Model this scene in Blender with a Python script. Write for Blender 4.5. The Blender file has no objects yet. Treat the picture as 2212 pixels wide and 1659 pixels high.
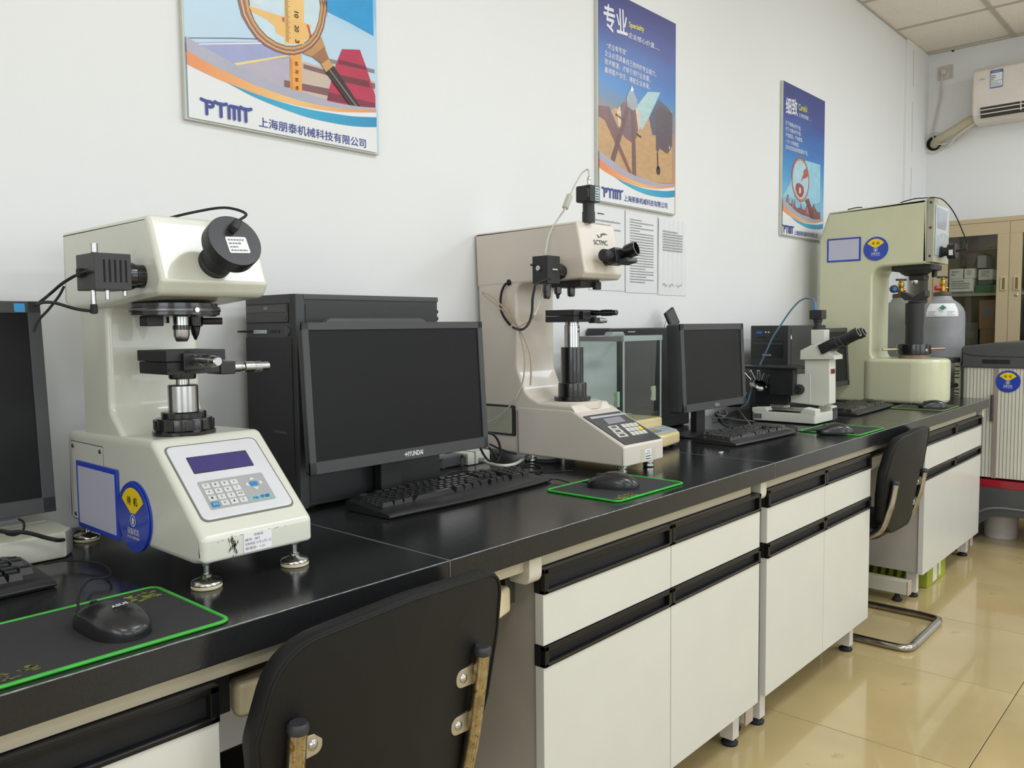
import bpy, bmesh, math, random
from math import sin, cos, pi, radians as RD, hypot, atan2, sqrt
from mathutils import Vector as V, Matrix
from mathutils.geometry import tessellate_polygon
random.seed(7)
scene=bpy.context.scene; COL=scene.collection

# ---------------- camera, world, lights, exposure ----------------
yaw,pitch,roll=.838318,.069393,-.0105508
fw=V((sin(yaw)*cos(pitch),cos(yaw)*cos(pitch),-sin(pitch)))
rt=V((cos(yaw),-sin(yaw),0)); up=rt.cross(fw)
r2=rt*cos(roll)+up*sin(roll); u2=up*cos(roll)-rt*sin(roll)
cam=bpy.data.objects.new('camera',bpy.data.cameras.new('camera')); COL.objects.link(cam)
M3=Matrix((r2,u2,-fw)).transposed().to_4x4(); M3.translation=V((0,0,1.183)); cam.matrix_world=M3
cam.data.sensor_fit='HORIZONTAL'; cam.data.sensor_width=36; cam.data.lens=1781.7566*36/2212
cam.data.clip_start=.02; cam.data.clip_end=60
scene.camera=cam
w=bpy.data.worlds.new('world'); scene.world=w; w.use_nodes=True
w.node_tree.nodes['Background'].inputs[0].default_value=(.86,.92,1,1)
w.node_tree.nodes['Background'].inputs[1].default_value=.5
scene.view_settings.view_transform='Standard'; scene.view_settings.look='None'
scene.view_settings.gamma=1; scene.view_settings.use_curve_mapping=False
scene.view_settings.exposure=-0.2
scene.cycles.use_denoising=True
scene.cycles.max_bounces=8; scene.cycles.diffuse_bounces=4; scene.cycles.glossy_bounces=4
scene.cycles.sample_clamp_indirect=6
def area(x,y,z,sx,sy,p,rot=(0,0,0),col=(.84,.92,1)):
    l=bpy.data.lights.new('lamp_or_fill','AREA'); l.shape='RECTANGLE'; l.size=sx; l.size_y=sy; l.energy=p; l.color=col
    o=bpy.data.objects.new('lamp_or_fill',l); COL.objects.link(o); o.location=(x,y,z); o.rotation_euler=rot
area(1.94,-.29,2.985,1.16,.56,34)
area(4.94,-.29,2.985,1.16,.56,40)
area(1.94,-2.09,2.985,1.16,.56,34)
area(4.94,-2.09,2.985,1.16,.56,36)
area(-.46,-.89,2.985,1.16,.56,26)
# added daylight fill: bare area lights by the left and front walls, outside the frame
area(-2.56,-.9,1.65,2.0,1.4,36,(RD(90),0,RD(-90)),(.86,.93,1))
area(-.6,-3.36,1.55,2.6,1.5,40,(RD(90),0,0),(.84,.92,1))
area(3.4,-3.36,1.55,2.6,1.5,36,(RD(90),0,0),(.84,.92,1))

# ---------------- materials ----------------
def lin(h):
    if isinstance(h,str): h=[int(h[i:i+2],16) for i in (0,2,4)]
    return [((c/255)/12.92 if c/255<=.04045 else ((c/255+.055)/1.055)**2.4) for c in h]+[1]
MC={}
def mat(h,rough=.5,metal=0,bump=0,bs=300,var=.06,vs=9,coat=0,spec=.5,em=0,stain=None,stretch=None):
    k=(h if isinstance(h,str) else tuple(h),rough,metal,bump,bs,var,vs,coat,spec,em,stain,stretch)
    if k in MC: return MC[k]
    m=bpy.data.materials.new('mat_'+str(len(MC))); m.use_nodes=True; nt=m.node_tree; N=nt.nodes; L=nt.links
    b=N['Principled BSDF']; c=lin(h)
    b.inputs['Roughness'].default_value=rough; b.inputs['Metallic'].default_value=metal
    b.inputs['Coat Weight'].default_value=coat; b.inputs['Specular IOR Level'].default_value=spec
    tc=N.new('ShaderNodeTexCoord'); src=tc.outputs['Object']
    if stretch:
        mp=N.new('ShaderNodeMapping'); mp.inputs['Scale'].default_value=stretch; L.new(src,mp.inputs[0]); src=mp.outputs[0]
    n=N.new('ShaderNodeTexNoise'); n.inputs['Scale'].default_value=vs; n.inputs['Detail'].default_value=3; L.new(src,n.inputs['Vector'])
    r=N.new('ShaderNodeValToRGB'); r.color_ramp.elements[0].position=.3; r.color_ramp.elements[1].position=.7
    r.color_ramp.elements[0].color=[x*(1-var) for x in c[:3]]+[1]; r.color_ramp.elements[1].color=[min(1,x*(1+var*.6)) for x in c[:3]]+[1]
    L.new(n.outputs['Fac'],r.inputs[0]); out=r.outputs[0]
    if stain:
        n2=N.new('ShaderNodeTexNoise'); n2.inputs['Scale'].default_value=stain[1]; n2.inputs['Detail'].default_value=6; n2.inputs['Roughness'].default_value=.7
        L.new(src,n2.inputs['Vector'])
        r2_=N.new('ShaderNodeValToRGB'); r2_.color_ramp.elements[0].position=stain[2]; r2_.color_ramp.elements[1].position=stain[2]+.06
        mx=N.new('ShaderNodeMix'); mx.data_type='RGBA'; L.new(n2.outputs['Fac'],r2_.inputs[0]); L.new(r2_.outputs[0],mx.inputs[0])
        L.new(out,mx.inputs[6]); mx.inputs[7].default_value=lin(stain[0]); out=mx.outputs[2]
    L.new(out,b.inputs['Base Color'])
    if em: L.new(out,b.inputs['Emission Color']); b.inputs['Emission Strength'].default_value=em
    if bump:
        n3=N.new('ShaderNodeTexNoise'); n3.inputs['Scale'].default_value=bs; n3.inputs['Detail'].default_value=2; L.new(src,n3.inputs['Vector'])
        bp=N.new('ShaderNodeBump'); bp.inputs['Strength'].default_value=bump; bp.inputs['Distance'].default_value=.001
        L.new(n3.outputs['Fac'],bp.inputs['Height']); L.new(bp.outputs[0],b.inputs['Normal'])
    MC[k]=m; return m
def grad(stops,z0,z1,rough=.35):
    m=bpy.data.materials.new('mat_print_gradient'); m.use_nodes=True; nt=m.node_tree; N=nt.nodes; L=nt.links
    g=N.new('ShaderNodeNewGeometry'); s=N.new('ShaderNodeSeparateXYZ'); L.new(g.outputs['Position'],s.inputs[0])
    mr=N.new('ShaderNodeMapRange'); mr.inputs[1].default_value=z0; mr.inputs[2].default_value=z1; L.new(s.outputs[2],mr.inputs[0])
    n=N.new('ShaderNodeTexNoise'); n.inputs['Scale'].default_value=5; n.inputs['Detail'].default_value=4
    mp=N.new('ShaderNodeMapping'); mp.inputs['Scale'].default_value=(1,1,3); L.new(g.outputs['Position'],mp.inputs[0]); L.new(mp.outputs[0],n.inputs['Vector'])
    ma=N.new('ShaderNodeMath'); ma.operation='MULTIPLY_ADD'; ma.inputs[1].default_value=.22; L.new(n.outputs['Fac'],ma.inputs[0])
    sb=N.new('ShaderNodeMath'); sb.operation='SUBTRACT'; sb.inputs[1].default_value=.11; L.new(mr.outputs[0],sb.inputs[0]); L.new(sb.outputs[0],ma.inputs[2])
    r=N.new('ShaderNodeValToRGB'); e=r.color_ramp.elements
    e[0].position=stops[0][0]; e[0].color=lin(stops[0][1]); e[1].position=stops[-1][0]; e[1].color=lin(stops[-1][1])
    for p,c in stops[1:-1]: x=e.new(p); x.color=lin(c)
    L.new(ma.outputs[0],r.inputs[0]); L.new(r.outputs[0],N['Principled BSDF'].inputs['Base Color'])
    N['Principled BSDF'].inputs['Roughness'].default_value=rough
    return m
def glassmat(h,alpha=.0,rough=.02,ior=1.45):
    m=bpy.data.materials.new('mat_glass'); m.use_nodes=True; nt=m.node_tree; N=nt.nodes; L=nt.links
    b=N['Principled BSDF']; N.remove(b); o=N['Material Output']
    t=N.new('ShaderNodeBsdfTransparent'); t.inputs[0].default_value=lin(h)
    g=N.new('ShaderNodeBsdfGlossy'); g.inputs['Roughness'].default_value=rough
    n=N.new('ShaderNodeTexNoise'); n.inputs['Scale'].default_value=4
    f=N.new('ShaderNodeFresnel'); f.inputs[0].default_value=ior
    ad=N.new('ShaderNodeMath'); ad.operation='MULTIPLY_ADD'; ad.inputs[1].default_value=.04; L.new(n.outputs['Fac'],ad.inputs[0]); L.new(f.outputs[0],ad.inputs[2])
    ge=N.new('ShaderNodeNewGeometry'); iv=N.new('ShaderNodeMath'); iv.operation='SUBTRACT'; iv.inputs[0].default_value=1; L.new(ge.outputs['Backfacing'],iv.inputs[1])
    mu=N.new('ShaderNodeMath'); mu.operation='MULTIPLY'; L.new(ad.outputs[0],mu.inputs[0]); L.new(iv.outputs[0],mu.inputs[1]); ad=mu
    mx=N.new('ShaderNodeMixShader'); L.new(ad.outputs[0],mx.inputs[0]); L.new(t.outputs[0],mx.inputs[1]); L.new(g.outputs[0],mx.inputs[2])
    L.new(mx.outputs[0],o.inputs['Surface']); return m
CREAM=mat('d4d4c6',.3,bump=.2,bs=110,var=.02,coat=.45)
CREAM2=mat('d2c8bb',.32,bump=.05,bs=160,var=.02,coat=.2)
CREAM3=mat('cbcaa9',.28,var=.03,coat=.3)
BLK=mat('1a1a1b',.42,bump=.05,bs=900)
BLKG=mat('161617',.22,coat=.3)
BLKM=mat('232324',.55,bump=.1,bs=700)
GRY=mat('47484a',.5)
DGREY=mat('303133',.45)
SCR=mat('161617',.4,spec=.2)
CHROME=mat('c9c7c2',.16,1)
STEEL=mat('b9b9b8',.25,1,var=.1,vs=20)
DSTEEL=mat('6b6b6c',.3,1)
WHT=mat('dcdcdc',.5)
PAPER=mat('e4e4e4',.6)
BLUE=mat('2440b4',.35)
NAVYT=mat('2f3d86',.5)
YEL=mat('f2cf10',.4)
RUB=mat('141415',.7)
BRASS=mat('b08d3c',.3,1)

# ---------------- mesh helpers ----------------
def finish(bm,name,m,parent,smooth=40):
    if parent is not None and parent.get('_o') is not None:
        bmesh.ops.translate(bm,verts=bm.verts,vec=-V(parent['_o']))
    bmesh.ops.recalc_face_normals(bm,faces=bm.faces)
    me=bpy.data.meshes.new(name); bm.to_mesh(me); bm.free()
    for p in me.polygons: p.use_smooth=True
    me.set_sharp_from_angle(angle=RD(smooth))
    me.materials.append(m)
    o=bpy.data.objects.new(name,me); COL.objects.link(o)
    md=o.modifiers.new('normals','WEIGHTED_NORMAL'); md.keep_sharp=True; md.weight=90
    if parent is not None:
        o.parent=parent; o['_o']=parent['_o']
    return o
def thing(name,label,cat,loc=(0,0,0),group=None):
    o=bpy.data.objects.new(name,None); COL.objects.link(o); o.location=loc; o.empty_display_size=.05
    o['label']=label; o['category']=cat; o['_o']=tuple(loc)
    if group: o['group']=group
    return o
def struct(o): o['kind']='structure'; return o
def tag(o,label,cat,group=None):
    o['label']=label; o['category']=cat
    if group: o['group']=group
    return o
def solo(bm,name,m,label,cat,loc,group=None,smooth=40):   # thing made of one mesh, origin at loc
    bmesh.ops.translate(bm,verts=bm.verts,vec=-V(loc))
    o=finish(bm,name,m,None,smooth); o.location=loc; o['_o']=tuple(loc); return tag(o,label,cat,group)
def nb(): return bmesh.new()
def fillet(poly,n=5):
    out=[]; N=len(poly)
    for i,p in enumerate(poly):
        if len(p)<3 or p[2]<=0: out.append((p[0],p[1])); continue
        a=V(poly[i-1][:2]); b=V(p[:2]); c=V(poly[(i+1)%N][:2]); r=p[2]
        d1=(a-b).normalized(); d2=(c-b).normalized(); ang=d1.angle(d2)
        if ang>pi-.02: out.append(tuple(b)); continue
        t=min(r/math.tan(ang/2),(a-b).length*.49,(c-b).length*.49)
        p1=b+d1*t; p2=b+d2*t
        for k in range(n+1):
            s=k/n; q=p1*(1-s)**2+b*2*s*(1-s)*.9+p2*s**2+b*0; w_=(1-s)**2+2*s*(1-s)*.9+s**2
            out.append(tuple(q/w_))
    return out
def offset(poly,d):
    if d==0: return poly
    A=sum(poly[i-1][0]*poly[i][1]-poly[i][0]*poly[i-1][1] for i in range(len(poly)))
    s=1 if A>0 else -1; out=[]; N=len(poly)
    for i in range(N):
        p=V(poly[i]); a=p-V(poly[i-1]); b=V(poly[(i+1)%N])-p
        if a.length<1e-7 or b.length<1e-7: out.append(tuple(p)); continue
        na=V((-a.y,a.x)).normalized()*s; n_=V((-b.y,b.x)).normalized()*s
        m=(na+n_); k=max(.35,m.length_squared/2); out.append(tuple(p+m*d/k))
    return out
AX={'x':Matrix(((0,0,1,0),(1,0,0,0),(0,1,0,0),(0,0,0,1))),   # (u,v,w)->(w,u,v)
    'y':Matrix(((1,0,0,0),(0,0,1,0),(0,1,0,0),(0,0,0,1))),   # (u,v,w)->(u,w,v)
    'z':Matrix.Identity(4)}
def cap(bm,ring):
    n=len(ring)
    if n<=4: bm.faces.new(ring); return
    try:
        for t in tessellate_polygon([[v.co for v in ring]]): bm.faces.new([ring[i] for i in t])
    except ValueError: pass
def prism(bm,poly,ax,a0,a1,bev=0,seg=2,fn=5):
    P=fillet(poly,fn); M=AX[ax] if isinstance(ax,str) else ax
    lv=[]
    if bev>0:
        for k in range(seg+1):
            t=k/seg*pi/2; lv.append((a0+bev*(1-sin(t)),bev*(1-cos(t)) if False else bev*(1-sin(t))*0+bev*(1-cos(pi/2-t)) ))
        lv=[(a0+bev*(1-cos(k/seg*pi/2)),bev*(1-sin(k/seg*pi/2))) for k in range(seg+1)]
        lv+=[(a1-bev*(1-cos(k/seg*pi/2)),bev*(1-sin(k/seg*pi/2))) for k in range(seg,-1,-1)]
    else: lv=[(a0,0),(a1,0)]
    rings=[]
    for a,d in lv:
        Q=offset(P,d); rings.append([bm.verts.new(M@V((q[0],q[1],a))) for q in Q])
    n=len(P)
    for r,s in zip(rings,rings[1:]):
        for i in range(n): bm.faces.new((r[i-1],r[i],s[i],s[i-1]))
    cap(bm,rings[0][::-1]); cap(bm,rings[-1])
    return bm
def box(bm,x0,x1,y0,y1,z0,z1,bev=0,seg=2,M=None):
    x0,x1=min(x0,x1),max(x0,x1); y0,y1=min(y0,y1),max(y0,y1); z0,z1=min(z0,z1),max(z0,z1)
    r=bmesh.ops.create_cube(bm,size=1,matrix=Matrix.Translation(((x0+x1)/2,(y0+y1)/2,(z0+z1)/2))@Matrix.Diagonal((x1-x0,y1-y0,z1-z0,1)))
    if bev>0:
        es=list({e for v in r['verts'] for e in v.link_edges})
        rr=bmesh.ops.bevel(bm,geom=es,offset=min(bev,.49*min(x1-x0,y1-y0,z1-z0)),segments=seg,profile=.5,affect='EDGES')
        vs=set(r['verts'])|set(rr['verts']); vs={v for v in vs if v.is_valid}
        if M is not None:
            seen=set(); st=list(vs)
            while st:
                v=st.pop()
                if v in seen: continue
                seen.add(v)
                for e in v.link_edges: st.append(e.other_vert(v))
            bmesh.ops.transform(bm,matrix=M,verts=list(seen))
    elif M is not None: bmesh.ops.transform(bm,matrix=M,verts=r['verts'])
    return bm
def frame(p0,p1):
    p0=V(p0);p1=V(p1); z=(p1-p0).normalized(); a=V((0,0,1)) if abs(z.z)<.9 else V((1,0,0))
    x=a.cross(z).normalized(); y=z.cross(x); M=Matrix((x,y,z)).transposed().to_4x4(); M.translation=p0; return M
def lathe(bm,prof,p0,p1,n=32,cap=True):
    """prof: list of (radius, t) with t in metres along p0->p1 (t None = end)"""
    M=frame(p0,p1); rings=[]
    for r,t in prof:
        rings.append([bm.verts.new(M@V((max(r,1e-5)*cos(2*pi*i/n),max(r,1e-5)*sin(2*pi*i/n),t))) for i in range(n)])
    for a,b in zip(rings,rings[1:]):
        for i in range(n): bm.faces.new((a[i-1],a[i],b[i],b[i-1]))
    if cap: bm.faces.new(rings[0][::-1]); bm.faces.new(rings[-1])
    return bm
def cyl(bm,p0,p1,r,n=28,bev=0,r1=None):
    L=(V(p1)-V(p0)).length; r1=r if r1 is None else r1
    if bev: pr=[(r-bev,0),(r-bev*.3,bev*.3),(r,bev),(r1,L-bev),(r1-bev*.3,L-bev*.3),(r1-bev,L)]
    else: pr=[(r,0),(r1,L)]
    return lathe(bm,pr,p0,p1,n)
def spl(pts,k=8):
    P=[V(p) for p in pts]; P=[P[0]*2-P[1]]+P+[P[-1]*2-P[-2]]; out=[]
    for i in range(1,len(P)-2):
        a,b,c,d=P[i-1:i+3]
        for j in range(k):
            t=j/k; out.append(.5*((2*b)+(c-a)*t+(2*a-5*b+4*c-d)*t*t+(3*b-a-3*c+d)*t**3))
    out.append(P[-2]); return out
def tube(bm,pts,r,n=8,k=8,smooth=True):
    P=spl(pts,k) if smooth else [V(p) for p in pts]
    t=(P[1]-P[0]).normalized(); a=V((0,0,1)) if abs(t.z)<.9 else V((1,0,0)); x=a.cross(t).normalized(); rings=[]
    for i,p in enumerate(P):
        t=(P[min(i+1,len(P)-1)]-P[max(i-1,0)])
        if t.length<1e-9: continue
        t.normalize(); x=(x-t*x.dot(t)).normalized(); y=t.cross(x)
        rings.append([bm.verts.new(p+(x*cos(2*pi*j/n)+y*sin(2*pi*j/n))*r) for j in range(n)])
    for a_,b_ in zip(rings,rings[1:]):
        for j in range(n): bm.faces.new((a_[j-1],a_[j],b_[j],b_[j-1]))
    bm.faces.new(rings[0][::-1]); bm.faces.new(rings[-1]); return bm
def cable(name,pts,r,m,label=None,cat='cable',parent=None,group=None,n=8,k=8):
    bm=tube(nb(),pts,r,n,k)
    if parent is not None: return finish(bm,name,m,parent)
    return solo(bm,name,m,label,cat,tuple(pts[0]),group)
def plate(bm,pts,nrm,th):
    """flat polygon through 3D points, thickened along nrm"""
    nrm=V(nrm).normalized(); a=[bm.verts.new(V(p)) for p in pts]; b=[bm.verts.new(V(p)+nrm*th) for p in pts]
    bm.faces.new(a[::-1]); bm.faces.new(b); n=len(pts)
    for i in range(n): bm.faces.new((a[i-1],a[i],b[i],b[i-1]))
    return bm
def textbm(bm,s,p0,p1,h,upv,bold=0,lift=.0003,shear=0):
    cu=bpy.data.curves.new('t','FONT'); cu.body=s; cu.resolution_u=3; cu.shear=shear
    o=bpy.data.objects.new('t',cu); COL.objects.link(o); me=bpy.data.meshes.new_from_object(o)
    bpy.data.objects.remove(o); bpy.data.curves.remove(cu)
    xs=[v.co.x for v in me.vertices]; ys=[v.co.y for v in me.vertices]
    if not xs: return bm
    x0,x1,y0,y1=min(xs),max(xs),min(ys),max(ys); p0=V(p0);p1=V(p1); d=p1-p0; u=V(upv).normalized()
    u=(u-d.normalized()*u.dot(d.normalized())).normalized() if shear==0 else u
    n=d.cross(u).normalized()
    cps=((0,0),) if bold<=0 else ((0,0),(bold,0),(-bold,0),(0,bold),(0,-bold))
    for kk,(ox,oy) in enumerate(cps):
        vs=[bm.verts.new(p0+d*((v.co.x+ox-x0)/(x1-x0))+u*h*((v.co.y+oy-y0)/max(1e-6,y1-y0))+n*(lift+kk*1.5e-5)) for v in me.vertices]
        for p in me.polygons:
            try: bm.faces.new([vs[i] for i in p.vertices])
            except ValueError: pass
    bpy.data.meshes.remove(me); return bm
def text(s,p0,p1,h,m,parent,upv=(0,0,1),bold=0,name='lettering',lift=.0004,shear=0):
    bm=textbm(nb(),s,p0,p1,h,upv,bold,lift,shear)
    if parent is not None and parent.get('_o') is not None: bmesh.ops.translate(bm,verts=bm.verts,vec=-V(parent['_o']))
    me=bpy.data.meshes.new(name); bm.to_mesh(me); bm.free(); me.materials.append(m)
    o=bpy.data.objects.new(name,me); COL.objects.link(o); o.parent=parent; o['_o']=parent['_o']; return o
def arc(cx,cy,r,a0,a1,n=24,ry=None):
    ry=r if ry is None else ry
    return [(cx+r*cos(RD(a0+(a1-a0)*i/n)),cy+ry*sin(RD(a0+(a1-a0)*i/n))) for i in range(n+1)]
def rrect(x0,x1,y0,y1,r): return [(x0,y0,r),(x1,y0,r),(x1,y1,r),(x0,y1,r)]
def copy_tree(o,parent=None):
    c=o.copy(); COL.objects.link(c); c.parent=parent
    for ch in list(o.children): copy_tree(ch,c)
    return c

# ================= ROOM =================
WY=1.74; RX=6.2; HZ=3.0; LX=-2.6; FY=-3.4
WALL=mat('e2e2e1',.6,bump=.25,bs=60,var=.025,vs=1.3)
wall_back=struct(finish(box(nb(),LX,RX+.1,WY,WY+.1,0,HZ+.05),'wall_back',WALL,None))
wall_right=struct(finish(box(nb(),RX,RX+.1,FY,WY,0,HZ+.05),'wall_right',WALL,None))
wall_left=struct(finish(box(nb(),LX-.1,LX,FY,WY,0,HZ+.05),'wall_left',WALL,None))
wall_front=struct(finish(box(nb(),LX-.1,RX+.1,FY-.1,FY,0,HZ+.05),'wall_front',WALL,None))
for o in (wall_back,wall_right,wall_left,wall_front): o['_o']=(0,0,0)
finish(cyl(nb(),(RX-.004,1.675,2.40),(RX+.002,1.675,2.40),.048),'pipe_hole',mat('15150f',.9),wall_right)
finish(lathe(nb(),[(.05,0),(.075,0),(.072,.004),(.05,.006)],(RX-.0005,1.675,2.40),(RX-.01,1.675,2.40),cap=False),'plaster_ring',mat('d2d0c8',.8,bump=.6,bs=50),wall_right)
struct(finish(box(nb(),5.752,RX,1.722,WY+.001,0,HZ,.003),'trim_1',WALL,None))
crack=nb()
for a,b in (((5.86,1.7212,2.95),(5.865,1.7212,2.72)),((5.86,1.7212,2.62),(5.868,1.7212,2.30)),((5.868,1.7212,2.2),(5.862,1.7212,1.9))): tube(crack,[a,((a[0]+b[0])/2+.003,a[1],(a[2]+b[2])/2),b],.0009,5,3)
struct(finish(crack,'trim_2',mat('9b9b95',.8),None))
# floor
TILE=mat('bba676',.13,var=.13,vs=2.6,bump=.015,bs=40,stain=('97825a',5,.63),coat=.4)
GROUT=mat('5c4c33',.8)
floor=struct(finish(box(nb(),LX,RX,FY,WY,-.06,-.004),'floor',GROUT,None)); floor['_o']=(0,0,0)
def edges(lo,hi,off,p):
    k=math.floor((lo-off)/p); out=[lo]
    while off+(k+1)*p<hi-1e-6:
        k+=1
        if off+k*p>lo+1e-6: out.append(off+k*p)
    return out+[hi]
xs=edges(LX,RX,.557,.6); ys=edges(FY,WY,-.08,.6)
tm={}
def panel_mesh(key,sx,sy,z0,z1,m,bev):
    k=(key,round(sx,3),round(sy,3))
    if k not in tm:
        bm=box(nb(),0,sx,0,sy,z0,z1,bev,1); me=bpy.data.meshes.new(key); bm.to_mesh(me); bm.free(); me.materials.append(m); tm[k]=me
    return tm[k]
for i in range(len(xs)-1):
    for j in range(len(ys)-1):
        g=.0014; o=bpy.data.objects.new('tile',panel_mesh('tile',xs[i+1]-xs[i]-2*g,ys[j+1]-ys[j]-2*g,-.012,0,TILE,.0008))
        COL.objects.link(o); o.parent=floor; o.location=(xs[i]+g,ys[j]+g,random.uniform(-.0003,0)*0)
# ceiling
CT=mat('eee6da',.8,var=.02,stain=('8f867a',95,.60),bump=.3,bs=90)
BAR=mat('b9b1a4',.45)
ceil=struct(finish(box(nb(),LX,RX,FY,WY,HZ+.012,HZ+.08),'ceiling',CT,None)); ceil['_o']=(0,0,0)
xs=edges(LX,RX,5.54,.6); ys=edges(FY,WY,1.21,.6)
for i in range(len(xs)-1):
    for j in range(len(ys)-1):
        o=bpy.data.objects.new('ceiling_tile',panel_mesh('ceiling_tile',xs[i+1]-xs[i]-.02,ys[j+1]-ys[j]-.02,.0,.012,CT,.002))
        COL.objects.link(o); o.parent=ceil; o.location=(xs[i]+.01,ys[j]+.01,HZ+.002)
for x in xs: finish(box(nb(),max(LX,x-.013),min(RX,x+.013),FY,WY,HZ-.003,HZ+.006),'grid_bar',BAR,ceil)
for y in ys: finish(box(nb(),LX,RX,max(FY,y-.013),min(WY,y+.013),HZ-.0035,HZ+.006),'grid_bar',BAR,ceil)
gap=nb(); plate(gap,[(6.198,1.678,3.0034),(6.198,1.6353,3.0102),(6.198,1.5958,3.0133),(6.198,1.5537,3.0086),(6.198,1.5645,2.993),(6.198,1.5755,2.9847),(6.198,1.5831,2.9984),(6.198,1.6352,3.0053)],(-1,0,0),.002)
finish(gap,'plaster_gap',mat('20241c',.9),wall_right)

# ================= WORKTOPS =================
TOP=mat('222223',.13,var=.14,vs=260,bump=.14,bs=520,spec=.36)
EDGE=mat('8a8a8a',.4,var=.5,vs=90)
xj=[-.32,.9405,2.2065,3.4525,4.73]; lab=['black worktop section at the left, under the nearest hardness tester and mouse pad',
 'black worktop section holding the wide monitor and the slanted beige tester','black worktop section carrying the glass balance and the square monitor','black worktop section at the far end, under the tallest tester']
for i in range(4):
    a,b=xj[i]+.0008,xj[i+1]-.0008
    t=thing('worktop',lab[i],'worktop',((a+b)/2,1.36,.745))
    finish(box(nb(),a,b,.99,1.733,.746,.793,.0035,2),'slab',TOP,t)
    # worn arris along the front edge, bevel highlight painted in as a light strip
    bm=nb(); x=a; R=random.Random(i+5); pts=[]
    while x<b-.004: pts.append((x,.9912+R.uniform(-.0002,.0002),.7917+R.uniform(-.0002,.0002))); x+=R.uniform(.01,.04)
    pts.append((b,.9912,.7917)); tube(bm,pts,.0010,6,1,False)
    finish(bm,'worn_edge_highlight',EDGE,t)
    if i<3: finish(box(nb(),b-.0002,b+.0018,.9895,1.732,.7462,.7933),'joint_seal',mat('6c6c6c',.5),t)
# ================= BENCH FRAME =================
BEI=mat('bcb198',.4,var=.02); BEI2=mat('c6c0ae',.4)
for k,(a,b,n) in enumerate(((-.3,1.196,'left end, above the near chair'),(1.2,2.115,'second cabinet'),(2.2,3.62,'third cabinet and far chair'),(3.68,4.60,'far end cabinet'))):
    t=thing('bench_apron','beige steel apron rail under the black worktop edge, '+n,'rail',((a+b)/2,1.03,.72))
    finish(box(nb(),a,b,1.018,1.045,.7155,.7455,.002),'rail',BEI,t)
    finish(box(nb(),a,b,1.040,1.046,.716,.745,.0005),'rail_web',BEI,t)
for x,n in ((-.33,'beyond the left picture edge'),(1.1795,'left of the second cabinet'),(2.1665,'between the two middle cabinets'),(3.655,'beside the far chair, foot rail showing'),(4.68,'at the far end of the bench')):
    t=thing('bench_trestle','beige steel bench leg frame '+n,'frame',(x,1.36,0)); w_=.0195
    finish(prism(nb(),[(1.004,.7455),(1.70,.7455),(1.70,.690),(1.004,.690,.02)],'x',x-w_,x+w_,.004),'arm',BEI2,t)
    finish(box(nb(),x-w_,x+w_,1.61,1.66,.05,.70,.004),'post',BEI2,t)
    finish(box(nb(),x-w_-.003,x+w_+.003,1.045,1.68,.035,.095,.006),'floor_rail',BEI2,t)
    finish(box(nb(),x-w_-.004,x+w_+.004,1.04,1.046,.033,.097,.004),'end_cap',mat('b3a294',.5),t)
    for y in (1.09,1.62): finish(lathe(nb(),[(.019,0),(.021,.008),(.012,.016),(.008,.036)],(x,y,0),(x,y,1)),'foot',RUB,t)
# ================= CABINETS =================
PAN=mat('cfcdc4',.32,var=.02,coat=.15); PANE=mat('b9b3a8',.4); CAR=mat('aaa398',.45)
HB=mat('0f0f10',.3,bump=.05,bs=300,spec=.3); HB2=mat('050506',.6)
def handle(parent,x0,x1,z0,z1):
    h=.020; yf=1.000
    o=finish(box(nb(),x0,x1,yf+.013,yf+.028,z0,z1,.001),'handle',HB2,parent)
    bm=nb(); c=.013
    for a_,b_,c0,c1 in ((x0,x1,z1-.010,z1),(x0,x1,z0,z0+.008),(x0,x0+c,z0,z1),(x1-c,x1,z0,z1)): box(bm,a_,b_,yf,yf+.0135,c0,c1,.0016)
    finish(bm,'grip_frame',HB,o)
    finish(box(nb(),x0+c*.5,x1-c*.5,yf-.0012,yf+.004,z0+.0055,z0+.0085,.001),'grip_lip',mat('1c1c1d',.25,coat=.3),o)
def cabinet(x0,xm,x1,label,skip=False):
    t=thing('base_cabinet',label,'cabinet',((x0+x1)/2,1.3,0))
    finish(box(nb(),x0+.008,x1-.008,1.026,1.56,.117,.70,.002),'body',CAR,t)
    for a,b in ((x0,xm-.0012),(xm+.0012,x1)):
        d=finish(box(nb(),a,b,1.004,1.0255,.562,.664,.0015),'drawer',PAN,t); handle(d,a,b,.6645,.7145)
        d=finish(box(nb(),a,b,1.004,1.0255,.1155,.518,.0015),'door',PAN,t); handle(d,a,b,.5185,.5605)
    for x in (x0+.06,x1-.06):
        for y in (1.06,1.5):
            l=finish(prism(nb(),[(x-.02,y-.02),(x+.02,y-.02,.006),(x+.02,y+.02),(x-.02,y+.02)],'z',.022,.117),'leg',mat('cfcac0',.5),t)
            finish(lathe(nb(),[(.022,0),(.024,.007),(.014,.014),(.009,.024)],(x,y,0),(x,y,1)),'foot',RUB,l)
    return t
cabinet(-.30,.11,.527,'white base cabinet at the lower left corner, only its top drawer showing')
cabinet(1.20,1.672,2.143,'white two-door base cabinet right of the near black chair')
cabinet(2.19,2.612,3.035,'white two-door base cabinet between the near cabinet and the far chair')
cabinet(3.70,4.165,4.645,'white two-door base cabinet at the far end, behind the far chair')
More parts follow.
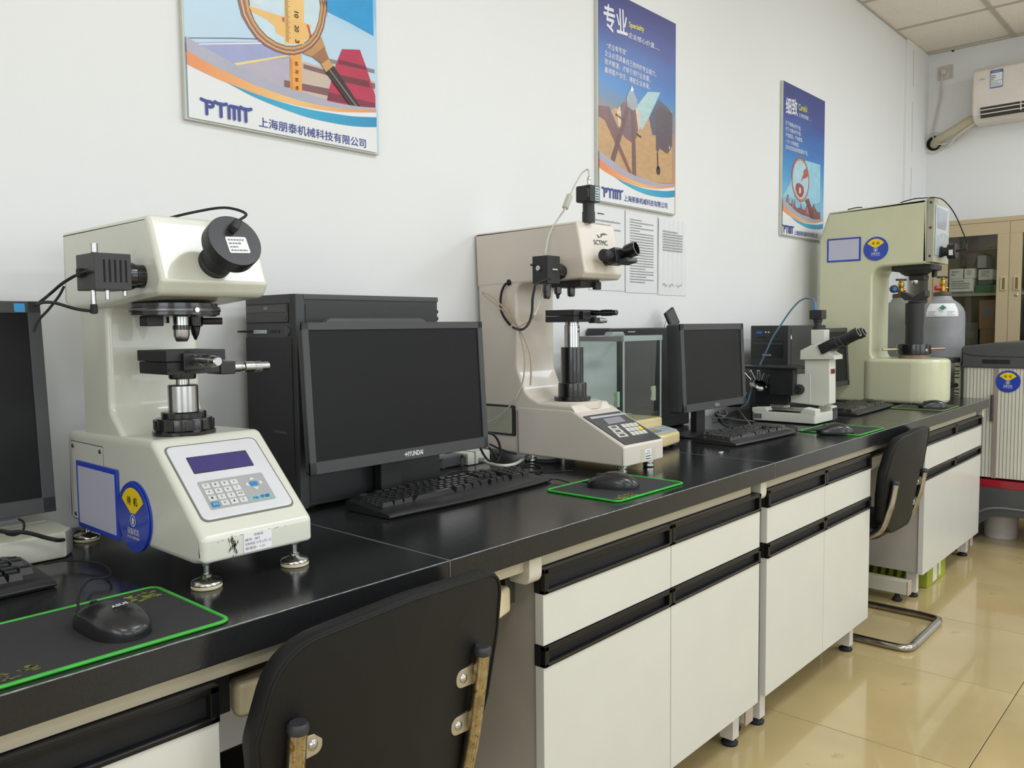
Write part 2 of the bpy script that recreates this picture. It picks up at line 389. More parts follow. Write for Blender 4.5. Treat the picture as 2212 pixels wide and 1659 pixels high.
# keyboard trays
IV=mat('d9c9a4',.3,var=.02,coat=.3)
def tray(x0,x1,label):
    t=thing('keyboard_tray',label,'drawer',((x0+x1)/2,1.2,.66))
    finish(box(nb(),x0+.02,x1-.02,1.06,1.48,.655,.668,.003),'tray_board',IV,t)
    finish(prism(nb(),[(x0+.01,1.075),(x0,1.045,.02),(x0+.05,1.03,.03),(x1-.05,1.03,.03),(x1,1.045,.02),(x1-.01,1.075)],'z',.634,.686,.009,3),'front_lip',IV,t)
    for x in (x0-.016,x1+.003):
        s=finish(box(nb(),x,x+.013,1.06,1.45,.655,.69,.002),'slide',BLKM,t)
        finish(box(nb(),x-.012,x+.016,1.055,1.075,.645,.70,.002),'slide_bracket',mat('2c2b28',.5),s)
tray(.572,1.157,'ivory pull-out keyboard drawer behind the near black chair')
tray(3.075,3.60,'ivory pull-out keyboard drawer behind the far black chair')
# things on the floor under the bench
t=thing('box','flat green and yellow carton on the floor under the far cabinet','box',(4.05,1.22,0))
LIME=mat('98a02a',.5,var=.2,vs=14)
finish(box(nb(),3.905,4.195,1.04,1.40,0.001,.095,.003),'carton',LIME,t)
bm=nb(); plate(bm,[(3.985,1.0395,.01),(4.05,1.0395,.01),(4.05,1.0395,.09),(3.985,1.0395,.09)],(0,-1,0),.0008); plate(bm,[(4.08,1.0395,.02),(4.11,1.0395,.02),(4.11,1.0395,.08),(4.08,1.0395,.08)],(0,-1,0),.0008)
finish(bm,'printed_panel',mat('d9d9c8',.5),t)
bm=nb()
for k in range(7): plate(bm,[(3.9045,1.10+k*.035,.03),(3.9045,1.115+k*.035,.03),(3.9045,1.11+k*.035,.07),(3.9045,1.095+k*.035,.06)],(-1,0,0),.0008)
finish(bm,'printed_leaves',mat('2e4a18',.6),t)
# ================= CHAIRS =================
LEA=mat('0f0f0f',.55,bump=.25,bs=500,var=.08,spec=.35)
GOLD=mat('b7a98a',.28,1,var=.3,vs=60,stain=('8a6d3a',90,.55)); CHR2=mat('a9a39b',.22,1,var=.2,vs=30)
def chair(cx,yb,label,ct,rz=0,zt=.668,dz=0):
    """local frame: x centred, backrest top at y=0, seat towards +y, z up from floor"""
    t=thing('visitor_chair',label,'chair')
    # backrest : curved padded shell, leaning back towards -y at top
    hw=.226; z0,z1=.47,.790; nx,nz=25,21
    def sh(u,v):
        s=abs(u)**2; zt=z0+(z1-z0)*v
        return zt
    out=[(-.095,.415,.06),(.095,.415,.06),(.185,.468,.05),(.216,.570,.05),(.226,.68,.05),(.222,.793,.055),(0,.806,.5),(-.20,.785,.085),(-.228,.66,.06),(-.216,.57,.05),(-.185,.468,.05)]
    P=fillet(out,7); 
    def by(x,z): return .060*(1-min(1,max(0,z-.415)/.39))**1.2+.55*x*x*1.0
    bm=nb()
    def layer(d,yo): return [bm.verts.new((x,by(x,z)+yo,z)) for x,z in offset(P,d)]
    lv=[layer(.012,-.012),layer(.004,-.0115),layer(.0,-.006),layer(0,.012),layer(.006,.022),layer(.03,.030)]
    n=len(P)
    for a,b in zip(lv,lv[1:]):
        for i in range(n): bm.faces.new((a[i-1],a[i],b[i],b[i-1]))
    for ring,rev,yo,pu in ((lv[0],True,-.012,0),(lv[-1],False,.030,.006)):
        # fill with concentric rings so the face follows the curve
        Q=[(v.co.x,v.co.z) for v in ring]; prev=ring
        for k in range(1,6):
            s=1-k/6; cur=[bm.verts.new((x*s,by(x*s,.64+(z-.64)*s)+yo+pu*(k/5),.64+(z-.64)*s)) for x,z in Q]
            for i in range(n): bm.faces.new((prev[i-1],prev[i],cur[i],cur[i-1]))
            prev=cur
        bm.faces.new(prev)
    back=finish(bm,'backrest',LEA,t)
    # piping
    Q=offset(P,.006); pts=[(x,by(x,z)-.0125,z) for x,z in Q]; pts.append(pts[0])
    finish(tube(nb(),pts,.0025,6,1,False),'piping',LEA,back)
    # seat
    seat=prism(nb(),[(-.2,.075,.07),(.2,.075,.07),(.204,.44,.09),(-.204,.44,.09)],'z',.400,.448,.016,3)
    finish(seat,'seat',LEA,t)
    mt=ct
    for s in (-1,1):
        x=s*.168-.010; xo=s*.206
        # rear upright bending forward beneath the seat then down to the front of the sled base
        pts=[(x,by(x,zt)-.027,zt),(x,by(x,zt-.07)-.027,zt-.07),(x,by(x,.50)-.024,.50),(x*1.0,by(x,.44)-.006,.425),(x*1.03,by(x,.44)+.06,.390),(x*1.15,.25,.382),(xo,.40,.375),(xo,.43,.345),(xo,.43,.20),(xo,.43,.05),(xo,.41,.018),(xo,.30,.0135)]
        finish(tube(nb(),pts,.0125,14,7),'frame_tube',mt,t)
        finish(lathe(nb(),[(.013,0),(.014,.003),(.014,.010),(.011,.014)],(x,by(x,zt)-.0272,zt-.001),(x,by(x,zt)-.0282,zt+.012)),'end_plug',mat('2c2d30',.5),t)
        for z in (zt-.034,zt-.115):
            y=by(x,z)
            b=finish(prism(nb(),[(x-s*.045,z-.014,.013),(x,z-.016),(x,z+.016),(x-s*.045,z+.014,.013)] if s>0 else [(x,z-.016),(x+.045,z-.014,.013),(x+.045,z+.014,.013),(x,z+.016)],'y',y-.0200,y-.0150,.0008),'bracket',mat('b5ae9c',.35,.8),t)
            bm=lathe(nb(),[(.0075,0),(.0075,.001),(.005,.003),(.001,.0036)],(x-s*.030,y-.0200,z),(x-s*.030,y-.04,z))
            finish(bm,'screw',STEEL,b)
    # sled base: side runners + rear bar
    pts=[(-.206,.36,.0135),(-.206,.10,.0135),(-.206,.02,.0135),(-.195,-.035,.0135),(-.15,-.05,.0135),(0,-.05,.0135),(.15,-.05,.0135),(.195,-.035,.0135),(.206,.02,.0135),(.206,.10,.0135),(.206,.36,.0135)]
    finish(tube(nb(),pts,.0132,14,7),'sled_base',mt,t)
    finish(tube(nb(),[(-.15,-.05,.0142),(.15,-.05,.0142)],.0145,14,1,False),'base_sleeve',STEEL,t)
    for c in t.children:
        if c.name.split('.')[0] in ('backrest','seat'): c.location.z=dz
    t.location=(cx,yb,0); t.rotation_euler=(0,0,rz); return t
chair(.753,.885,'black padded cantilever chair in front, gold-stained tubes, pushed up to the bench',GOLD,RD(0))
chair(3.29,.925,'black padded chrome cantilever chair further along, beside the far cabinets',CHR2,RD(0),.60,-.018)

# ================= shared small builders =================
def slope(o,up_,xdir=(1,0,0)):
    """local frame on an inclined panel: (s,t,h)->world"""
    u=V(xdir).normalized(); v=V(up_).normalized(); n=u.cross(v)
    if n.dot(V((0,-1,0)))<0 and abs(n.y)>.2: n=-n
    M=Matrix((u,v,n)).transposed().to_4x4(); M.translation=V(o); return M
def sgn_panel(parent,M,x0,x1,y0,y1):
    p=finish(prism(nb(),rrect(x0,x1,y0,y1,.002),M,0,.004,.001),'sign_frame',BLUE,parent); b=.0085*(x1-x0)/.17
    finish(prism(nb(),rrect(x0+b,x1-b,y0+b,y1-b,.001),M,.0035,.0046),'blank_sheet',mat('bdbdcd',.4,var=.03),p); return p
def disc_sign(parent,M,r):
    """round equipment-state dial: blue disc, yellow sector, ring with arrow, lettering (M local: x right, y up, z out)"""
    d=finish(prism(nb(),arc(0,0,r,0,360,48)[:-1],M,0,.0022,.0006),'status_dial',BLUE,parent)
    finish(prism(nb(),arc(0,0,r*.985,0,360,48)[:-1],M@Matrix.Translation((-.02*r,-.02*r,0)),.003,.0052,.0006),'dial_cover',mat('1f3fae',.3,coat=.3),d)
    s=[(-.14*r,.10*r),(.14*r,.10*r)]+arc(0,.02*r,.80*r,33,147,18)
    finish(prism(nb(),s,M,.0052,.0056),'yellow_sector',YEL,d)
    def tx(sn,x0,x1,y,h,m,bold=.01): text(sn,M@V((x0,y,.0056)),M@V((x1,y,.0056)),h,m,d,M.to_3x3()@V((0,1,0)),bold)
    tx('待  机',-.32*r,.32*r,.33*r,.24*r,mat('141414',.5),.012)
    rg=nb(); O=arc(0,-.10*r,.17*r,0,360,28); I=arc(0,-.10*r,.14*r,0,360,28)
    a=[rg.verts.new(M@V((x,y,.0057))) for x,y in O[:-1]]; b=[rg.verts.new(M@V((x,y,.0057))) for x,y in I[:-1]]
    for i in range(28): rg.faces.new((a[i-1],a[i],b[i],b[i-1]))
    plate(rg,[M@V((x*r,y*r-.10*r,.0057)) for x,y in ((-.05,-.1),(.05,-.1),(.05,.0),(.09,.0),(0,.1),(-.09,.0),(-.05,.0))],M.to_3x3()@V((0,0,1)),.0002)
    finish(rg,'arrow_mark',WHT,d)
    tx('设备状态',-.36*r,.36*r,-.50*r,.19*r,WHT,.008); tx('非工作人员请勿操作',-.38*r,.38*r,-.62*r,.08*r,WHT)
    return d
def foot_level(parent,x,y,ztop,r=.023,z=.7935):
    f=finish(lathe(nb(),[(r*.96,0),(r,.0015),(r*.98,.005),(r*.9,.0055)],(x,y,z),(x,y,1)),'foot_pad',mat('d8cba8',.5),parent)
    finish(lathe(nb(),[(r*.99,.0055),(r,.008),(r*.92,.011),(r*.55,.014),(r*.36,.016),(r*.36,.020),(r*.3,.021)],(x,y,z),(x,y,1)),'foot_disc',CHROME,f)
    finish(lathe(nb(),[(.0046,.018),(.0046,ztop-z)],(x,y,z),(x,y,1),12),'foot_stem',STEEL,f)
    finish(lathe(nb(),[(.0085,ztop-z-.012),(.0092,ztop-z-.010),(.0092,ztop-z-.004),(.0085,ztop-z-.001)],(x,y,z),(x,y,1),6),'foot_nut',STEEL,f,20)
def micrometer(parent,p0,p1,r,m=None):
    m=m or mat('a9a9a8',.28,1,var=.1,vs=20); L=(V(p1)-V(p0)).length
    b=lathe(nb(),[(r*.95,0),(r*.95,L*.28),(r*.8,L*.30),(r*.8,L*.36),(r*1.08,L*.38),(r*1.12,L*.60),(r*.98,L*.62),(r*.98,L*.80),(r*.9,L*.82),(r*.9,L*.98),(r*.7,L)],p0,p1,28)
    o=finish(b,'micrometer',m,parent)
    bm=nb(); M=frame(p0,p1)
    for i in range(28):
        a=2*pi*i/28; c=M@V((r*cos(a),r*sin(a),L*.71)); box(bm,-r*.06,r*.06,-r*.05,r*.05,-L*.085,L*.085,M=Matrix.Translation(c)@M.to_3x3().to_4x4()@Matrix.Rotation(a,4,'Z'))
    finish(bm,'knurling',m,o)
def ring_text_block(parent,name,m,fr,x0,x1,y0,y1,rows,h=.0004,fill=.7):
    """rows of tiny unreadable print as short bars"""
    bm=nb(); dy=(y1-y0)/rows; R=random.Random(int((x1*1000+y1*777)))
    for k in range(rows):
        x=x0; yy=y1-(k+.8)*dy; end=x1 if R.random()<.7 else x0+(x1-x0)*R.uniform(.4,.8)
        while x<end:
            L=min(end-x,dy*R.uniform(.4,.9)); plate(bm,[fr@V((x,yy,h)),fr@V((x+L,yy,h)),fr@V((x+L,yy+dy*.45*R.uniform(.8,1.1),h)),fr@V((x,yy+dy*.45,h))],fr.to_3x3()@V((0,0,1)),.0001); x+=L+dy*.18
    return finish(bm,name,m,parent)
INK=mat('2b2b2e',.6); INKG=mat('77777a',.6)

# ================= TESTER 1 (nearest) =================
t=thing('hardness_tester','cream hardness tester nearest the camera with blue-framed blank sheet and status dial on its side','tester',(.67,1.38,.793))
X0,X1=.578,.770
base=finish(prism(nb(),[(1.633,.833,.006),(1.633,1.000,.02),(1.285,1.010,.02),(1.1335,.8765,.014),(1.1335,.839,.006),(1.17,.8325,.01)],'x',X0,X1,.010,4),'base',CREAM,t)
finish(prism(nb(),[(1.566,.99),(1.566,1.26),(1.42,1.26),(1.42,1.2275),(1.449,1.218,.02),(1.449,1.045,.03),(1.40,1.004,.03),(1.36,.99)],'x',.584,.748,.010,4,8),'column',CREAM,t)
finish(prism(nb(),[(1.602,1.36,.006),(1.263,1.36,.006),(1.221,1.258,.008),(1.235,1.236,.02),(1.385,1.226,.01),(1.452,1.222,.02),(1.575,1.222,.006),(1.602,1.232,.004)],'x',.5745,.757,.008,4,6),'head',CREAM,t)
# front panel
S=slope((0,1.1335,.8765),(0,.1515,.1335))
rec=nb(); Pn=[(.592,.028,.012),(.752,.028,.012),(.749,.1845,.012),(.589,.1845,.012)]
finish(prism(nb(),Pn,S,-.001,.0012,.0008),'panel_seam',mat('6e6c66',.6),base)
pn=finish(prism(nb(),[(.5945,.031,.011),(.7495,.031,.011),(.7465,.182,.011),(.5915,.182,.011)],S,0,.0024,.0012),'control_panel',mat('d3d3d6',.3,coat=.3),t)
finish(prism(nb(),rrect(.6155,.7195,.121,.156,.002),S,.0024,.0028),'display_bezel',mat('3c3c44',.4),pn)
finish(prism(nb(),rrect(.6170,.7180,.1225,.1545,.001),S,.0028,.0032),'display',mat('3b3676',.15,var=.15,vs=12,coat=.5),pn)
kp=finish(prism(nb(),rrect(.6125,.7245,.0475,.1045,.003),S,.0024,.0030),'keypad',mat('a2a3a3',.4),pn)
KW=mat('cfcfcb',.4); KB=mat('2f7fb9',.4)
names=['7','8','9','→','4','5','6','↑','1','2','3','设定','复位','0','.','Σ']
for r in range(4):
    for c in range(4):
        x=.6165+c*.0157; y=.0885-r*.0125
        if r==3 and c==0: m=KB
        else: m=KW
        k=finish(prism(nb(),rrect(x,x+.0128,y,y+.0102,.0015),S,.0030,.0042,.0005,1,2),'key',m,kp)
        s=names[r*4+c]; 
        text(s,S@V((x+.0045 if len(s)<2 else x+.0025,y+.0035,.0043)),S@V((x+.0075 if len(s)<2 else x+.0105,y+.0035,.0043)),.0038,INK if m is KW else WHT,k,S.to_3x3()@V((0,1,0)))
k=finish(prism(nb(),rrect(.6945,.7075,.0795,.0885,.002),S,.0030,.0042,.0005,1,2),'key',KB,kp)
for dx,dy in ((0,1),(0,-1),(1,0),(-1,0)):
    cx,cy=.7010+dx*.0115,.084+dy*.0095
    tri=[(cx+dx*.0045,cy+dy*.0045),(cx-dx*.002-dy*.0055,cy-dy*.002+dx*.0055),(cx-dx*.002+dy*.0055,cy-dy*.002-dx*.0055)]
    finish(prism(nb(),[(a,b,.001) for a,b in tri],S,.0030,.0042,.0004,1,2),'key',KW,kp)
finish(prism(nb(),rrect(.6800,.7230,.0500,.0605,.0015),S,.0030,.0032),'brand_patch',mat('8db0ae',.4),kp)
text('Hy 华银',S@V((.687,.052,.0033)),S@V((.716,.052,.0033)),.0072,mat('1a66a8',.4),kp,S.to_3x3()@V((0,1,0)),.03,shear=.2)
# paper label + scuffs on the front lip
F=slope((0,1.1331,0),(0,0,1))
lb=finish(prism(nb(),[(.6445,.8430),(.6925,.8435),(.6930,.8715),(.6450,.8725)],F,0,.0006),'paper_label',PAPER,t)
for s,x0,x1,z,h in (('合格证',.662,.678,.8665,.004),('编号:  007',.647,.672,.8600,.0045),('校准有效: 15 年 6 月 1 日',.647,.691,.8535,.0045),('管理员:  1.21',.647,.680,.8465,.0045)):
    text(s,(x0,1.1324,z),(x1,1.1324,z),h,INKG,lb)
sc=nb(); R=random.Random(4)
for k in range(70):
    x=R.gauss(.627,.0035) if k<48 else R.uniform(.60,.73); z=R.gauss(.856,.009) if k<48 else R.uniform(.868,.876)
    z=min(.872,max(.840,z)); L=R.uniform(.001,.008) if k<48 else .001; w_=R.uniform(.0003,.0011); a=R.uniform(-.3,.3)
    plate(sc,[F@V((x,z-L/2,.0004)),F@V((x+w_,z-L/2,.0004)),F@V((x+w_+a*L,min(.874,z+L/2),.0004)),F@V((x+a*L,min(.874,z+L/2),.0004))],(0,-1,0),.0001)
finish(sc,'scuff_marks',mat('3d3c38',.8),t)
# side: access plate, sign, dial
A=Matrix(((0,0,-1,X0),(-1,0,0,0),(0,1,0,0),(0,0,0,1)))   # local (s,t,h): s=-y, t=z, h=-x
cp=finish(prism(nb(),rrect(-1.612,-1.473,.840,.982,.002),A,-.0008,.0010,.0006),'access_plate',CREAM,t)
finish(prism(nb(),rrect(-1.614,-1.471,.838,.984,.002),A,-.0008,.0004),'plate_gap',mat('6b6a63',.7),t)
for s_,z_ in ((-1.603,.974),(-1.482,.974),(-1.603,.848),(-1.482,.848)):
    finish(lathe(nb(),[(.004,0),(.0035,.0015),(.001,.002)],A@V((s_,z_,.001)),A@V((s_,z_,.01)),12),'screw',mat('55534d',.4,1),cp)
sgn_panel(t,A@Matrix(((1,0,0,0),(0,1,0,0),(0,0,1,.0012),(0,0,0,1))),-1.582,-1.409,.829,.950)
disc_sign(t,A@Matrix.Translation((-1.348,.880,.001)),.0585)
for x,y in ((.602,1.17),(.757,1.17),(.596,1.61),(.752,1.61)): foot_level(t,x,y,.840)
# turret, objective, indenter
c=(.655,1.345)
tr=finish(lathe(nb(),[(.062,0),(.070,.003),(.0705,.016),(.067,.0165),(.067,.022)],(c[0],c[1],1.205),(c[0],c[1],2),48),'turret_plate',mat('2a2a2b',.25,coat=.4),t)
finish(lathe(nb(),[(.071,.008),(.0715,.009),(.0715,.0125),(.071,.0135)],(c[0],c[1],1.205),(c[0],c[1],2),48,False),'turret_ring',DSTEEL,tr)
finish(cyl(nb(),(.655,1.2748,1.2155),(.655,1.270,1.2155),.004,16),'turret_screw',STEEL,tr)
ob=finish(lathe(nb(),[(.0085,0),(.0105,.003),(.0128,.010),(.0128,.020),(.0135,.021),(.0135,.026),(.0125,.027),(.0128,.044)],(.6615,1.34,1.164),(.6615,1.34,2)),'objective',STEEL,t)
finish(lathe(nb(),[(.0138,.0195),(.0138,.026)],(.6615,1.34,1.164),(.6615,1.34,2)),'objective_band',BLKG,ob)
ind=finish(lathe(nb(),[(.0015,0),(.006,.010),(.0085,.022),(.0125,.024),(.0135,.040)],(.690,1.348,1.166),(.690,1.348,2),24),'indenter',BLKG,t)
finish(cyl(nb(),(.700,1.34,1.198),(.728,1.325,1.198),.006,20,.001),'indenter_knob',BLKM,ind)
finish(cyl(nb(),(.640,1.36,1.195),(.640,1.36,1.206),.010,20),'objective_cap',DSTEEL,tr)
finish(box(nb(),.600,.628,1.33,1.36,1.190,1.206,.002),'turret_stop',BLKM,tr)
# stage and screw column
c=(.659,1.338)
st=finish(box(nb(),.608,.710,1.286,1.391,1.1325,1.1505,.0012),'stage_top',BLKM,t)
finish(box(nb(),.610,.708,1.288,1.389,1.1115,1.1315,.001),'stage_slide',mat('1e1e1f',.5),st)
finish(box(nb(),.640,.650,1.2852,1.2868,1.114,1.150),'stage_joint',mat('090909',.6),st)
finish(box(nb(),.612,.640,1.2865,1.2885,1.1165,1.1215),'slide_scale',mat('0b0b0b',.5),st)
finish(box(nb(),.632,.668,1.276,1.287,1.118,1.146,.002),'micrometer_mount',mat('151516',.4),st)
finish(box(nb(),.700,.728,1.285,1.335,1.108,1.130,.002),'micrometer_mount',mat('151516',.4),st)
micrometer(st,(.6495,1.280,1.1345),(.6495,1.199,1.1335),.0088)
micrometer(st,(.728,1.31,1.118),(.803,1.305,1.118),.0085)
finish(lathe(nb(),[(.021,0),(.022,.003),(.022,.009),(.019,.010)],(c[0],c[1],1.1015),(c[0],c[1],2)),'stage_seat',BLKG,st)
col=finish(lathe(nb(),[(.0242,0),(.0242,.045),(.0225,.047),(.0108,.048),(.0108,.058)],(c[0],c[1],1.045),(c[0],c[1],2),40),'screw_column',STEEL,t)
rg=finish(lathe(nb(),[(.050,0),(.0505,.002),(.0505,.007),(.0455,.009),(.0455,.026),(.044,.028),(.036,.029),(.036,.037),(.034,.039),(.0245,.0395)],(c[0],c[1],1.0085),(c[0],c[1],2),48),'column_collar',BLKG,t)
bm=nb()
for i in range(10):
    a=2*pi*i/10; box(bm,-.002,.002,-.006,.006,-.0085,.0085,.001,M=Matrix.Translation((c[0]+.0462*cos(a),c[1]+.0462*sin(a),1.026))@Matrix.Rotation(a,4,'Z'))
finish(bm,'grip_ribs',BLKG,rg)
# eyepiece camera on the sloping nose
q0=V([(0.6667,1.2328,1.2879)][0]); ax=V((0,-.905,.425)).normalized(); q1=q0+ax*.055
ey=finish(lathe(nb(),[(.026,-.004),(.0262,.006),(.0235,.008),(.0225,.03),(.022,.055)],q0,q0+ax,36),'eyepiece_tube',BLKM,t)
cm=finish(lathe(nb(),[(.030,0),(.0425,.001),(.0435,.003),(.0435,.0235),(.0425,.0255),(.001,.0255)],q0+ax*.048,q0+ax*2,56),'camera_drum',mat('252526',.42,bump=.08,bs=700),t)
face=q0+ax*.0737; upv=V((0,.425,.905)).normalized()
Fm=Matrix((V((1,0,0)),upv,V((1,0,0)).cross(upv))).transposed().to_4x4(); Fm.translation=face
pl=finish(prism(nb(),rrect(-.016,.019,-.022,.006,.003),Fm@Matrix.Rotation(RD(3),4,'Z'),0,.0005),'paper_label',PAPER,cm)
ring_text_block(pl,'small_print',INKG,Fm@Matrix.Rotation(RD(3),4,'Z'),-.013,.015,-.020,.004,4,.0006)
finish(box(nb(),-.006,.006,-.004,.016,0,.016,.003,M=Fm@Matrix.Translation((-.002,.016,0))@Matrix.Rotation(RD(-35),4,'Z')),'plug',BLKM,cm)
pt=Fm@V((.004,.026,.012))
cable('camera_lead',[tuple(pt),(.700,1.19,1.365),(.690,1.235,1.378),(.672,1.30,1.376),(.65,1.40,1.368),(.63,1.50,1.364)],.0022,RUB,parent=t)
cable('top_lead',[(.60,1.45,1.362),(.62,1.50,1.368),(.63,1.55,1.368),(.64,1.60,1.363)],.002,RUB,parent=t)
# lamp housing on the left side
lh=finish(box(nb(),.492,.545,1.2535,1.321,1.2435,1.297,.0012),'lamp_housing',mat('2e2e2f',.45,bump=.05,bs=700),t)
bm=nb()
for k in range(5): box(bm,.5045+k*.0078,.5070+k*.0078,1.2528,1.2545,1.2545,1.2875)
finish(bm,'vent_slots',mat('030303',.8),lh)
finish(lathe(nb(),[(.0195,0),(.0205,.002),(.0205,.014),(.018,.016),(.018,.032)],(.545,1.284,1.2665),(1,1.284,1.2665)),'lamp_flange',BLKG,lh)
cyl_=lambda nm,p0,p1,r,m: finish(cyl(nb(),p0,p1,r,14,.0006),nm,m,lh)
cyl_('thumb_screw',(.496,1.262,1.297),(.496,1.262,1.311),.0052,STEEL)
cyl_('pin',(.512,1.262,1.2435),(.512,1.262,1.229),.0033,STEEL); cyl_('pin',(.540,1.268,1.2435),(.540,1.268,1.235),.0033,STEEL); cyl_('pin',(.497,1.275,1.2435),(.497,1.275,1.222),.0036,STEEL)
finish(lathe(nb(),[(.001,0),(.005,.001),(.0055,.006),(.0045,.014),(.003,.015)],(.497,1.275,1.208),(.497,1.275,2)),'pin_cap',RUB,lh)
finish(box(nb(),.484,.493,1.292,1.303,1.263,1.276,.002),'lead_socket',RUB,lh)
cable('lamp_lead',[(0.487,1.2647,1.2698),(0.487,1.2864,1.2683),(0.487,1.3201,1.2646)]+[(0.47,1.3197,1.2531),(0.47,1.3623,1.2416)]+[(0.45,1.3407,1.2296),(0.45,1.3721,1.2224)],.0023,RUB,parent=t)
cable('lamp_lead',[(.497,1.275,1.212)]+[(0.476,1.285,1.2156),(0.4485,1.285,1.2237),(0.4331,1.285,1.2246),(0.4224,1.285,1.2207)],.0023,RUB,parent=t)
cable('loop_lead',[(0.5382,1.5,1.2591),(0.5287,1.5,1.2417),(0.5117,1.5,1.2194),(0.4957,1.5,1.2012),(0.4878,1.5,1.1831)],.0022,RUB,parent=t)

# ================= TESTER 2 (middle) =================
t=thing('hardness_tester','beige hardness tester with slanted black keypad, standing right of the wide monitor','tester',(1.76,1.37,.793))
X0,X1=1.6715,1.853
finish(prism(nb(),[(1.487,.836,.004),(1.487,.967,.008),(1.30,.968,.012),(1.136,.886,.008),(1.136,.836,.004)],'x',X0,X1,.006,3),'base',CREAM2,t)
finish(prism(nb(),[(1.612,.838),(1.630,1.305),(1.43,1.305),(1.486,1.292,.03),(1.486,1.07,.06),(1.455,1.0,.05),(1.41,.982,.02),(1.30,.980,.01),(1.285,.960),(1.49,.95),(1.49,.838)],'x',1.6725,1.834,.007,3,8),'column',CREAM2,t)
finish(lathe(nb(),[(.072,0),(.072,.012),(.066,.018)],(1.762,1.356,.966),(1.762,1.356,2),40),'base_boss',CREAM2,t)
finish(prism(nb(),[(1.637,1.443,.004),(1.278,1.447,.006),(1.251,1.318,.010),(1.262,1.303,.012),(1.49,1.298,.005),(1.631,1.295)],'x',1.6705,1.835,.007,3),'head',CREAM2,t)
# rear access hatch with black trim
A=Matrix(((0,0,-1,1.675),(-1,0,0,0),(0,1,0,0),(0,0,0,1)))
hp=finish(prism(nb(),rrect(-1.608,-1.492,.884,.968,.004),A,0,.006,.001),'hatch_trim',BLKM,t)
finish(prism(nb(),rrect(-1.612,-1.503,.890,.962,.003),A,.0055,.0072,.0006),'hatch_door',mat('a7a696',.4),hp)
# sloped keypad
S=slope((0,1.136,.886),(0,.164,.082))
kp=finish(prism(nb(),[(1.6825,.006,.003),(1.846,.004,.003),(1.838,.146,.003),(1.676,.146,.003)],S,0,.0022,.0006),'keypad_plate',mat('2f3033',.35,coat=.3),t)
def q(pts): return [ (p[0],(V(p)-V((0,1.136,.886))).dot(V((0,.164,.082)).normalized())) for p in pts]
PN="n:1.75,1.136,.888:0,-.082,.164"
def pq(pts,h0,h1,name,m,par):
    P=q(pts); return finish(prism(nb(),P,S,h0,h1,.0002 if h1-h0>.0006 else 0,1),name,m,par)
pq([(1.6957,1.2585,0.9493),(1.8506,1.2551,0.9475),(1.8453,1.2491,0.9445),(1.6916,1.2503,0.9452)],.0022,.0027,'title_strip',mat('b9bac4',.4),kp)
pq([(1.7314,1.2439,0.942),(1.8092,1.2443,0.9421),(1.8053,1.222,0.931),(1.7254,1.2202,0.9301)],.0022,.0028,'display',mat('737682',.15,coat=.5),kp)
a,b,c_,d=[V(v) for v in [(1.7634,1.2139,0.9269),(1.8354,1.212,0.926),(1.8236,1.1639,0.9019),(1.7517,1.1643,0.9021)]]
def cell(i,j,ni,nj,g=.14):
    out=[]
    for u_,v_ in ((i+g,j+g),(i+1-g,j+g),(i+1-g,j+1-g),(i+g,j+1-g)):
        u_/=ni; v_/=nj; out.append(a*(1-u_)*(1-v_)+b*u_*(1-v_)+c_*u_*v_+d*(1-u_)*v_)
    return out
for j in range(3):
    for i in range(4): pq(cell(i,j,4,3,.08),.0022,.0036,'key',YEL if (i==3 and j==1) else mat('cfcdc6',.4),kp)
a,b,c_,d=[V(v) for v in [(1.7069,1.2146,0.9273),(1.7501,1.2131,0.9266),(1.7379,1.1649,0.9024),(1.6924,1.1667,0.9033)]]
for j in range(3):
    k=pq(cell(0,j,1,3,.06),.0022,.0034,'key',mat('cfcdc6',.4),kp); pq(cell(0,j,1,3,.27),.0034,.0038,'key_mark',mat('55565a',.4),k)
F=slope((0,1.1358,0),(0,0,1))
lb=finish(prism(nb(),[(1.764,.840),(1.792,.841),(1.792,.869),(1.764,.869)],F,0,.0006),'paper_label',PAPER,t)
text('合格证',(1.772,1.1351,.862),(1.784,1.1351,.862),.004,INK,lb); text('编号 008',(1.767,1.1351,.856),(1.787,1.1351,.856),.004,INK,lb)
ring_text_block(lb,'small_print',INK,F,1.767,1.790,.842,.855,2,.0008)
finish(prism(nb(),[(1.744,.838),(1.812,.838),(1.812,.872),(1.744,.872)],F,0,.0003),'tape',mat('c9c4b2',.25,var=.1,vs=120),t)
def short_foot(parent,x,y):
    z=.8156
    f=finish(lathe(nb(),[(.013,0),(.015,.002),(.015,.009),(.012,.011),(.012,.0125),(.016,.013),(.016,.0205),(.012,.023)],(x,y,z),(x,y,1),24),'foot',CHROME,parent)
for x,y in ((1.70,1.165),(1.826,1.165),(1.70,1.46),(1.826,1.46)): short_foot(t,x,y)
# logo on the nose
N0=V((0,1.278,1.447)); N1=V((0,1.251,1.318)); nu=(N0-N1).normalized()
lg=[(1.7277,1.2663,1.3909),(1.7878,1.2664,1.3918)]
lg=[V(p)+V((0,-.0005,0)) for p in lg]
text('SCTMC',lg[0],lg[1],.0125,mat('2a2a2c',.4),t,nu,.015)
ar=[(1.7465,1.2713,1.4173),(1.7513,1.2696,1.4091),(1.7651,1.2703,1.4124),(1.7685,1.2713,1.4172),(1.7959,1.2721,1.421),(1.7819,1.2726,1.4234),(1.7721,1.2725,1.4229),(1.7625,1.2718,1.4196),(1.764,1.2708,1.4152),(1.7545,1.2702,1.4122),(1.7512,1.2712,1.417)]
finish(plate(nb(),ar,(0,-1,.2),.0005),'logo_mark',mat('3b3a3a',.4),t)
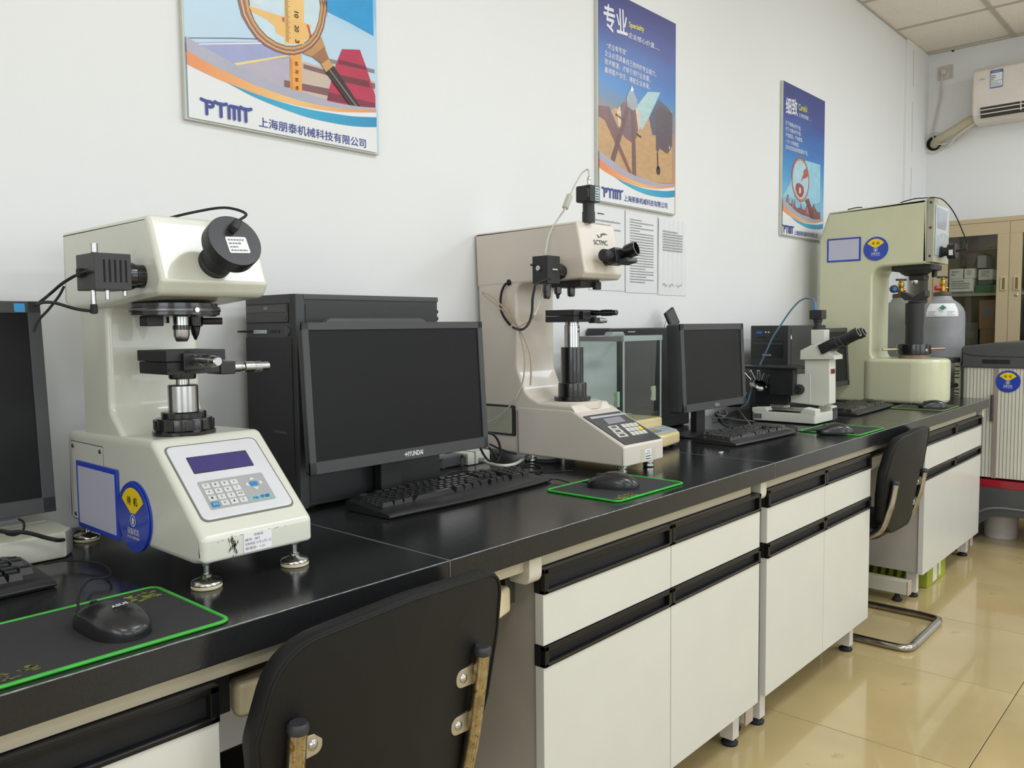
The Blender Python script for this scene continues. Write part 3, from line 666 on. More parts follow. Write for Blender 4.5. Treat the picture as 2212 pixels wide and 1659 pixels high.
# eyepiece assembly
e=[(1.7675,1.2625,1.3518)][0]; e=V(e); ax=V((0,-.97,.24)).normalized()
ey=finish(lathe(nb(),[(.016,-.003),(.016,.012),(.013,.014),(.013,.03)],e,e+ax,28),'eyepiece_neck',BLKG,t)
Em=Matrix((V((1,0,0)),V((0,.24,.97)).normalized(),-ax)).transposed().to_4x4(); Em.translation=e+ax*.03
Em=Em@Matrix.Scale(-1,4,(0,0,1)) if False else Em
finish(box(nb(),-.021,.027,-.021,.019,-.022,.010,.003,M=Em),'eyepiece_block',mat('252627',.35),ey)
finish(lathe(nb(),[(.011,0),(.011,.012),(.0155,.015),(.0155,.036),(.013,.039)],Em@V((-.018,0,-.006)),Em@V((-.1,0,-.006))),'drum_knob',BLKM,ey)
o=finish(lathe(nb(),[(.0135,0),(.0135,.012),(.018,.018),(.019,.042),(.0185,.046),(.0155,.046),(.014,.030),(.002,.028)],Em@V((.006,.002,-.018)),Em@V((.02,.006,-.1)),32),'ocular',BLKG,ey)
finish(lathe(nb(),[(.0186,.0462),(.0189,.0466),(.0172,.0470),(.0165,.0464)],Em@V((.006,.002,-.018)),Em@V((.02,.006,-.1)),32,False),'ocular_rim',mat('8f8f8f',.4),o)
finish(box(nb(),-.010,.036,-.026,-.014,-.046,-.014,.002,M=Em),'eyepiece_shelf',mat('3b3c3d',.35),ey)
# camera on top
tp=V([(1.7158,1.2744,1.446)][0])
ct=finish(lathe(nb(),[(.0165,0),(.0165,.026),(.015,.028),(.015,.052)],tp,tp+V((0,0,1)),28),'camera_tube',BLKM,t)
cb=finish(box(nb(),tp.x-.021,tp.x+.021,tp.y-.021,tp.y+.023,tp.z+.050,tp.z+.091,.0015),'camera_body',BLKM,t)
finish(box(nb(),tp.x-.024,tp.x-.0205,tp.y-.012,tp.y+.022,tp.z+.052,tp.z+.088,.001),'camera_side_cover',BLKM,cb)
pl=finish(box(nb(),tp.x+.000,tp.x+.017,tp.y-.0216,tp.y-.0208,tp.z+.053,tp.z+.088),'paper_label',mat('a9c4c4',.4),cb)
ring_text_block(pl,'small_print',INK,slope((0,tp.y-.0217,0),(0,0,1)),tp.x+.002,tp.x+.015,tp.z+.055,tp.z+.086,5,.0001)
finish(box(nb(),tp.x-.0216,tp.x-.0208,tp.y-.006,tp.y+.004,tp.z+.083,tp.z+.088),'white_tag',WHT,cb)
text('ARTRAY',(tp.x-.0213,tp.y-.012,tp.z+.083),(tp.x-.0213,tp.y-.012,tp.z+.060),.006,mat('8d8d8d',.5),cb,(0,-1,0),.01)
finish(lathe(nb(),[(.0065,0),(.0065,.006),(.0048,.007),(.0048,.012),(.0055,.013),(.0055,.022),(.003,.026)],tp+V((.002,0,.090)),tp+V((.002,0,1)),20),'cable_plug',CHROME,cb)
wl=[tuple(tp+V((.002,0,.114)))]+[(1.8295,1.36,1.6053),(1.8026,1.36,1.5931),(1.7833,1.36,1.572),(1.7641,1.36,1.5482),(1.7498,1.36,1.5267)]
WIRE=mat('c9c7b8',.4)
cable('camera_lead',wl+[(1.7269,1.355,1.4955),(1.6992,1.355,1.4676),(1.6698,1.355,1.4372),(1.6518,1.355,1.4109),(1.6427,1.355,1.3827),(1.6381,1.355,1.3626)]+[(1.6574,1.375,1.3264),(1.6525,1.375,1.287),(1.6434,1.375,1.2588),(1.6321,1.375,1.2334),(1.6167,1.375,1.211)],.0024,WIRE,parent=t)
b0,b1=[V(p) for p in [(1.7463,1.358,1.5275),(1.7251,1.358,1.4914)]]
finish(cyl(nb(),b0,b1,.0085,18,.002),'ferrite_bead',mat('c4c4b4',.35),t)
# lamp housing
lh=finish(box(nb(),1.591,1.640,1.308,1.358,1.290,1.3585,.001),'lamp_housing',BLKM,t)
finish(lathe(nb(),[(.0205,0),(.0215,.001),(.0215,.018),(.018,.020),(.018,.031)],(1.640,1.327,1.322),(2,1.327,1.322)),'lamp_flange',BLKG,lh)
finish(cyl(nb(),(1.5915,1.336,1.328),(1.586,1.336,1.328),.007,20,.001),'thumb_screw',STEEL,lh)
finish(cyl(nb(),(1.608,1.3085,1.324),(1.626,1.3065,1.324),.0035,12,.001),'clip',CHROME,lh)
finish(cyl(nb(),(1.592,1.354,1.337),(1.578,1.356,1.337),.0028,12),'pin',STEEL,lh)
cable('lamp_lead',[(1.600,1.3075,1.302)]+[(1.5634,1.32,1.2888),(1.5529,1.32,1.2712),(1.5464,1.32,1.2498),(1.544,1.32,1.2205),(1.5354,1.32,1.1966),(1.519,1.32,1.1808),(1.5008,1.32,1.1757)]+[(1.665,1.4878,1.1794),(1.665,1.5114,1.1958),(1.665,1.5311,1.2198),(1.665,1.5368,1.2466),(1.665,1.5323,1.276),(1.665,1.5199,1.2962),(1.665,1.5038,1.3022)],.0032,RUB,parent=t)
finish(lathe(nb(),[(.0075,0),(.0085,.001),(.0085,.005),(.004,.007)],(1.675,[(1.672,1.5102,1.3027)][0][1],[(1.672,1.5102,1.3027)][0][2]),(0,[(1.672,1.5102,1.3027)][0][1],[(1.672,1.5102,1.3027)][0][2])),'grommet',RUB,t)
LW=mat('b9a28c',.45)
kn=[(1.655,1.4652,1.1808)][0]
cable('looped_lead',[kn]+[(1.65,1.4897,1.2043),(1.65,1.5211,1.2312),(1.65,1.5613,1.2559),(1.65,1.5879,1.2731),(1.65,1.5837,1.2781),(1.65,1.553,1.2645),(1.65,1.517,1.2385),(1.65,1.4857,1.2101)]+[kn],.0019,LW,parent=t)
cable('looped_lead',[kn]+[(1.652,1.4837,1.2043),(1.652,1.5028,1.2455),(1.652,1.5124,1.2677),(1.652,1.5086,1.2573),(1.652,1.4874,1.2218),(1.652,1.4682,1.1924)]+[kn],.0019,LW,parent=t)
cable('looped_lead',[kn]+[(1.655,1.4438,1.1893),(1.655,1.4209,1.1991),(1.655,1.4076,1.2117)],.0017,LW,parent=t)
cable('hanging_lead',[kn]+[(1.655,1.4443,1.1536),(1.655,1.4256,1.1191),(1.655,1.4203,1.0904),(1.655,1.4199,1.0616),(1.655,1.4229,1.0268)],.0024,LW,parent=t)
cable('hanging_lead',[kn]+[(1.655,1.4521,1.142),(1.655,1.443,1.1073),(1.655,1.4435,1.0667),(1.655,1.4516,1.0315)]+[(1.645,1.4686,0.9905),(1.645,1.5007,0.9592),(1.645,1.5374,0.933),(1.645,1.579,0.9166),(1.645,1.6173,0.9062)],.0022,mat('c2bba4',.45),parent=t)
cable('lead_tie',[(1.652,1.4703,1.1779),(1.652,1.4625,1.1831),(1.652,1.4548,1.1784)],.0028,LW,parent=t)
# turret and objectives
tr=finish(box(nb(),1.715,1.80,1.30,1.40,1.285,1.303,.003),'turret_slide',BLKM,t)
finish(box(nb(),1.765,1.79,1.288,1.30,1.278,1.298,.002),'turret_stop',BLKM,tr)
for px,py,nm in ((770,1195,'objective'),(990,1185,'objective')):
    p=V(U("y1.35","1000,350,4.254","%d,%d"%(px,py))[0]) if False else None
for (ox,oz,nm,pf) in (([(1.6527,1.362,1.2535)][0],0,'objective',[(.006,0),(.009,.002),(.0098,.010),(.0098,.02),(.0105,.021),(.0105,.036)]),
                   ([(1.7418,1.352,1.2605)][0],0,'objective',[(.006,0),(.0095,.002),(.0105,.010),(.0105,.022),(.012,.023),(.012,.036)]),
                   ([(1.6926,1.358,1.2541)][0],0,'indenter',[(.0015,0),(.004,.003),(.005,.010),(.0095,.014),(.010,.030)])):
    finish(lathe(nb(),pf,ox,(ox[0],ox[1],2),24),nm,BLKG,tr)
# stage
c=(1.752,1.358)
st=finish(box(nb(),1.700,1.800,1.311,1.407,1.2100,1.2255,.001),'stage_top',BLKM,t)
finish(box(nb(),1.700,1.800,1.311,1.407,1.1935,1.2090,.001),'stage_slide',mat('1e1e1f',.5),st)
finish(box(nb(),1.775,1.80,1.300,1.32,1.190,1.205,.001),'micrometer_mount',BLKM,st)
finish(box(nb(),1.725,1.76,1.300,1.312,1.200,1.221,.002),'micrometer_mount',mat('151516',.4),st)
micrometer(st,(1.775,1.308,1.2165),(1.775,1.228,1.2165),.0078,mat('58585a',.3,1))
micrometer(st,(1.80,1.33,1.197),(1.868,1.33,1.197),.0072)
col=finish(lathe(nb(),[(.0205,0),(.0205,.058),(.0185,.0585),(.0185,.068)],(c[0],c[1],1.126),(c[0],c[1],2),36),'screw_column',STEEL,t)
bm=nb()
for z in (1.180,1.168): cyl(bm,(c[0]+.002,c[1]-.019,z),(c[0]+.002,c[1]-.0215,z),.0022,12)
finish(bm,'column_holes',mat('050505',.6),col)
finish(lathe(nb(),[(.047,0),(.049,.001),(.049,.010),(.038,.011),(.038,.045),(.0365,.047),(.030,.048),(.030,.140),(.029,.142),(.021,.142)],(c[0],c[1],.985),(c[0],c[1],2),48),'column_collar',BLKG,t)

# the middle tester stands a little deeper on the bench
t.location=(1.76*1.06,1.37*1.06,1.183-.390*1.06); t.scale=(1.06,1.06,1.06)

# ================= MONITORS =================
def monitor(x0,x1,zb,zt,yb,yt,bez,dep,label,logo=None,colr='3a3b3c',bot=None,base=(0,.10,.055),hump=None,nz=None):
    cx=(x0+x1)/2; t=thing('monitor',label,'monitor',(cx,yb,.793))
    wv=x1-x0; hv=hypot(zt-zb,yt-yb); M=slope((cx,yb,zb),(0,yt-yb,zt-zb)); body=mat(colr,.42,bump=.05,bs=900); bot=bot or bez
    # local: s (x), t (up), h (towards viewer)
    P=M@Matrix.Translation((0,0,-dep)); 
    finish(prism(nb(),rrect(-wv/2,wv/2,0,hv,.008),M,-.012,0.0,.002),'rear_shell',body,t)
    finish(prism(nb(),rrect(-wv/2+.03,wv/2-.03,.02,hv-.03,.02),M,-.012-dep,-.011,.008,2),'rear_bulge',body,t)
    if hump: finish(prism(nb(),rrect(hump[0],hump[1],.06,hv+hump[2],.03),M,-.05,-.02,.010,2),'rear_hump',body,t)
    bm=nb()
    for a,b,c,d in ((-wv/2,wv/2,hv-bez,hv),(-wv/2,wv/2,0,bot),(-wv/2,-wv/2+bez,0,hv),(wv/2-bez,wv/2,0,hv)):
        prism(bm,[(a,c),(b,c),(b,d),(a,d)],M,-.001,.0045,.0012,1)
    finish(bm,'bezel',body,t)
    finish(prism(nb(),[(-wv/2+bez-.001,bot-.001),(wv/2-bez+.001,bot-.001),(wv/2-bez+.001,hv-bez+.001),(-wv/2+bez-.001,hv-bez+.001)],M,-.001,.0008),'screen',SCR,t)
    if logo:
        s,a,b,h,m=logo; text(s,M@V((a,bot*.32,.0048)),M@V((b,bot*.32,.0048)),h,m,t,M.to_3x3()@V((0,1,0)),.03,name='logo')
    if base:
        bxo,brx,bry=base; by_=yb+.045+bry*.4 if nz is None else nz[0]; z0=.7932 if nz is None else nz[1]
        finish(prism(nb(),[(-.03,by_-.012),(.03,by_-.012),(.028,by_+.012),(-.028,by_+.012)],Matrix.Translation((cx+bxo,0,0)),z0+.008,zb+.12,.004),'neck',BLKM,t)
        bm=lathe(nb(),[(.95,0),(1,.003),(.99,.008),(.85,.011),(.3,.013)],(0,0,0),(0,0,1),40)
        bmesh.ops.transform(bm,matrix=Matrix.Translation((cx+bxo,by_,z0))@Matrix.Rotation(0,4,'Z')@Matrix.Diagonal((brx,bry,1,1))@Matrix.Rotation(RD(0),4,'Z'),verts=bm.verts)
        finish(bm,'stand_base',BLKM,t)
    return t,M,wv,hv
LG=mat('d8d8d8',.4)
t,M,wv,hv=monitor(.947,1.466,.8875,1.196,1.402,1.420,.0165,.012,'wide black monitor in front of the big computer tower, between the two nearer testers',
  ('•HYUNDAI',-.012,.042,.0105,LG),'3b3c3d',.026,(0,.10,.024),hump=(-.19,.11,.012),nz=(1.472,.7932))
t,M,wv,hv=monitor(-.03,.533,.865,1.236,1.575,1.605,.021,.020,'black monitor cut off by the left picture edge, blue energy sticker in its corner',None,'404243',.027,(.06,.10,.05),nz=(1.665,.8405))
finish(prism(nb(),rrect(wv/2-.042,wv/2-.025,hv-.019,hv-.004,.001),M,.0045,.0050),'energy_sticker',mat('3f9fd8',.4),t)
t,M,wv,hv=monitor(2.376,2.823,.8930,1.186,1.385,1.40,.0215,.030,'squarish black monitor in front of the keyboard, right of the glass balance',('DELL',-.012,.020,.0085,mat('a9a9ad',.4)),'37383a',.026,(0,.11,.06),nz=(1.455,.7932))
finish(prism(nb(),rrect(-wv/2-.001,wv/2+.001,-.002,hv+.001,.01),M,-.050,-.008,.006,2),'side_shell',mat('2c2d2f',.45),t)
t,M,wv,hv=monitor(3.775,4.155,.878,1.160,1.488,1.506,.020,.016,'black monitor half hidden behind the microscope, against the tall tester',None,'38393a',.024,(0,.09,.05),nz=(1.55,.7932))
# ================= COMPUTER TOWERS =================
t=thing('computer_tower','big black computer tower with a disc drive, behind the wide monitor','computer',(1.19,1.6,.793))
x0,x1,y0,y1,z1=.985,1.398,1.502,1.690,1.257; CB=mat('2e2f30',.5,bump=.1,bs=900,stretch=(1,1,.15)); CB2=mat('3a3b3c',.45)
finish(box(nb(),x0+.022,x1,y0,y1,.80,z1-.002,.003),'case',CB,t)
finish(box(nb(),x0+.03,x1-.006,y0-.0015,y0+.002,.81,z1-.022,.001),'side_panel',mat('2b2c2d',.5,bump=.08,bs=900),t)
finish(box(nb(),x0+.023,x1+.001,y0-.002,y1+.001,z1-.012,z1,.002),'top_rim',mat('424344',.45),t)
fb=finish(prism(nb(),[(x0+.0,y0+.012,.006),(x0+.006,y0-.002,.004),(x0+.026,y0-.002),(x0+.026,y1+.001),(x0,y1,.004)],'z',.797,z1,.002),'front_bezel',CB2,t)
A=Matrix(((0,0,-1,x0),(-1,0,0,0),(0,1,0,0),(0,0,0,1)))
finish(prism(nb(),rrect(-1.684,-1.517,1.196,1.238,.002),A,-.0005,.0008),'bay_gap',mat('0c0c0c',.6),fb)
dv=finish(prism(nb(),rrect(-1.682,-1.519,1.198,1.236,.002),A,.0005,.003,.0006),'disc_drive',mat('414243',.45),fb)
finish(prism(nb(),[(-1.679,1.2185),(-1.60,1.2205),(-1.522,1.2185),(-1.522,1.2345),(-1.679,1.2345)],A,.003,.0042,.0004),'drive_tray',mat('4b4c4d',.4),dv)
text('DVD',A@V((-1.606,1.2255,.0044)),A@V((-1.592,1.2255,.0044)),.005,LG,dv,(0,0,1))
finish(box(nb(),x0-.0045,x0-.002,1.523,1.533,1.203,1.208,.001),'eject_button',BLKG,dv)
finish(box(nb(),x0-.032,x0-.001,1.660,1.672,1.176,1.1805,.001),'usb_stick',BLKM,fb)
finish(box(nb(),x0-.003,x0+.0,1.602,1.655,1.1735,1.1815,.001),'silver_strip',mat('c8d0cc',.3,.6),fb)
for y in (1.585,1.572,1.558): finish(box(nb(),x0-.001,x0+.0,y-.004,y+.004,1.175,1.181),'port',mat('070707',.5),fb)
finish(cyl(nb(),(x0+.0005,1.524,1.178),(x0-.003,1.524,1.178),.0105,24,.001),'power_button',mat('3c3d3e',.3),fb)
finish(prism(nb(),rrect(-1.69,-1.51,.80,1.165,.003),A,-.0006,.0012,.0006),'front_mesh',mat('29292a',.6,bump=.4,bs=500,stretch=(1,1,.04)),fb)
text('SAHARA',A@V((-1.585,.958,.0014)),A@V((-1.535,.958,.0014)),.006,mat('77787a',.5),fb,(0,0,1))
for z in (1.19,1.205,1.222): finish(cyl(nb(),(x1,y0+.01,z),(x1+.008,y0+.01,z),.005,12,.001),'thumb_screw',BLKM,t)
for x in (x0+.05,x1-.05):
    for y in (y0+.03,y1-.03): finish(cyl(nb(),(x,y,.7932),(x,y,.801),.012,16),'foot',RUB,t)
t=thing('computer_tower','slim black desktop computer standing behind the glass balance','computer',(2.58,1.685,.793))
finish(box(nb(),2.335,2.86,1.637,1.732,.797,1.1735,.005),'case',mat('242526',.45,bump=.05,bs=900),t)
fb=finish(box(nb(),2.316,2.336,1.635,1.733,.796,1.1745,.005),'front_bezel',mat('303132',.4),t)
finish(box(nb(),2.37,2.83,1.6355,1.638,.83,1.150,.001),'side_panel',mat('1e1f20',.45),t)
ring_text_block(t,'printed_mark',LG,slope((0,1.635,0),(0,0,1)),2.43,2.475,1.157,1.165,1)
for x in (2.36,2.82): finish(box(nb(),x-.01,x+.01,1.645,1.725,.7932,.798),'foot',RUB,t)
t=thing('phone_stand','small black device propped on a wire stand on top of the slim computer','stand',(2.80,1.68,1.1745))
Q=Matrix.Translation((2.80,1.665,1.1785))@Matrix.Rotation(RD(-24),4,'Y')@Matrix.Rotation(RD(-12),4,'X')
finish(box(nb(),-.034,.030,-.006,.006,0,.070,.004,M=Q),'device',BLKM,t)
finish(box(nb(),-.026,.022,-.0068,-.0055,.008,.064,.002,M=Q),'face',mat('3a3b3d',.3),t)
finish(tube(nb(),[tuple(Q@V((-.02,.008,.045))),(2.775,1.70,1.1765),(2.80,1.70,1.1765)],.001,6,1,False),'wire_leg',STEEL,t)
t=thing('computer_tower','black computer tower with blue sticker and two jack sockets, behind the microscope','computer',(3.5,1.53,.793))
x0,x1,y0,y1,z1=3.352,3.76,1.4535,1.622,1.1755
finish(box(nb(),x0+.02,x1,y0,y1,.798,z1,.004),'case',mat('222324',.35,bump=.04,bs=900),t)
fb=finish(box(nb(),x0,x0+.021,y0-.001,y1+.001,.797,z1+.001,.005),'front_bezel',mat('2a2b2c',.35),t)
A=Matrix(((0,0,-1,x0),(-1,0,0,0),(0,1,0,0),(0,0,0,1)))
finish(prism(nb(),rrect(-1.595,-1.568,1.142,1.152,.001),A,0,.001),'blue_sticker',mat('2c5fc0',.3),fb)
for y in (1.553,1.540): finish(lathe(nb(),[(.0035,0),(.0035,.001),(.0015,.001)],A@V((-y,1.148,0)),A@V((-y,1.148,1)),14),'jack',LG,fb)
finish(prism(nb(),[(-1.612,1.04),(-1.612,1.113,.004),(-1.475,1.113,.004),(-1.475,1.04)],A,0,.0022,.0008),'drive_door',mat('1d1e1f',.25),fb)
finish(prism(nb(),rrect(-1.612,-1.475,1.095,1.104,.001),A,.0022,.003),'disc_slot',mat('343536',.3),fb)
finish(prism(nb(),rrect(-1.59,-1.55,1.122,1.129,.001),A,0,.0015),'card_slot',mat('0a0a0a',.4),fb)
finish(prism(nb(),rrect(-1.54,-1.50,1.128,1.131,.001),A,0,.0015),'usb_slot',mat('0a0a0a',.4),fb)
text('lenovo',A@V((-1.565,1.048,.0024)),A@V((-1.528,1.048,.0024)),.0075,LG,fb,(0,0,1),.02)
finish(box(nb(),x0+.03,x1-.01,y0-.0015,y0+.001,.82,1.165,.001),'side_panel',mat('1f2021',.3),t)
finish(prism(nb(),[(3.372,1.118),(3.385,1.118),(3.382,1.130),(3.374,1.138)],slope((0,y0-.0016,0),(0,0,1)),0,.0005),'torn_sticker',LG,t)
for x in (3.40,3.70): finish(box(nb(),x-.01,x+.01,1.47,1.60,.7932,.799),'foot',RUB,t)

# ================= KEYBOARDS =================
KM=mat('202021',.32,coat=.4); 
def key_mesh():
    bm=nb(); a=[bm.verts.new((x,y,0)) for x,y in ((-.5,-.5),(.5,-.5),(.5,.5),(-.5,.5))]
    b=[bm.verts.new((x*.78,y*.74+.03,1)) for x,y in ((-.5,-.5),(.5,-.5),(.5,.5),(-.5,.5))]
    c=[bm.verts.new((x*.5,y*.5+.03,.93)) for x,y in ((-.5,-.5),(.5,-.5),(.5,.5),(-.5,.5))]
    for i in range(4): bm.faces.new((a[i-1],a[i],b[i],b[i-1])); bm.faces.new((b[i-1],b[i],c[i],c[i-1]))
    bm.faces.new(c); me=bpy.data.meshes.new('key'); bm.to_mesh(me); bm.free(); me.materials.append(KM); return me
KEY=key_mesh()
def rows():
    u=1; R=[]
    R.append([(0,1)]+[(2+i,1) for i in range(4)]+[(6.5+i,1) for i in range(4)]+[(11+i,1) for i in range(4)]+[(15.4+i,1) for i in range(3)])
    R.append([(i,1) for i in range(13)]+[(13,2)]+[(15.4+i,1) for i in range(3)]+[(18.8+i,1) for i in range(4)])
    R.append([(0,1.5)]+[(1.5+i,1) for i in range(12)]+[(13.5,1.5)]+[(15.4+i,1) for i in range(3)]+[(18.8+i,1) for i in range(3)]+[(21.8,1)])
    R.append([(0,1.75)]+[(1.75+i,1) for i in range(11)]+[(12.75,2.25)]+[(18.8+i,1) for i in range(3)])
    R.append([(0,2.25)]+[(2.25+i,1) for i in range(10)]+[(12.25,2.75)]+[(16.4,1)]+[(18.8+i,1) for i in range(3)]+[(21.8,1)])
    R.append([(0,1.5),(1.5,1.25),(2.75,1.25),(4,6),(10,1.25),(11.25,1.25),(12.5,1.25),(13.75,1.25)]+[(15.4+i,1) for i in range(3)]+[(18.8,2),(20.8,1)])
    return R
def keyboard(L,D,loc,rz,label,curve=.012,lip=.035,zb=.030,brand=None):
    t=thing('keyboard',label,'keyboard')
    n=20; prof=[(0,.002),(-.002,.006),(.001,.010),(.008,.0135),(lip-.004,.0155),(lip,.0145),(D-.006,zb-.002),(D,zb-.005),(D,.004),(D-.01,.001),(.01,.001)]
    bm=nb(); R=[]
    for i in range(n+1):
        s=i/n; x=-L/2+L*s; f=curve*(1-(2*s-1)**2); e=min(1,min(s,1-s)*n/1.0); r=[]
        for y,z in prof:
            yy=y-f*max(0,1-y/lip) if y<lip else y; r.append(bm.verts.new((x,yy+(0 if e>0 else .002),z if e>0 else z*.75)))
        R.append(r)
    for a,b in zip(R,R[1:]):
        for j in range(len(prof)): bm.faces.new((a[j-1],a[j],b[j],b[j-1]))
    bm.faces.new(R[0]); bm.faces.new(R[-1])
    finish(bm,'body',mat('232324',.4,bump=.05,bs=800),t,30)
    sl=atan2(zb-.018,D-lip); px=(L-.03)/22.85; yt=D-.016; pitch=(D-lip-.022)/6.35
    for r,row in enumerate(rows()):
        y=yt-pitch*(r+.5) - (.35*pitch if r>0 else 0); z=.0145+(y-lip)*math.tan(sl)
        for a,wd in row:
            k=bpy.data.objects.new('key',KEY); COL.objects.link(k); k.parent=t
            k.location=(-L/2+.015+(a+wd/2)*px,y,z); k.rotation_euler=(sl,0,0); k.scale=(wd*px*.96,pitch*.96,.0105)
    if brand: ring_text_block(t,'printed_mark',mat('b4b4b4',.5),Matrix.Translation((0,0,zb-.0022)),-.022,.018,D-.016,D-.007,1)
    bm=nb()
    for x in (-.4,.4): box(bm,x*L-.012,x*L+.012,D-.03,D-.018,0,.004); box(bm,x*L-.012,x*L+.012,.01,.02,0,.003)
    finish(bm,'foot',RUB,t)
    t.location=loc; t.rotation_euler=(0,0,rz); return t
keyboard(.525,.145,(1.325,1.296,.7935),RD(.6),'black keyboard with curved front lip below the wide monitor',.012,.036,.030,True)
keyboard(.50,.165,(.202,1.345,.7935),RD(0),'black keyboard cut off by the left picture edge, only its number pad showing',.004,.022,.026)
keyboard(.425,.160,(2.628,1.205,.7935),RD(-2.5),'black keyboard in front of the squarish monitor',.004,.024,.026)
keyboard(.535,.165,(3.79,1.232,.7935),RD(2),'black keyboard at the far end, between microscope and tall tester',.004,.024,.026)

# ================= MOUSE PADS AND MICE =================
GRN=mat('3fae3c',.6,bump=.6,bs=900,var=.15,vs=40); CLO=mat('2d2d2f',.75,bump=.35,bs=1200,var=.08,vs=40)
def pad(x0,x1,y0,y1,label,edge=GRN,blots=()):
    t=thing('mouse_pad',label,'mouse pad',((x0+x1)/2,(y0+y1)/2,.7932)); z=.7934
    finish(prism(nb(),rrect(x0+.001,x1-.001,y0+.001,y1-.001,.016),'z',z,z+.0028,.0006,1,6),'cloth',CLO,t)
    P=fillet(rrect(x0+.001,x1-.001,y0+.001,y1-.001,.016),6); P.append(P[0])
    bm=nb(); tube(bm,[(x,y,0) for x,y in P],.0031,8,1,False); bmesh.ops.transform(bm,matrix=Matrix.Translation((0,0,z+.0022))@Matrix.Diagonal((1,1,.8,1)),verts=bm.verts)
    finish(bm,'stitched_edge',edge,t)
    for (cx,cy,wx,wy,n,col) in blots:
        R=random.Random(int(cx*900)); bm=nb()
        for k in range(n):
            a=cx+R.uniform(-wx,wx); b=cy+R.uniform(-wy,wy); r=R.uniform(.0015,.0050)
            plate(bm,[(a+r*R.uniform(.6,1.6)*cos(q_*pi/4),b+r*R.uniform(.4,1)*sin(q_*pi/4),z+.0029) for q_ in range(8)],(0,0,1),.0001)
        finish(bm,'printed_blots',mat(col,.7,var=.3,vs=60),t)
    return t
pad(.262,.549,1.004,1.226,'large black mouse pad with lime edge at the lower left',GRN,((.508,1.190,.028,.016,44,'8a8e33'),(.292,1.03,.035,.012,26,'6f722e')))
pad(1.488,1.774,1.028,1.236,'black mouse pad with bright lime edge in front of the beige slanted tester',mat('2fb436',.6,bump=.6,bs=900,var=.15,vs=40),((1.548,1.050,.036,.014,60,'8d9236'),))
pad(2.90,3.165,1.002,1.214,'black mouse pad with thin green edge in front of the microscope',GRN,((3.01,1.035,.03,.01,8,'3b3a33'),))
pad(3.922,4.195,1.0,1.22,'dark mouse pad with yellow-green edge at the far end of the bench',mat('6f7f38',.6,bump=.6,bs=900))
MB=mat('1b1b1d',.3,coat=.25,bump=.03,bs=900); MB2=mat('101011',.5)
def mouse(loc,rz,label,logo=None,L=.118,W=.066,H=.038):
    """local: front (buttons, cable) towards +y"""
    t=thing('computer_mouse',label,'mouse')
    def sec(v,sc=1,z0=.004):
        w_=W/2*(1-abs(2*v-1)**2.6)**.42*(.92+.08*cos((v-.25)*6))*sc; hh=H*(max(0,sin(pi*min(1,(v*.90+.03))))**.62)*(.80+.28*(1-v))*.98
        return w_,hh
    bm=nb(); nv,nu=26,18; G=[]
    for i in range(nv+1):
        v=i/nv; v=.004+.992*v; w_,hh=sec(v); r=[]
        for j in range(nu+1):
            a=pi*j/nu; x=-w_*cos(a)*(1.0 if abs(cos(a))<.9 else 1); z=.0045+max(.001,hh-.0045)*sin(a)**.62
            r.append(bm.verts.new((x,-L/2+L*v,z)))
        G.append(r)
    for a,b in zip(G,G[1:]):
        for j in range(nu): bm.faces.new((a[j],a[j+1],b[j+1],b[j]))
    for a in (G[0],G[-1]): bm.faces.new(a)
    finish(bm,'shell',MB,t,60)
    bm=nb(); pts=[]
    for i in range(27):
        v=.004+.992*i/26; w_,hh=sec(v); pts.append((w_,-L/2+L*v))
    prism(bm,pts+[(-x,y) for x,y in pts[::-1]],'z',.0,.0055); finish(bm,'underside',MB2,t)
    def top(x,y):
        v=(y+L/2)/L; w_,hh=sec(min(.99,max(.01,v))); c_=max(-.98,min(.98,x/w_)); return .0045+max(.001,hh-.0045)*(1-c_*c_)**.31
    pts=[(0,y,top(0,y)+.0001) for y in [L/2*.96-k*.0075 for k in range(7)]]; finish(tube(nb(),pts,.0006,5,2),'button_split',mat('030303',.6),t)
    for s in (-1,1):
        pts=[(s*W*.5*.80*q_,L*.05+.004*abs(s)-.0*q_,top(s*W*.4*q_,L*.05)+.0001) for q_ in (0,.3,.6,.85)]
    wy=L*.27; finish(lathe(nb(),[(.0075,0),(.0095,.001),(.0095,.006),(.0075,.007)],(-.0035,wy,top(0,wy)-.0062),(1,wy,top(0,wy)-.0062),24),'scroll_wheel',MB2,t)
    if logo:
        p0=V((-.009,-.022,top(0,-.022)+.0004)); p1=V((.012,-.022,top(.0,-.022)+.0004)); 
        text(logo,(-.011,-.024,top(0,-.024)+.0006),(.011,-.024,top(0,-.024)+.0006),.0055,mat('c8c8c8',.4),t,(0,1,(top(0,-.018)-top(0,-.024))/.006),.04,name='logo')
    finish(cyl(nb(),(0,L/2-.003,.010),(0,L/2+.012,.010),.003,12,r1=.002),'cable_relief',RUB,t)
    t.location=loc; t.rotation_euler=(0,0,rz); return t
zp=.7967
mouse((.428,1.090,zp),RD(10),'black glossy mouse on the large lime-edged pad at the lower left','ASUS',.128,.070,.040)
mouse((1.612,1.128,zp),RD(28),'black mouse on the lime-edged pad near the beige slanted tester',None,.125,.066,.042)
mouse((2.905,1.085,zp),RD(35),'black mouse on the green-edged pad before the microscope',None,.125,.066,.040)
mouse((4.03,1.066,zp),RD(35),'black mouse on the far pad beside the tallest tester',None,.125,.066,.040)
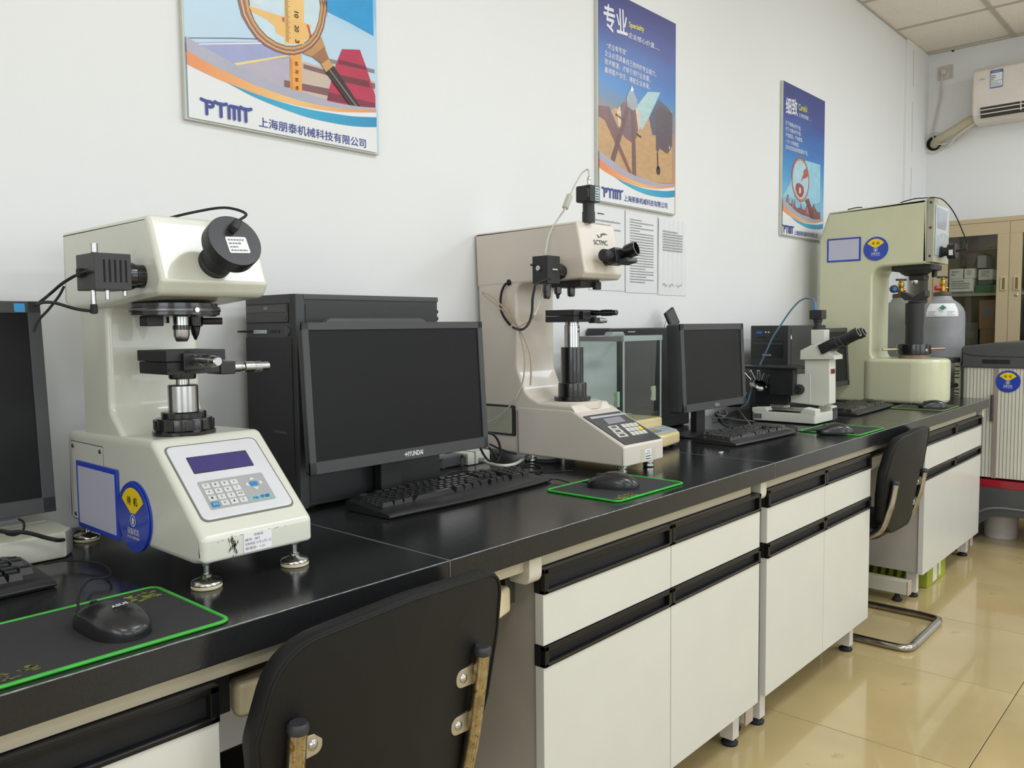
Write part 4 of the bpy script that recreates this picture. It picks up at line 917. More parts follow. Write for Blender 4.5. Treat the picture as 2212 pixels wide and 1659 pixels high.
cable('mouse_cable',[(.417,1.164,.807)]+[(0.4254,1.1899,0.812),(0.4521,1.2472,0.812)]+[(0.499,1.3274,0.8),(0.5219,1.3296,0.8),(0.5067,1.2839,0.8),(0.4839,1.2564,0.8),(0.4697,1.2628,0.8),(0.4825,1.3127,0.8)][0:0]+[(0.4865,1.3057,0.805),(0.5096,1.3012,0.805),(0.5251,1.3303,0.805),(0.531,1.3799,0.805),(0.5175,1.4222,0.805),(0.498,1.4496,0.805),(0.4701,1.4527,0.805)],.0017,RUB,'thin black mouse lead looping over the bench at the lower left')
cable('mouse_cable',[(1.5801,1.2368,0.8),(1.5952,1.2845,0.8),(1.59,1.3046,0.8)]+[(1.6563,1.4085,0.796),(1.6971,1.3771,0.796),(1.7375,1.3449,0.796)],.0016,RUB,'thin black lead beside the right end of the curved keyboard')
cable('mouse_cable',[(2.868,1.142,.806),(2.86,1.18,.80),(2.89,1.225,.796),(2.97,1.25,.796),(3.05,1.33,.796)],.0016,RUB,'thin black lead running behind the mouse before the microscope')
cable('mouse_cable',[(4.1317,1.1558,0.8),(4.1629,1.2011,0.8),(4.1046,1.2114,0.8),(4.1117,1.2549,0.8)],.0016,RUB,'thin black lead of the mouse beside the tallest tester')

# ================= SMALL BOXES, LEADS ON THE BENCH =================
OW=mat('cbcabb',.4)
t=thing('switch_box','off-white box with socket plate and grey plug under the cut-off monitor at the left edge','box',(.33,1.62,.793))
finish(prism(nb(),[(.05,1.51),(.525,1.51),(.545,1.535),(.545,1.715),(.05,1.715)],'z',.7935,.8395,.006),'shell',OW,t)
finish(prism(nb(),rrect(.43,.535,1.62,1.70,.004),'z',.839,.8415,.001),'socket_plate',mat('bebdb0',.4),t)
finish(box(nb(),.455,.495,1.64,1.67,.8412,.848,.002),'plug',mat('9fa3a4',.4),t)
cable('power_cable',[(0.4181,1.482,0.8653),(0.4324,1.482,0.8602),(0.4465,1.482,0.8582),(0.464,1.482,0.8517),(0.4859,1.482,0.8404),(0.5063,1.482,0.8324)]+[(0.5777,1.6318,0.799),(0.6042,1.6655,0.799)],.0034,RUB,'thick black power lead curving from the left edge across the off-white box')
cable('signal_cable',[(0.4835,1.5236,0.797),(0.5096,1.5573,0.797),(0.542,1.5874,0.797),(0.5787,1.6319,0.797),(0.6048,1.6799,0.797)],.0034,RUB,'thick black lead running from the cut-off keyboard to the nearest tester')
cable('thin_cable',[(0.4494,1.495,0.8772),(0.4559,1.495,0.8713),(0.4569,1.495,0.8619),(0.4524,1.495,0.8542),(0.4407,1.495,0.8519),(0.4295,1.495,0.8564)],.002,RUB,'thin black looped lead in front of the off-white box')
t=thing('power_adapter','white plug-in junction box with thick white lead behind the curved keyboard','adapter',(1.66,1.56,.793))
p=[V(v) for v in [(1.6252,1.6309,0.7935),(1.7193,1.6337,0.7935),(1.8186,1.7264,0.7935),(1.7073,1.7892,0.7935)]]
ad=nb(); M_=Matrix.Translation((p[0].x,p[0].y,0))@Matrix.Rotation(atan2(p[1].y-p[0].y,p[1].x-p[0].x),4,'Z'); L_=(p[1]-p[0]).length
finish(box(nb(),0,L_,0,.05,.7935,.829,.005,M=M_),'shell',mat('d6d6c8',.4),t)
finish(box(nb(),L_*.28,L_*.34,-.0008,.05,.794,.830,.001,M=M_),'joint',mat('8a8a80',.5),t)
finish(box(nb(),-.10,-.002,.02,.06,.7935,.826,.006,M=M_),'rear_section',mat('54565a',.4),t)
finish(tube(nb(),[(1.6375,1.602,0.81),(1.6423,1.5871,0.81),(1.6213,1.5455,0.81),(1.6137,1.5055,0.81),(1.6237,1.4848,0.81),(1.6574,1.4832,0.81)]+[(1.7574,1.5484,0.8),(1.8081,1.5757,0.8)],.0045,10),'thick_lead',mat('cfcfc4',.4),t)
finish(cyl(nb(),[(1.6331,1.5977,0.811)][0],[(1.644,1.5839,0.811)][0],.008,16,.001),'plug',mat('7e7f80',.4),t)
C=[("y1.50","820,250 930,290 1010,400 1040,540 1030,640 990,720",.0032,'thick black loop of lead right of the wide monitor stand'),
 ("y1.46","720,500 770,600 830,680 880,710",.003,'black lead dropping in front of the white junction box'),
 ("y1.53","870,440 1000,500 1150,560 1290,595",.0028,'black lead running from the wide monitor towards the beige tester'),
 ("y1.50","860,490 920,570 970,640 1000,690",.0026,'short black lead behind the thick loop')]
for pl_,pt_,r,l in C: pass
cable('cable',[(1.5655,1.5,0.905),(1.592,1.5,0.8955),(1.6114,1.5,0.8748),(1.6184,1.5,0.8501),(1.6156,1.5,0.8334),(1.6055,1.5,0.821)],.0032,RUB,'thick black loop of lead right of the wide monitor')
cable('cable',[(1.4793,1.44,0.8787),(1.4904,1.44,0.8614),(1.5039,1.44,0.8468),(1.5154,1.44,0.8405)],.003,RUB,'black lead dropping in front of the white junction box')
cable('cable',[(1.6085,1.53,0.8657),(1.6408,1.53,0.8516),(1.6789,1.53,0.8366),(1.7155,1.53,0.826)],.0028,RUB,'black lead running from the wide monitor towards the beige tester')
cable('cable',[(1.5744,1.5,0.8638),(1.5887,1.5,0.8486),(1.6008,1.5,0.8353),(1.608,1.5,0.8258)],.0024,RUB,'short black lead behind the thick loop')
cable('cable',[(1.6999,1.5118,0.797),(1.7364,1.4995,0.797),(1.7368,1.4653,0.797),(1.7043,1.4246,0.797),(1.6681,1.4075,0.797),(1.6479,1.4101,0.797),(1.6315,1.4535,0.797)],.0028,RUB,'black lead curling behind the right end of the curved keyboard')
cable('cable',[(1.8179,1.5843,0.797),(1.8056,1.535,0.797),(1.8194,1.4993,0.797),(1.8505,1.478,0.797)],.0035,mat('3c3d3f',.4),'dark grey lead lying along the beige tester base')
cable('cable',[(1.7508,1.5569,0.8),(1.7012,1.5153,0.8),(1.666,1.4933,0.8),(1.651,1.464,0.8),(1.7044,1.5112,0.8)],.003,RUB,'black lead crossing the thick white lead')
cable('cable',[(1.4331,1.5234,0.82),(1.4607,1.5645,0.82),(1.5703,1.676,0.82),(1.6186,1.7064,0.82),(1.6331,1.6879,0.82),(1.6142,1.6381,0.82),(1.5553,1.5738,0.82),(1.4935,1.5232,0.82)],.0034,RUB,'black coiled lead left of the white junction box')
cable('cable',[(1.4012,1.6254,0.797),(1.4,1.594,0.797),(1.4391,1.6116,0.797),(1.447,1.5904,0.797),(1.4281,1.5588,0.797)]+[(1.458,1.5544,0.797),(1.5102,1.5799,0.797),(1.5419,1.5683,0.797),(1.5588,1.5305,0.797)],.0018,mat('2e2e2f',.4),'thin dark lead along the back of the curved keyboard')
# leads around the squarish monitor
G2=mat('5d5e60',.35)
cable('cable',[(3.348,1.793,0.8),(3.1166,1.6378,0.8),(3.2589,1.67,0.8),(3.3617,1.6902,0.8),(3.3239,1.6605,0.8)],.004,mat('4a4b4d',.35),'dark grey lead under the squarish monitor')
cable('cable',[(3.4124,1.7935,0.805),(3.3331,1.7299,0.805),(3.2108,1.6558,0.805),(3.1032,1.6154,0.805),(3.1482,1.6649,0.805)],.0035,mat('8a8b8d',.35),'light grey lead loop under the squarish monitor')
cable('cable',[(3.0228,1.6236,0.8),(3.0895,1.6032,0.8),(3.0478,1.5222,0.8),(3.0486,1.4553,0.8)],.0036,G2,'grey lead lying in front of the microscope base')
cable('cable',[(3.5251,1.7783,0.81),(3.2427,1.6095,0.81),(3.0377,1.4883,0.81),(2.8447,1.3711,0.81)],.0018,mat('8a8a8a',.4),'thin grey lead slanting down to the keyboard before the squarish monitor')
cable('cable',[(3.402,1.805,0.8),(3.1125,1.6434,0.8),(2.9753,1.5536,0.8),(2.9198,1.5006,0.8)],.004,RUB,'black lead below the logo of the squarish monitor')
cable('cable',[(3.5295,1.8089,0.8),(3.5783,1.7878,0.8),(3.5776,1.7421,0.8)],.005,mat('a9aa9c',.4),'pale lead between squarish monitor and microscope')
cable('cable',[(4.6119,1.7527,0.8),(4.671,1.7371,0.8),(4.4298,1.6172,0.8),(4.0858,1.4746,0.8)],.002,RUB,'thin black lead looping behind the microscope')
cable('cable',[(4.2521,1.6158,0.8),(4.2936,1.6103,0.8),(4.1853,1.554,0.8),(4.2576,1.5548,0.8),(4.1241,1.4907,0.8),(4.0799,1.5046,0.8),(4.1148,1.5532,0.8)],.0035,RUB,'black tangled lead behind the far keyboard')
t=thing('pen_cap','tiny white chip lying on the bench before the squarish monitor keyboard','cap',(2.45,1.08,.793))
p=V([(2.275,1.1928,0.794)][0]); finish(plate(nb(),[(p.x-.012,p.y-.004,.7935),(p.x+.014,p.y,.7935),(p.x-.008,p.y+.005,.7935)],(0,0,1),.003),'chip',WHT,t)
t.location=t.location

# ================= ANALYTICAL BALANCE =================
t=thing('analytical_balance','cream analytical balance with glass draft shield, behind the beige slanted tester','balance',(2.22,1.5,.793))
bx0,bx1,by0,by1=2.115,2.328,1.440,1.618; zt,zg=1.150,.884; BC=mat('d2c08e',.35,var=.02,coat=.2); GRF=mat('8d9a98',.35); GF2=mat('7f8282',.35)
body=finish(box(nb(),bx0-.008,bx1+.008,by0-.004,by1+.01,.812,zg,.008),'body',BC,t)
finish(prism(nb(),[(bx0-.012,by0+.0),(bx1+.012,by0+.0),(bx1+.016,1.372,.02),((bx0+bx1)/2,1.352,.1),(bx0-.016,1.372,.02)],'z',.801,.842,.010,3,6),'front_console',BC,t)
S2=slope((0,1.37,.8425),(0,.068,.012)); 
cn=finish(prism(nb(),rrect(bx0+.0,bx1-.0,.004,.066,.008),S2,-.001,.0025,.001),'keypad',mat('a9b1b3',.35),t)
finish(prism(nb(),rrect(bx0+.045,bx1-.075,.016,.054,.002),S2,.0025,.0032),'display',mat('6c7172',.2,coat=.4),cn)
for i in range(3):
    for (x,y) in ((bx1-.060+i*.018,.050),(bx0+.05+i*.022,.008),(bx1-.060+i*.018,.030)):
        finish(prism(nb(),rrect(x,x+.012,y,y+.006,.002),S2,.0025,.0034),'key',mat('7f8a8f',.4),cn)
for x in (bx0+.01,bx1-.01):
    for y in (1.385,1.60): finish(cyl(nb(),(x,y,.7934),(x,y,.812),.012,18,.002),'foot',BLKM,t)
fr=nb(); e=.0045
for x in (bx0,bx1):
    for y in (by0,by1-.002): box(fr,x-e*.5,x+e*.5,y-e*.5,y+e*.5,zg,zt-.012,.0006)
finish(fr,'corner_frame',mat('aebbb9',.3,.3),t)
tf=nb(); box(tf,bx0-.004,bx1+.006,by0-.004,by0+.004,zt-.016,zt+.001,.001); finish(tf,'front_rail',GRF,t)
tf=nb(); box(tf,bx0-.004,bx0+.004,by0+.004,by1,zt-.016,zt,.001); box(tf,bx1-.004,bx1+.004,by0+.004,by1,zt-.016,zt,.001); finish(tf,'side_rail',GF2,t)
finish(box(nb(),bx0,bx1,by1-.006,by1+.004,zg,zt,.001),'back_plate',mat('c4c6c6',.5),t)
GL=glassmat('f4f8f7')
finish(box(nb(),bx0+.004,bx1-.004,by0-.001,by0+.001,zg,zt-.012),'glass_pane',GL,t); finish(box(nb(),bx0-.001,bx0+.001,by0+.004,by1-.006,zg,zt-.012),'glass_pane',GL,t)
finish(box(nb(),bx1-.001,bx1+.001,by0+.004,by1-.006,zg,zt-.012),'glass_pane',GL,t); finish(box(nb(),bx0+.003,bx1-.003,by0+.004,by1-.006,zt-.006,zt-.004),'glass_lid',GL,t)
finish(prism(nb(),[(bx0+.02,zt),(bx0+.10,zt),(bx0+.088,zt+.013,.003),(bx0+.032,zt+.013,.003)],'y',1.50,1.53,.002),'lid_handle',GRF,t)
finish(prism(nb(),[(1.456,.935,.003),(1.456,.985,.003),(1.470,.982,.004),(1.466,.96,.01),(1.470,.938,.004)],'x',bx1-.014,bx1-.002,.001),'door_handle',mat('cfcfae',.4),t)
finish(prism(nb(),[(1.452,.930,.003),(1.452,.980,.003),(1.468,.976,.004),(1.464,.955,.01),(1.468,.934,.004)],'x',bx0-.014,bx0-.002,.001),'door_handle',mat('8fae96',.3),t)
finish(lathe(nb(),[(.040,0),(.044,.002),(.044,.004),(.006,.006),(.006,.02)],((bx0+bx1)/2,1.53,zg+.018),((bx0+bx1)/2,1.53,zg+.0179),28),'weighing_pan',STEEL,t)
finish(cyl(nb(),((bx0+bx1)/2,1.53,zg),((bx0+bx1)/2,1.53,zg+.014),.008,16),'pan_post',STEEL,t)

# ================= INVERTED MICROSCOPE =================
t=thing('microscope','white inverted metallurgical microscope with black angled eyepieces','microscope',(3.22,1.36,.793))
MW=mat('cfcfc2',.35,bump=.05,bs=300,var=.02); MD=mat('202021',.4)
xc=3.215

def pxz(L): return [(p[1],p[2]) for p in L]
a_=nb()
prism(a_,[(3.112,1.237,.01),(3.335,1.237,.01),(3.335,1.50,.02),(3.112,1.50,.02)],'z',.797,.836,.005)
finish(a_,'base',MW,t)
# raised sides of base and black recess
for x0_,x1_ in ((3.112,3.165),(3.275,3.335)):
    finish(prism(nb(),[(1.239,.83),(1.239,.852,.004),(1.285,.858,.004),(1.30,.835)] ,'x',x0_,x1_,.003),'base_shoulder',MW,t)
    finish(prism(nb(),[(1.43,.83),(1.44,.852,.004),(1.497,.848,.004),(1.497,.83)] ,'x',x0_,x1_,.003),'base_shoulder',MW,t)
finish(box(nb(),3.116,3.168,1.302,1.43,.835,.8385,.001),'black_inset',MD,t)
np_=finish(box(nb(),3.1112,3.1125,1.455,1.490,.805,.825,.0005),'name_plate',mat('7c7c7c',.4,.4,var=.3,vs=80),t)
fp=finish(box(nb(),3.285,3.332,1.2355,1.2375,.800,.846,.001),'control_panel',mat('2a2a2b',.4),t)
for i in range(3):
    for j in range(3): finish(box(nb(),3.290+i*.014,3.300+i*.014,1.2345,1.2358,.804+j*.010,.811+j*.010,.0005),'button',mat('5a5a5a',.5),fp)
xc=3.243
# pillar
prf=pxz([(3.21,1.324,1.0395),(3.21,1.2251,1.0414),(3.21,1.2224,0.8692),(3.21,1.2453,0.8584),(3.21,1.3797,0.8672),(3.21,1.3811,0.9733),(3.21,1.3662,0.9835),(3.21,1.3232,0.9848)])
finish(prism(nb(),prf,'x',3.21,3.276,.003),'pillar',MW,t)
finish(prism(nb(),pxz([(3.21,1.3029,0.9822),(3.21,1.2997,0.9823),(3.21,1.2986,0.8683),(3.21,1.3012,0.8688)]),'x',3.2085,3.211),'seam',mat('e4e4da',.4),t)
finish(prism(nb(),pxz([(3.198,1.3387,1.0397),(3.198,1.2028,1.0432),(3.198,1.203,1.0594),(3.198,1.2235,1.0685),(3.198,1.2429,1.1045),(3.198,1.2525,1.1076),(3.198,1.2965,1.0978),(3.198,1.3376,1.0766)]),'x',3.198,3.290,.004),'head_housing',MW,t)
p=[(3.215,1.3034,1.0989),(3.215,1.2479,1.0993),(3.215,1.2479,1.1586),(3.215,1.3043,1.159)]
finish(prism(nb(),pxz(p),'x',3.215,3.272,.008),'trinocular_tube',MW,t)
cy=(p[0][1]+p[1][1])/2; cz=p[3][2]; 
k=(V(p[0])-V(p[1])).length

zs=[q_[2] for q_ in [(3.243,1.2935,1.1593),(3.243,1.2937,1.1705),(3.243,1.2941,1.1945),(3.243,1.2941,1.1993),(3.243,1.2947,1.236)]]
yc=[(3.243,1.2865,1.1624)][0][1]; yw=[(3.243,1.3237,1.2174),(3.243,1.2495,1.2161),(3.243,1.3052,1.1818),(3.243,1.2681,1.1814),(3.243,1.3132,1.1658),(3.243,1.2598,1.1654)]
r1=abs(yw[0][1]-yw[1][1])/2*.80; r2_=abs(yw[2][1]-yw[3][1])/2*.80; r3=abs(yw[4][1]-yw[5][1])/2*.8
finish(lathe(nb(),[(r3,0),(r3,zs[1]-zs[0]),(r2_,zs[1]-zs[0]+.001),(r2_,zs[2]-zs[0]-.006),(r2_*1.2,zs[2]-zs[0]-.004),(r2_*1.2,zs[3]-zs[0])],(xc,yc,zs[0]),(xc,yc,2),28),'camera_adapter',BLKM,t)
cm=finish(box(nb(),xc-r1*.85,xc+r1*.85,yc-r1*.85,yc+r1*.85,zs[3],zs[4],.004),'camera_body',BLKM,t)
pl_=finish(cyl(nb(),(xc,yc+.012,zs[4]),(xc,yc+.014,zs[4]+.03),.007,16,.002),'usb_plug',mat('3b78a8',.3),cm)
cable('camera_lead',[(xc,yc+.014,zs[4]+.028)]+[(3.24,1.3052,1.2766),(3.24,1.3271,1.284),(3.24,1.3592,1.2737),(3.24,1.3961,1.2361),(3.24,1.4381,1.1773),(3.24,1.4713,1.1267),(3.24,1.4999,1.066),(3.24,1.529,1.0044)]+[(3.15,1.5055,0.9629),(3.15,1.5197,0.9115),(3.15,1.5389,0.8595),(3.15,1.5637,0.8394)],.0035,mat('5c7890',.35),parent=t)
# eyepieces
h0=V([(3.24,1.2621,1.0779)][0]); h1=V([(3.24,1.1931,1.1117)][0])
d=(h1-h0).normalized(); side=V((1,0,0)); un_=side.cross(d).normalized()
if un_.z<0: un_=-un_
Hm=Matrix((side,un_,d)).transposed().to_4x4(); Hm.translation=h0
bh=finish(box(nb(),-.050,.050,-.020,.020,.004,.078,.004,M=Hm),'binocular_body',MD,t)
for sx in (-.031,.031):
    f=finish(lathe(nb(),[(.022,0),(.0225,.003),(.0225,.022),(.019,.024),(.019,.040),(.017,.042),(.017,.085),(.0195,.088),(.0195,.108),(.018,.112),(.0135,.112),(.012,.100),(.001,.100)],Hm@V((sx,0,.050)),Hm@V((sx,0,1)),32),'eyepiece',BLKM,bh)
    finish(lathe(nb(),[(.0182,.1125),(.0184,.1135),(.0150,.1138),(.0145,.1125)],Hm@V((sx,0,.050)),Hm@V((sx,0,1)),32,False),'eye_ring',mat('9c9c9a',.3,.6),f)
    finish(lathe(nb(),[(.0095,.101),(.0095,.1025),(.005,.1027)],Hm@V((sx,0,.050)),Hm@V((sx,0,1)),24),'lens',mat('c9cdcc',.1,.3),f)
finish(box(nb(),.0,.036,-.006,.006,0,.016,.002,M=Matrix.Translation((3.225,h0.y-.01,h0.z-.045))),'head_clamp',MW,t)
# focus knob, stage, nosepiece
kc=V([(3.185,1.3415,0.9211)][0]); kr=abs([(3.185,1.3696,0.9199),(3.185,1.312,0.9224)][0][1]-[(3.185,1.3696,0.9199),(3.185,1.312,0.9224)][1][1])/2*.72
kn_=finish(lathe(nb(),[(kr*.9,0),(kr,.003),(kr,.016),(kr*.93,.019),(kr*.6,.020),(kr*.58,.026),(.001,.026)],(3.211,kc.y,kc.z),(3.0,kc.y,kc.z),40),'focus_knob',BLKM,t)
bm=nb()
for i in range(12):
    a=2*pi*i/12; cyl(bm,(3.1925,kc.y+kr*.78*cos(a),kc.z+kr*.78*sin(a)),(3.1905,kc.y+kr*.78*cos(a),kc.z+kr*.78*sin(a)),.0014,8)
finish(bm,'knob_marks',mat('8a8a8a',.5),kn_)
tg=[(3.262,1.2648,1.013),(3.262,1.2481,1.014),(3.262,1.2478,0.9974),(3.262,1.2645,0.9963)]
finish(box(nb(),3.222,3.267,prf[1][0]-.0012,prf[1][0]+.001,.985,1.005,.0003),'red_tag',mat('8c3c34',.5),t)
text('4XB',(3.226,prf[1][0]-.0014,.989),(3.263,prf[1][0]-.0014,.989),.012,mat('1c1414',.5),t,bold=.04)
sp=[(3.13,1.4765,1.0086),(3.13,1.2906,1.018)]
finish(box(nb(),3.14,3.34,prf[0][0]+.001,1.585,1.003,1.013,.003),'stage',MD,t)
finish(lathe(nb(),[(.030,0),(.030,.002),(.012,.003)],(3.20,1.47,1.0128),(3.20,1.47,2),28),'stage_ring',mat('2e2e2f',.4),t)
finish(box(nb(),3.15,3.19,prf[0][0]+.02,1.44,.90,1.004,.003),'stage_bracket',MD,t)
finish(box(nb(),3.20,3.335,prf[5][0]+.002,1.53,.855,.93,.006),'light_housing',MD,t)
npc=finish(lathe(nb(),[(.012,0),(.034,.004),(.036,.014),(.030,.022),(.008,.026)],(3.165,1.500,.925),(3.152,1.475,.975),28),'nosepiece',mat('9a9a98',.25,1),t)
for k,(dx,dy,L_) in enumerate(((-.004,.030,.038),(-.002,.012,.046),(.0,-.006,.044),(.0,-.022,.036),(.01,-.034,.03))):
    b_=V((3.152+dx,1.492+dy,.958)); d_=V((-.03+dx,dy*1.4,.06)).normalized()
    finish(lathe(nb(),[(.0085,0),(.0085,.010),(.0075,.012),(.0075,L_*.7),(.0055,L_)],b_,b_+d_,18),'objective',STEEL,npc)
finish(lathe(nb(),[(.016,0),(.018,.002),(.018,.03),(.012,.034)],(3.15,1.545,.90),(3.10,1.58,.885),24),'lamp_knob',BLKG,t)
finish(cyl(nb(),(3.14,1.56,.86),(3.10,1.60,.86),.016,20,.002),'side_knob',BLKG,t)

# ================= TESTER 3 (large) =================
t=thing('hardness_tester','tallest olive-cream hardness tester at the far end with blue dial sign and V-block','tester',(4.29,1.35,.793))
X0,X1=4.165,4.42
finish(prism(nb(),[(1.652,.796),(1.652,1.60,.01),(1.605,1.736,.008),(1.148,1.752,.004),(1.148,1.456,.004),(1.388,1.452,.055),(1.388,.999,.055),(1.29,.999),(1.29,.796)],'x',X0,X1,.012,3,10),'frame',CREAM3,t)
bp=[(4.150,1.43,.05),(4.150,1.20,.02)]+[(4.290+.137*cos(RD(a)),1.185+.118*sin(RD(a))) for a in range(188,353,12)]+[(4.427,1.20,.02),(4.427,1.43,.05)]
finish(prism(nb(),bp,'z',.796,1.010,.020,4,6),'base',CREAM3,t)
fc=finish(box(nb(),X0-.001,X1+.001,1.118,1.149,1.462,1.760,.004),'front_cover',mat('a5a492',.35),t)
for z in (1.735,1.62,1.49): finish(lathe(nb(),[(.006,0),(.005,.002),(.001,.003)],(X0-.0012,1.133,z),(X0-1,1.133,z),14),'screw',mat('4d4438',.4,.6),fc)
F=slope((0,1.1175,0),(0,0,1))
dp=finish(prism(nb(),rrect(4.185,4.395,1.495,1.725,.003),F,0,.003,.001),'display_panel',mat('b4bec2',.3,coat=.3),fc)
finish(prism(nb(),[(4.205,1.62),(4.345,1.62),(4.375,1.71),(4.205,1.715)],F,.003,.0045),'display',mat('8d90a0',.2,coat=.5),dp)
finish(prism(nb(),[(4.2,1.50),(4.385,1.50),(4.385,1.60),(4.30,1.605),(4.2,1.59)],F,.003,.004),'plastic_film',mat('a9b7bd',.2,var=.2,vs=30,coat=.5),dp)
A=Matrix(((0,0,-1,X0),(-1,0,0,0),(0,1,0,0),(0,0,0,1)))
sgn_panel(t,A,-1.609,-1.445,1.487,1.603); disc_sign(t,A@Matrix.Translation((-1.374,1.540,0)),.057)
# camera at the front
e=V([(4.2681,1.115,1.5123)][0]); 
o=finish(lathe(nb(),[(.026,0),(.026,.010),(.020,.012),(.020,.030),(.035,.034),(.036,.036),(.036,.068),(.034,.070),(.001,.070)],e,e+V((0,-1,0)),32),'eyepiece_camera',BLKM,t)
finish(lathe(nb(),[(.0362,.040),(.0366,.041),(.0366,.060),(.0362,.061)],e,e+V((0,-1,0)),32,False),'knurled_ring',BLKG,o)
finish(box(nb(),e.x-.037,e.x-.030,e.y-.062,e.y-.045,e.z-.02,e.z+.005,.001),'white_tag',WHT,o)
finish(cyl(nb(),e+V((0,-.070,0)),e+V((0,-.112,.008)),.006,14,.001),'camera_plug',BLKM,o)
cable('camera_lead',[tuple(e+V((0,-.108,.008)))]+[(4.3854,1.03,1.5571),(4.3066,1.03,1.5994),(4.1933,1.03,1.6558),(4.0868,1.03,1.6918)]+[(4.2226,1.1,1.7501),(4.0905,1.1,1.7453)]+[(4.3,1.2018,1.7767),(4.3,1.2433,1.7778),(4.3,1.2853,1.7711),(4.3,1.3088,1.7652)],.0026,RUB,parent=t)
cable('top_lead',[(4.3,1.4896,1.7625),(4.3,1.5149,1.7636),(4.3,1.5454,1.7606),(4.3,1.5608,1.758)],.0026,RUB,parent=t)
# underside turret
cx_,cy_=4.288,1.228
tr=finish(prism(nb(),[(cx_-.075,1.13,.02),(cx_+.085,1.13,.02),(cx_+.085,1.32,.02),(cx_-.075,1.32,.02)],'z',1.430,1.455,.004),'turret_plate',BLKM,t)
finish(lathe(nb(),[(.045,0),(.062,.010),(.075,.022)],(cx_,cy_,1.408),(cx_,cy_,2),32),'turret_cone',BLKM,tr)
finish(box(nb(),cx_-.03,cx_+.045,1.18,1.25,1.385,1.410,.004),'turret_block',BLKM,tr)
finish(lathe(nb(),[(.001,0),(.012,.003),(.015,.010),(.015,.02)],(cx_-.01,cy_,1.366),(cx_-.01,cy_,2),20),'indenter',CHROME,tr)
finish(cyl(nb(),(cx_+.06,1.16,1.40),(cx_+.06,1.16,1.43),.012,16,.002),'turret_knob',BLKM,tr)
# elevating screw, V-block, hand ring
hr=finish(lathe(nb(),[(.066,0),(.068,.002),(.068,.030),(.0745,.032),(.076,.034),(.076,.078),(.074,.081),(.030,.081)],(cx_,cy_,.998),(cx_,cy_,2),48),'hand_ring',BLKG,t)
finish(lathe(nb(),[(.0685,.003),(.0688,.004),(.0688,.026),(.0685,.028)],(cx_,cy_,.998),(cx_,cy_,2),48,False),'rust_band',mat('8d7560',.5,var=.3,vs=20),hr)
dd=V((.72,-.69,0)).normalized()
for s,m in ((-1,mat('b0a88e',.3,1)),(1,mat('96766a',.35,1))):
    finish(cyl(nb(),V((cx_,cy_,1.0535))+dd*s*.07,V((cx_,cy_,1.0535))+dd*s*.158,.0058,14,.001),'handle_rod',m,hr)
v=V((-.45,-.9,0)).normalized(); finish(lathe(nb(),[(.007,0),(.007,.001),(.003,.002)],V((cx_,cy_,1.050))+v*.0755,V((cx_,cy_,1.050))+v,14),'ring_screw',STEEL,hr)
sc_=finish(lathe(nb(),[(.040,0),(.040,.09),(.042,.10),(.042,.195),(.038,.198),(.030,.200),(.030,.208)],(cx_,cy_,1.079),(cx_,cy_,2),36),'elevating_screw',BLKM,t)
finish(prism(nb(),[(cy_-.055,1.334),(cy_,1.305),(cy_+.055,1.334),(cy_+.055,1.308),(cy_+.036,1.290,.004),(cy_-.036,1.290,.004),(cy_-.055,1.308)],'x',cx_-.04,cx_+.04,.0015),'v_block',BLKM,t)
def base_strip(name,m,z0,z1,a0,a1,d):
    bm=nb(); R_=[[bm.verts.new((4.290+(.137+d)*cos(RD(a)),1.185+(.118+d)*sin(RD(a)),z)) for z in (z0,z1)] for a in [a0+(a1-a0)*i/8 for i in range(9)]]
    for p_,q_ in zip(R_,R_[1:]): bm.faces.new((p_[0],q_[0],q_[1],p_[1]))
    return finish(bm,name,m,t)
base_strip('rating_label',mat('c9c5bd',.4),.885,.985,-54,-30,.0012)
for z0_,z1_,m in ((.955,.980,WHT),(.925,.935,mat('46423c',.5)),(.912,.921,mat('b3433a',.5)),(.893,.903,mat('3c4a48',.5))): base_strip('label_band',m,z0_,z1_,-51,-33,.0018)

# ================= GAS CYLINDERS =================
def gas(loc,label,capc,s=1.0,lab=False,tone='8f9091'):
    t=thing('gas_cylinder',label,'gas cylinder',loc); x,y,_=loc
    m=mat(tone,.45,bump=.1,bs=80,var=.12,vs=12,stain=('5e5b4e',22,.66))
    finish(lathe(nb(),[(.11*s,0),(.118*s,.012),(.120*s,.03),(.120*s,1.205-.02),(.118*s,1.235),(.108*s,1.262),(.088*s,1.288),(.060*s,1.308),(.050*s,1.322),(.046*s,1.332)],(x,y,0.0005),(x,y,2),56),'shell',m,t,60)
    finish(lathe(nb(),[(.046*s,1.330),(.048*s,1.334),(.048*s,1.350),(.044*s,1.356),(.030,1.357)],(x,y,0),(x,y,2),36),'neck_collar',mat('54432c',.5,var=.2),t)
    b=finish(lathe(nb(),[(.016,1.355),(.018,1.362),(.018,1.380),(.014,1.385),(.014,1.392),(.017,1.400),(.018,1.415),(.013,1.425),(.010,1.428)],(x,y,0),(x,y,2),20),'valve_body',BRASS,t)
    d=V((-.74,.67,0)); c=V((x,y,1.378))
    finish(lathe(nb(),[(.009,.012),(.009,.024),(.014,.026),(.015,.042),(.012,.046)],c,c+d,18),'valve_outlet',mat(capc,.4),b)
    finish(cyl(nb(),c-d*.012,c-d*.03,.008,14,.001),'safety_plug',BRASS,b)
    finish(lathe(nb(),[(.008,1.426),(.012,1.430),(.012,1.436)],(x,y,0),(x,y,2),14),'spindle',BRASS,b)
    k=finish(prism(nb(),[(-.034,-.007,.006),(.034,-.007,.006),(.034,.007,.006),(-.034,.007,.006)],Matrix.Translation((x,y,1.434))@Matrix.Rotation(RD(-42),4,'Z'),0,.013,.003),'hand_wheel',mat('1d1615',.4),b)
    return t
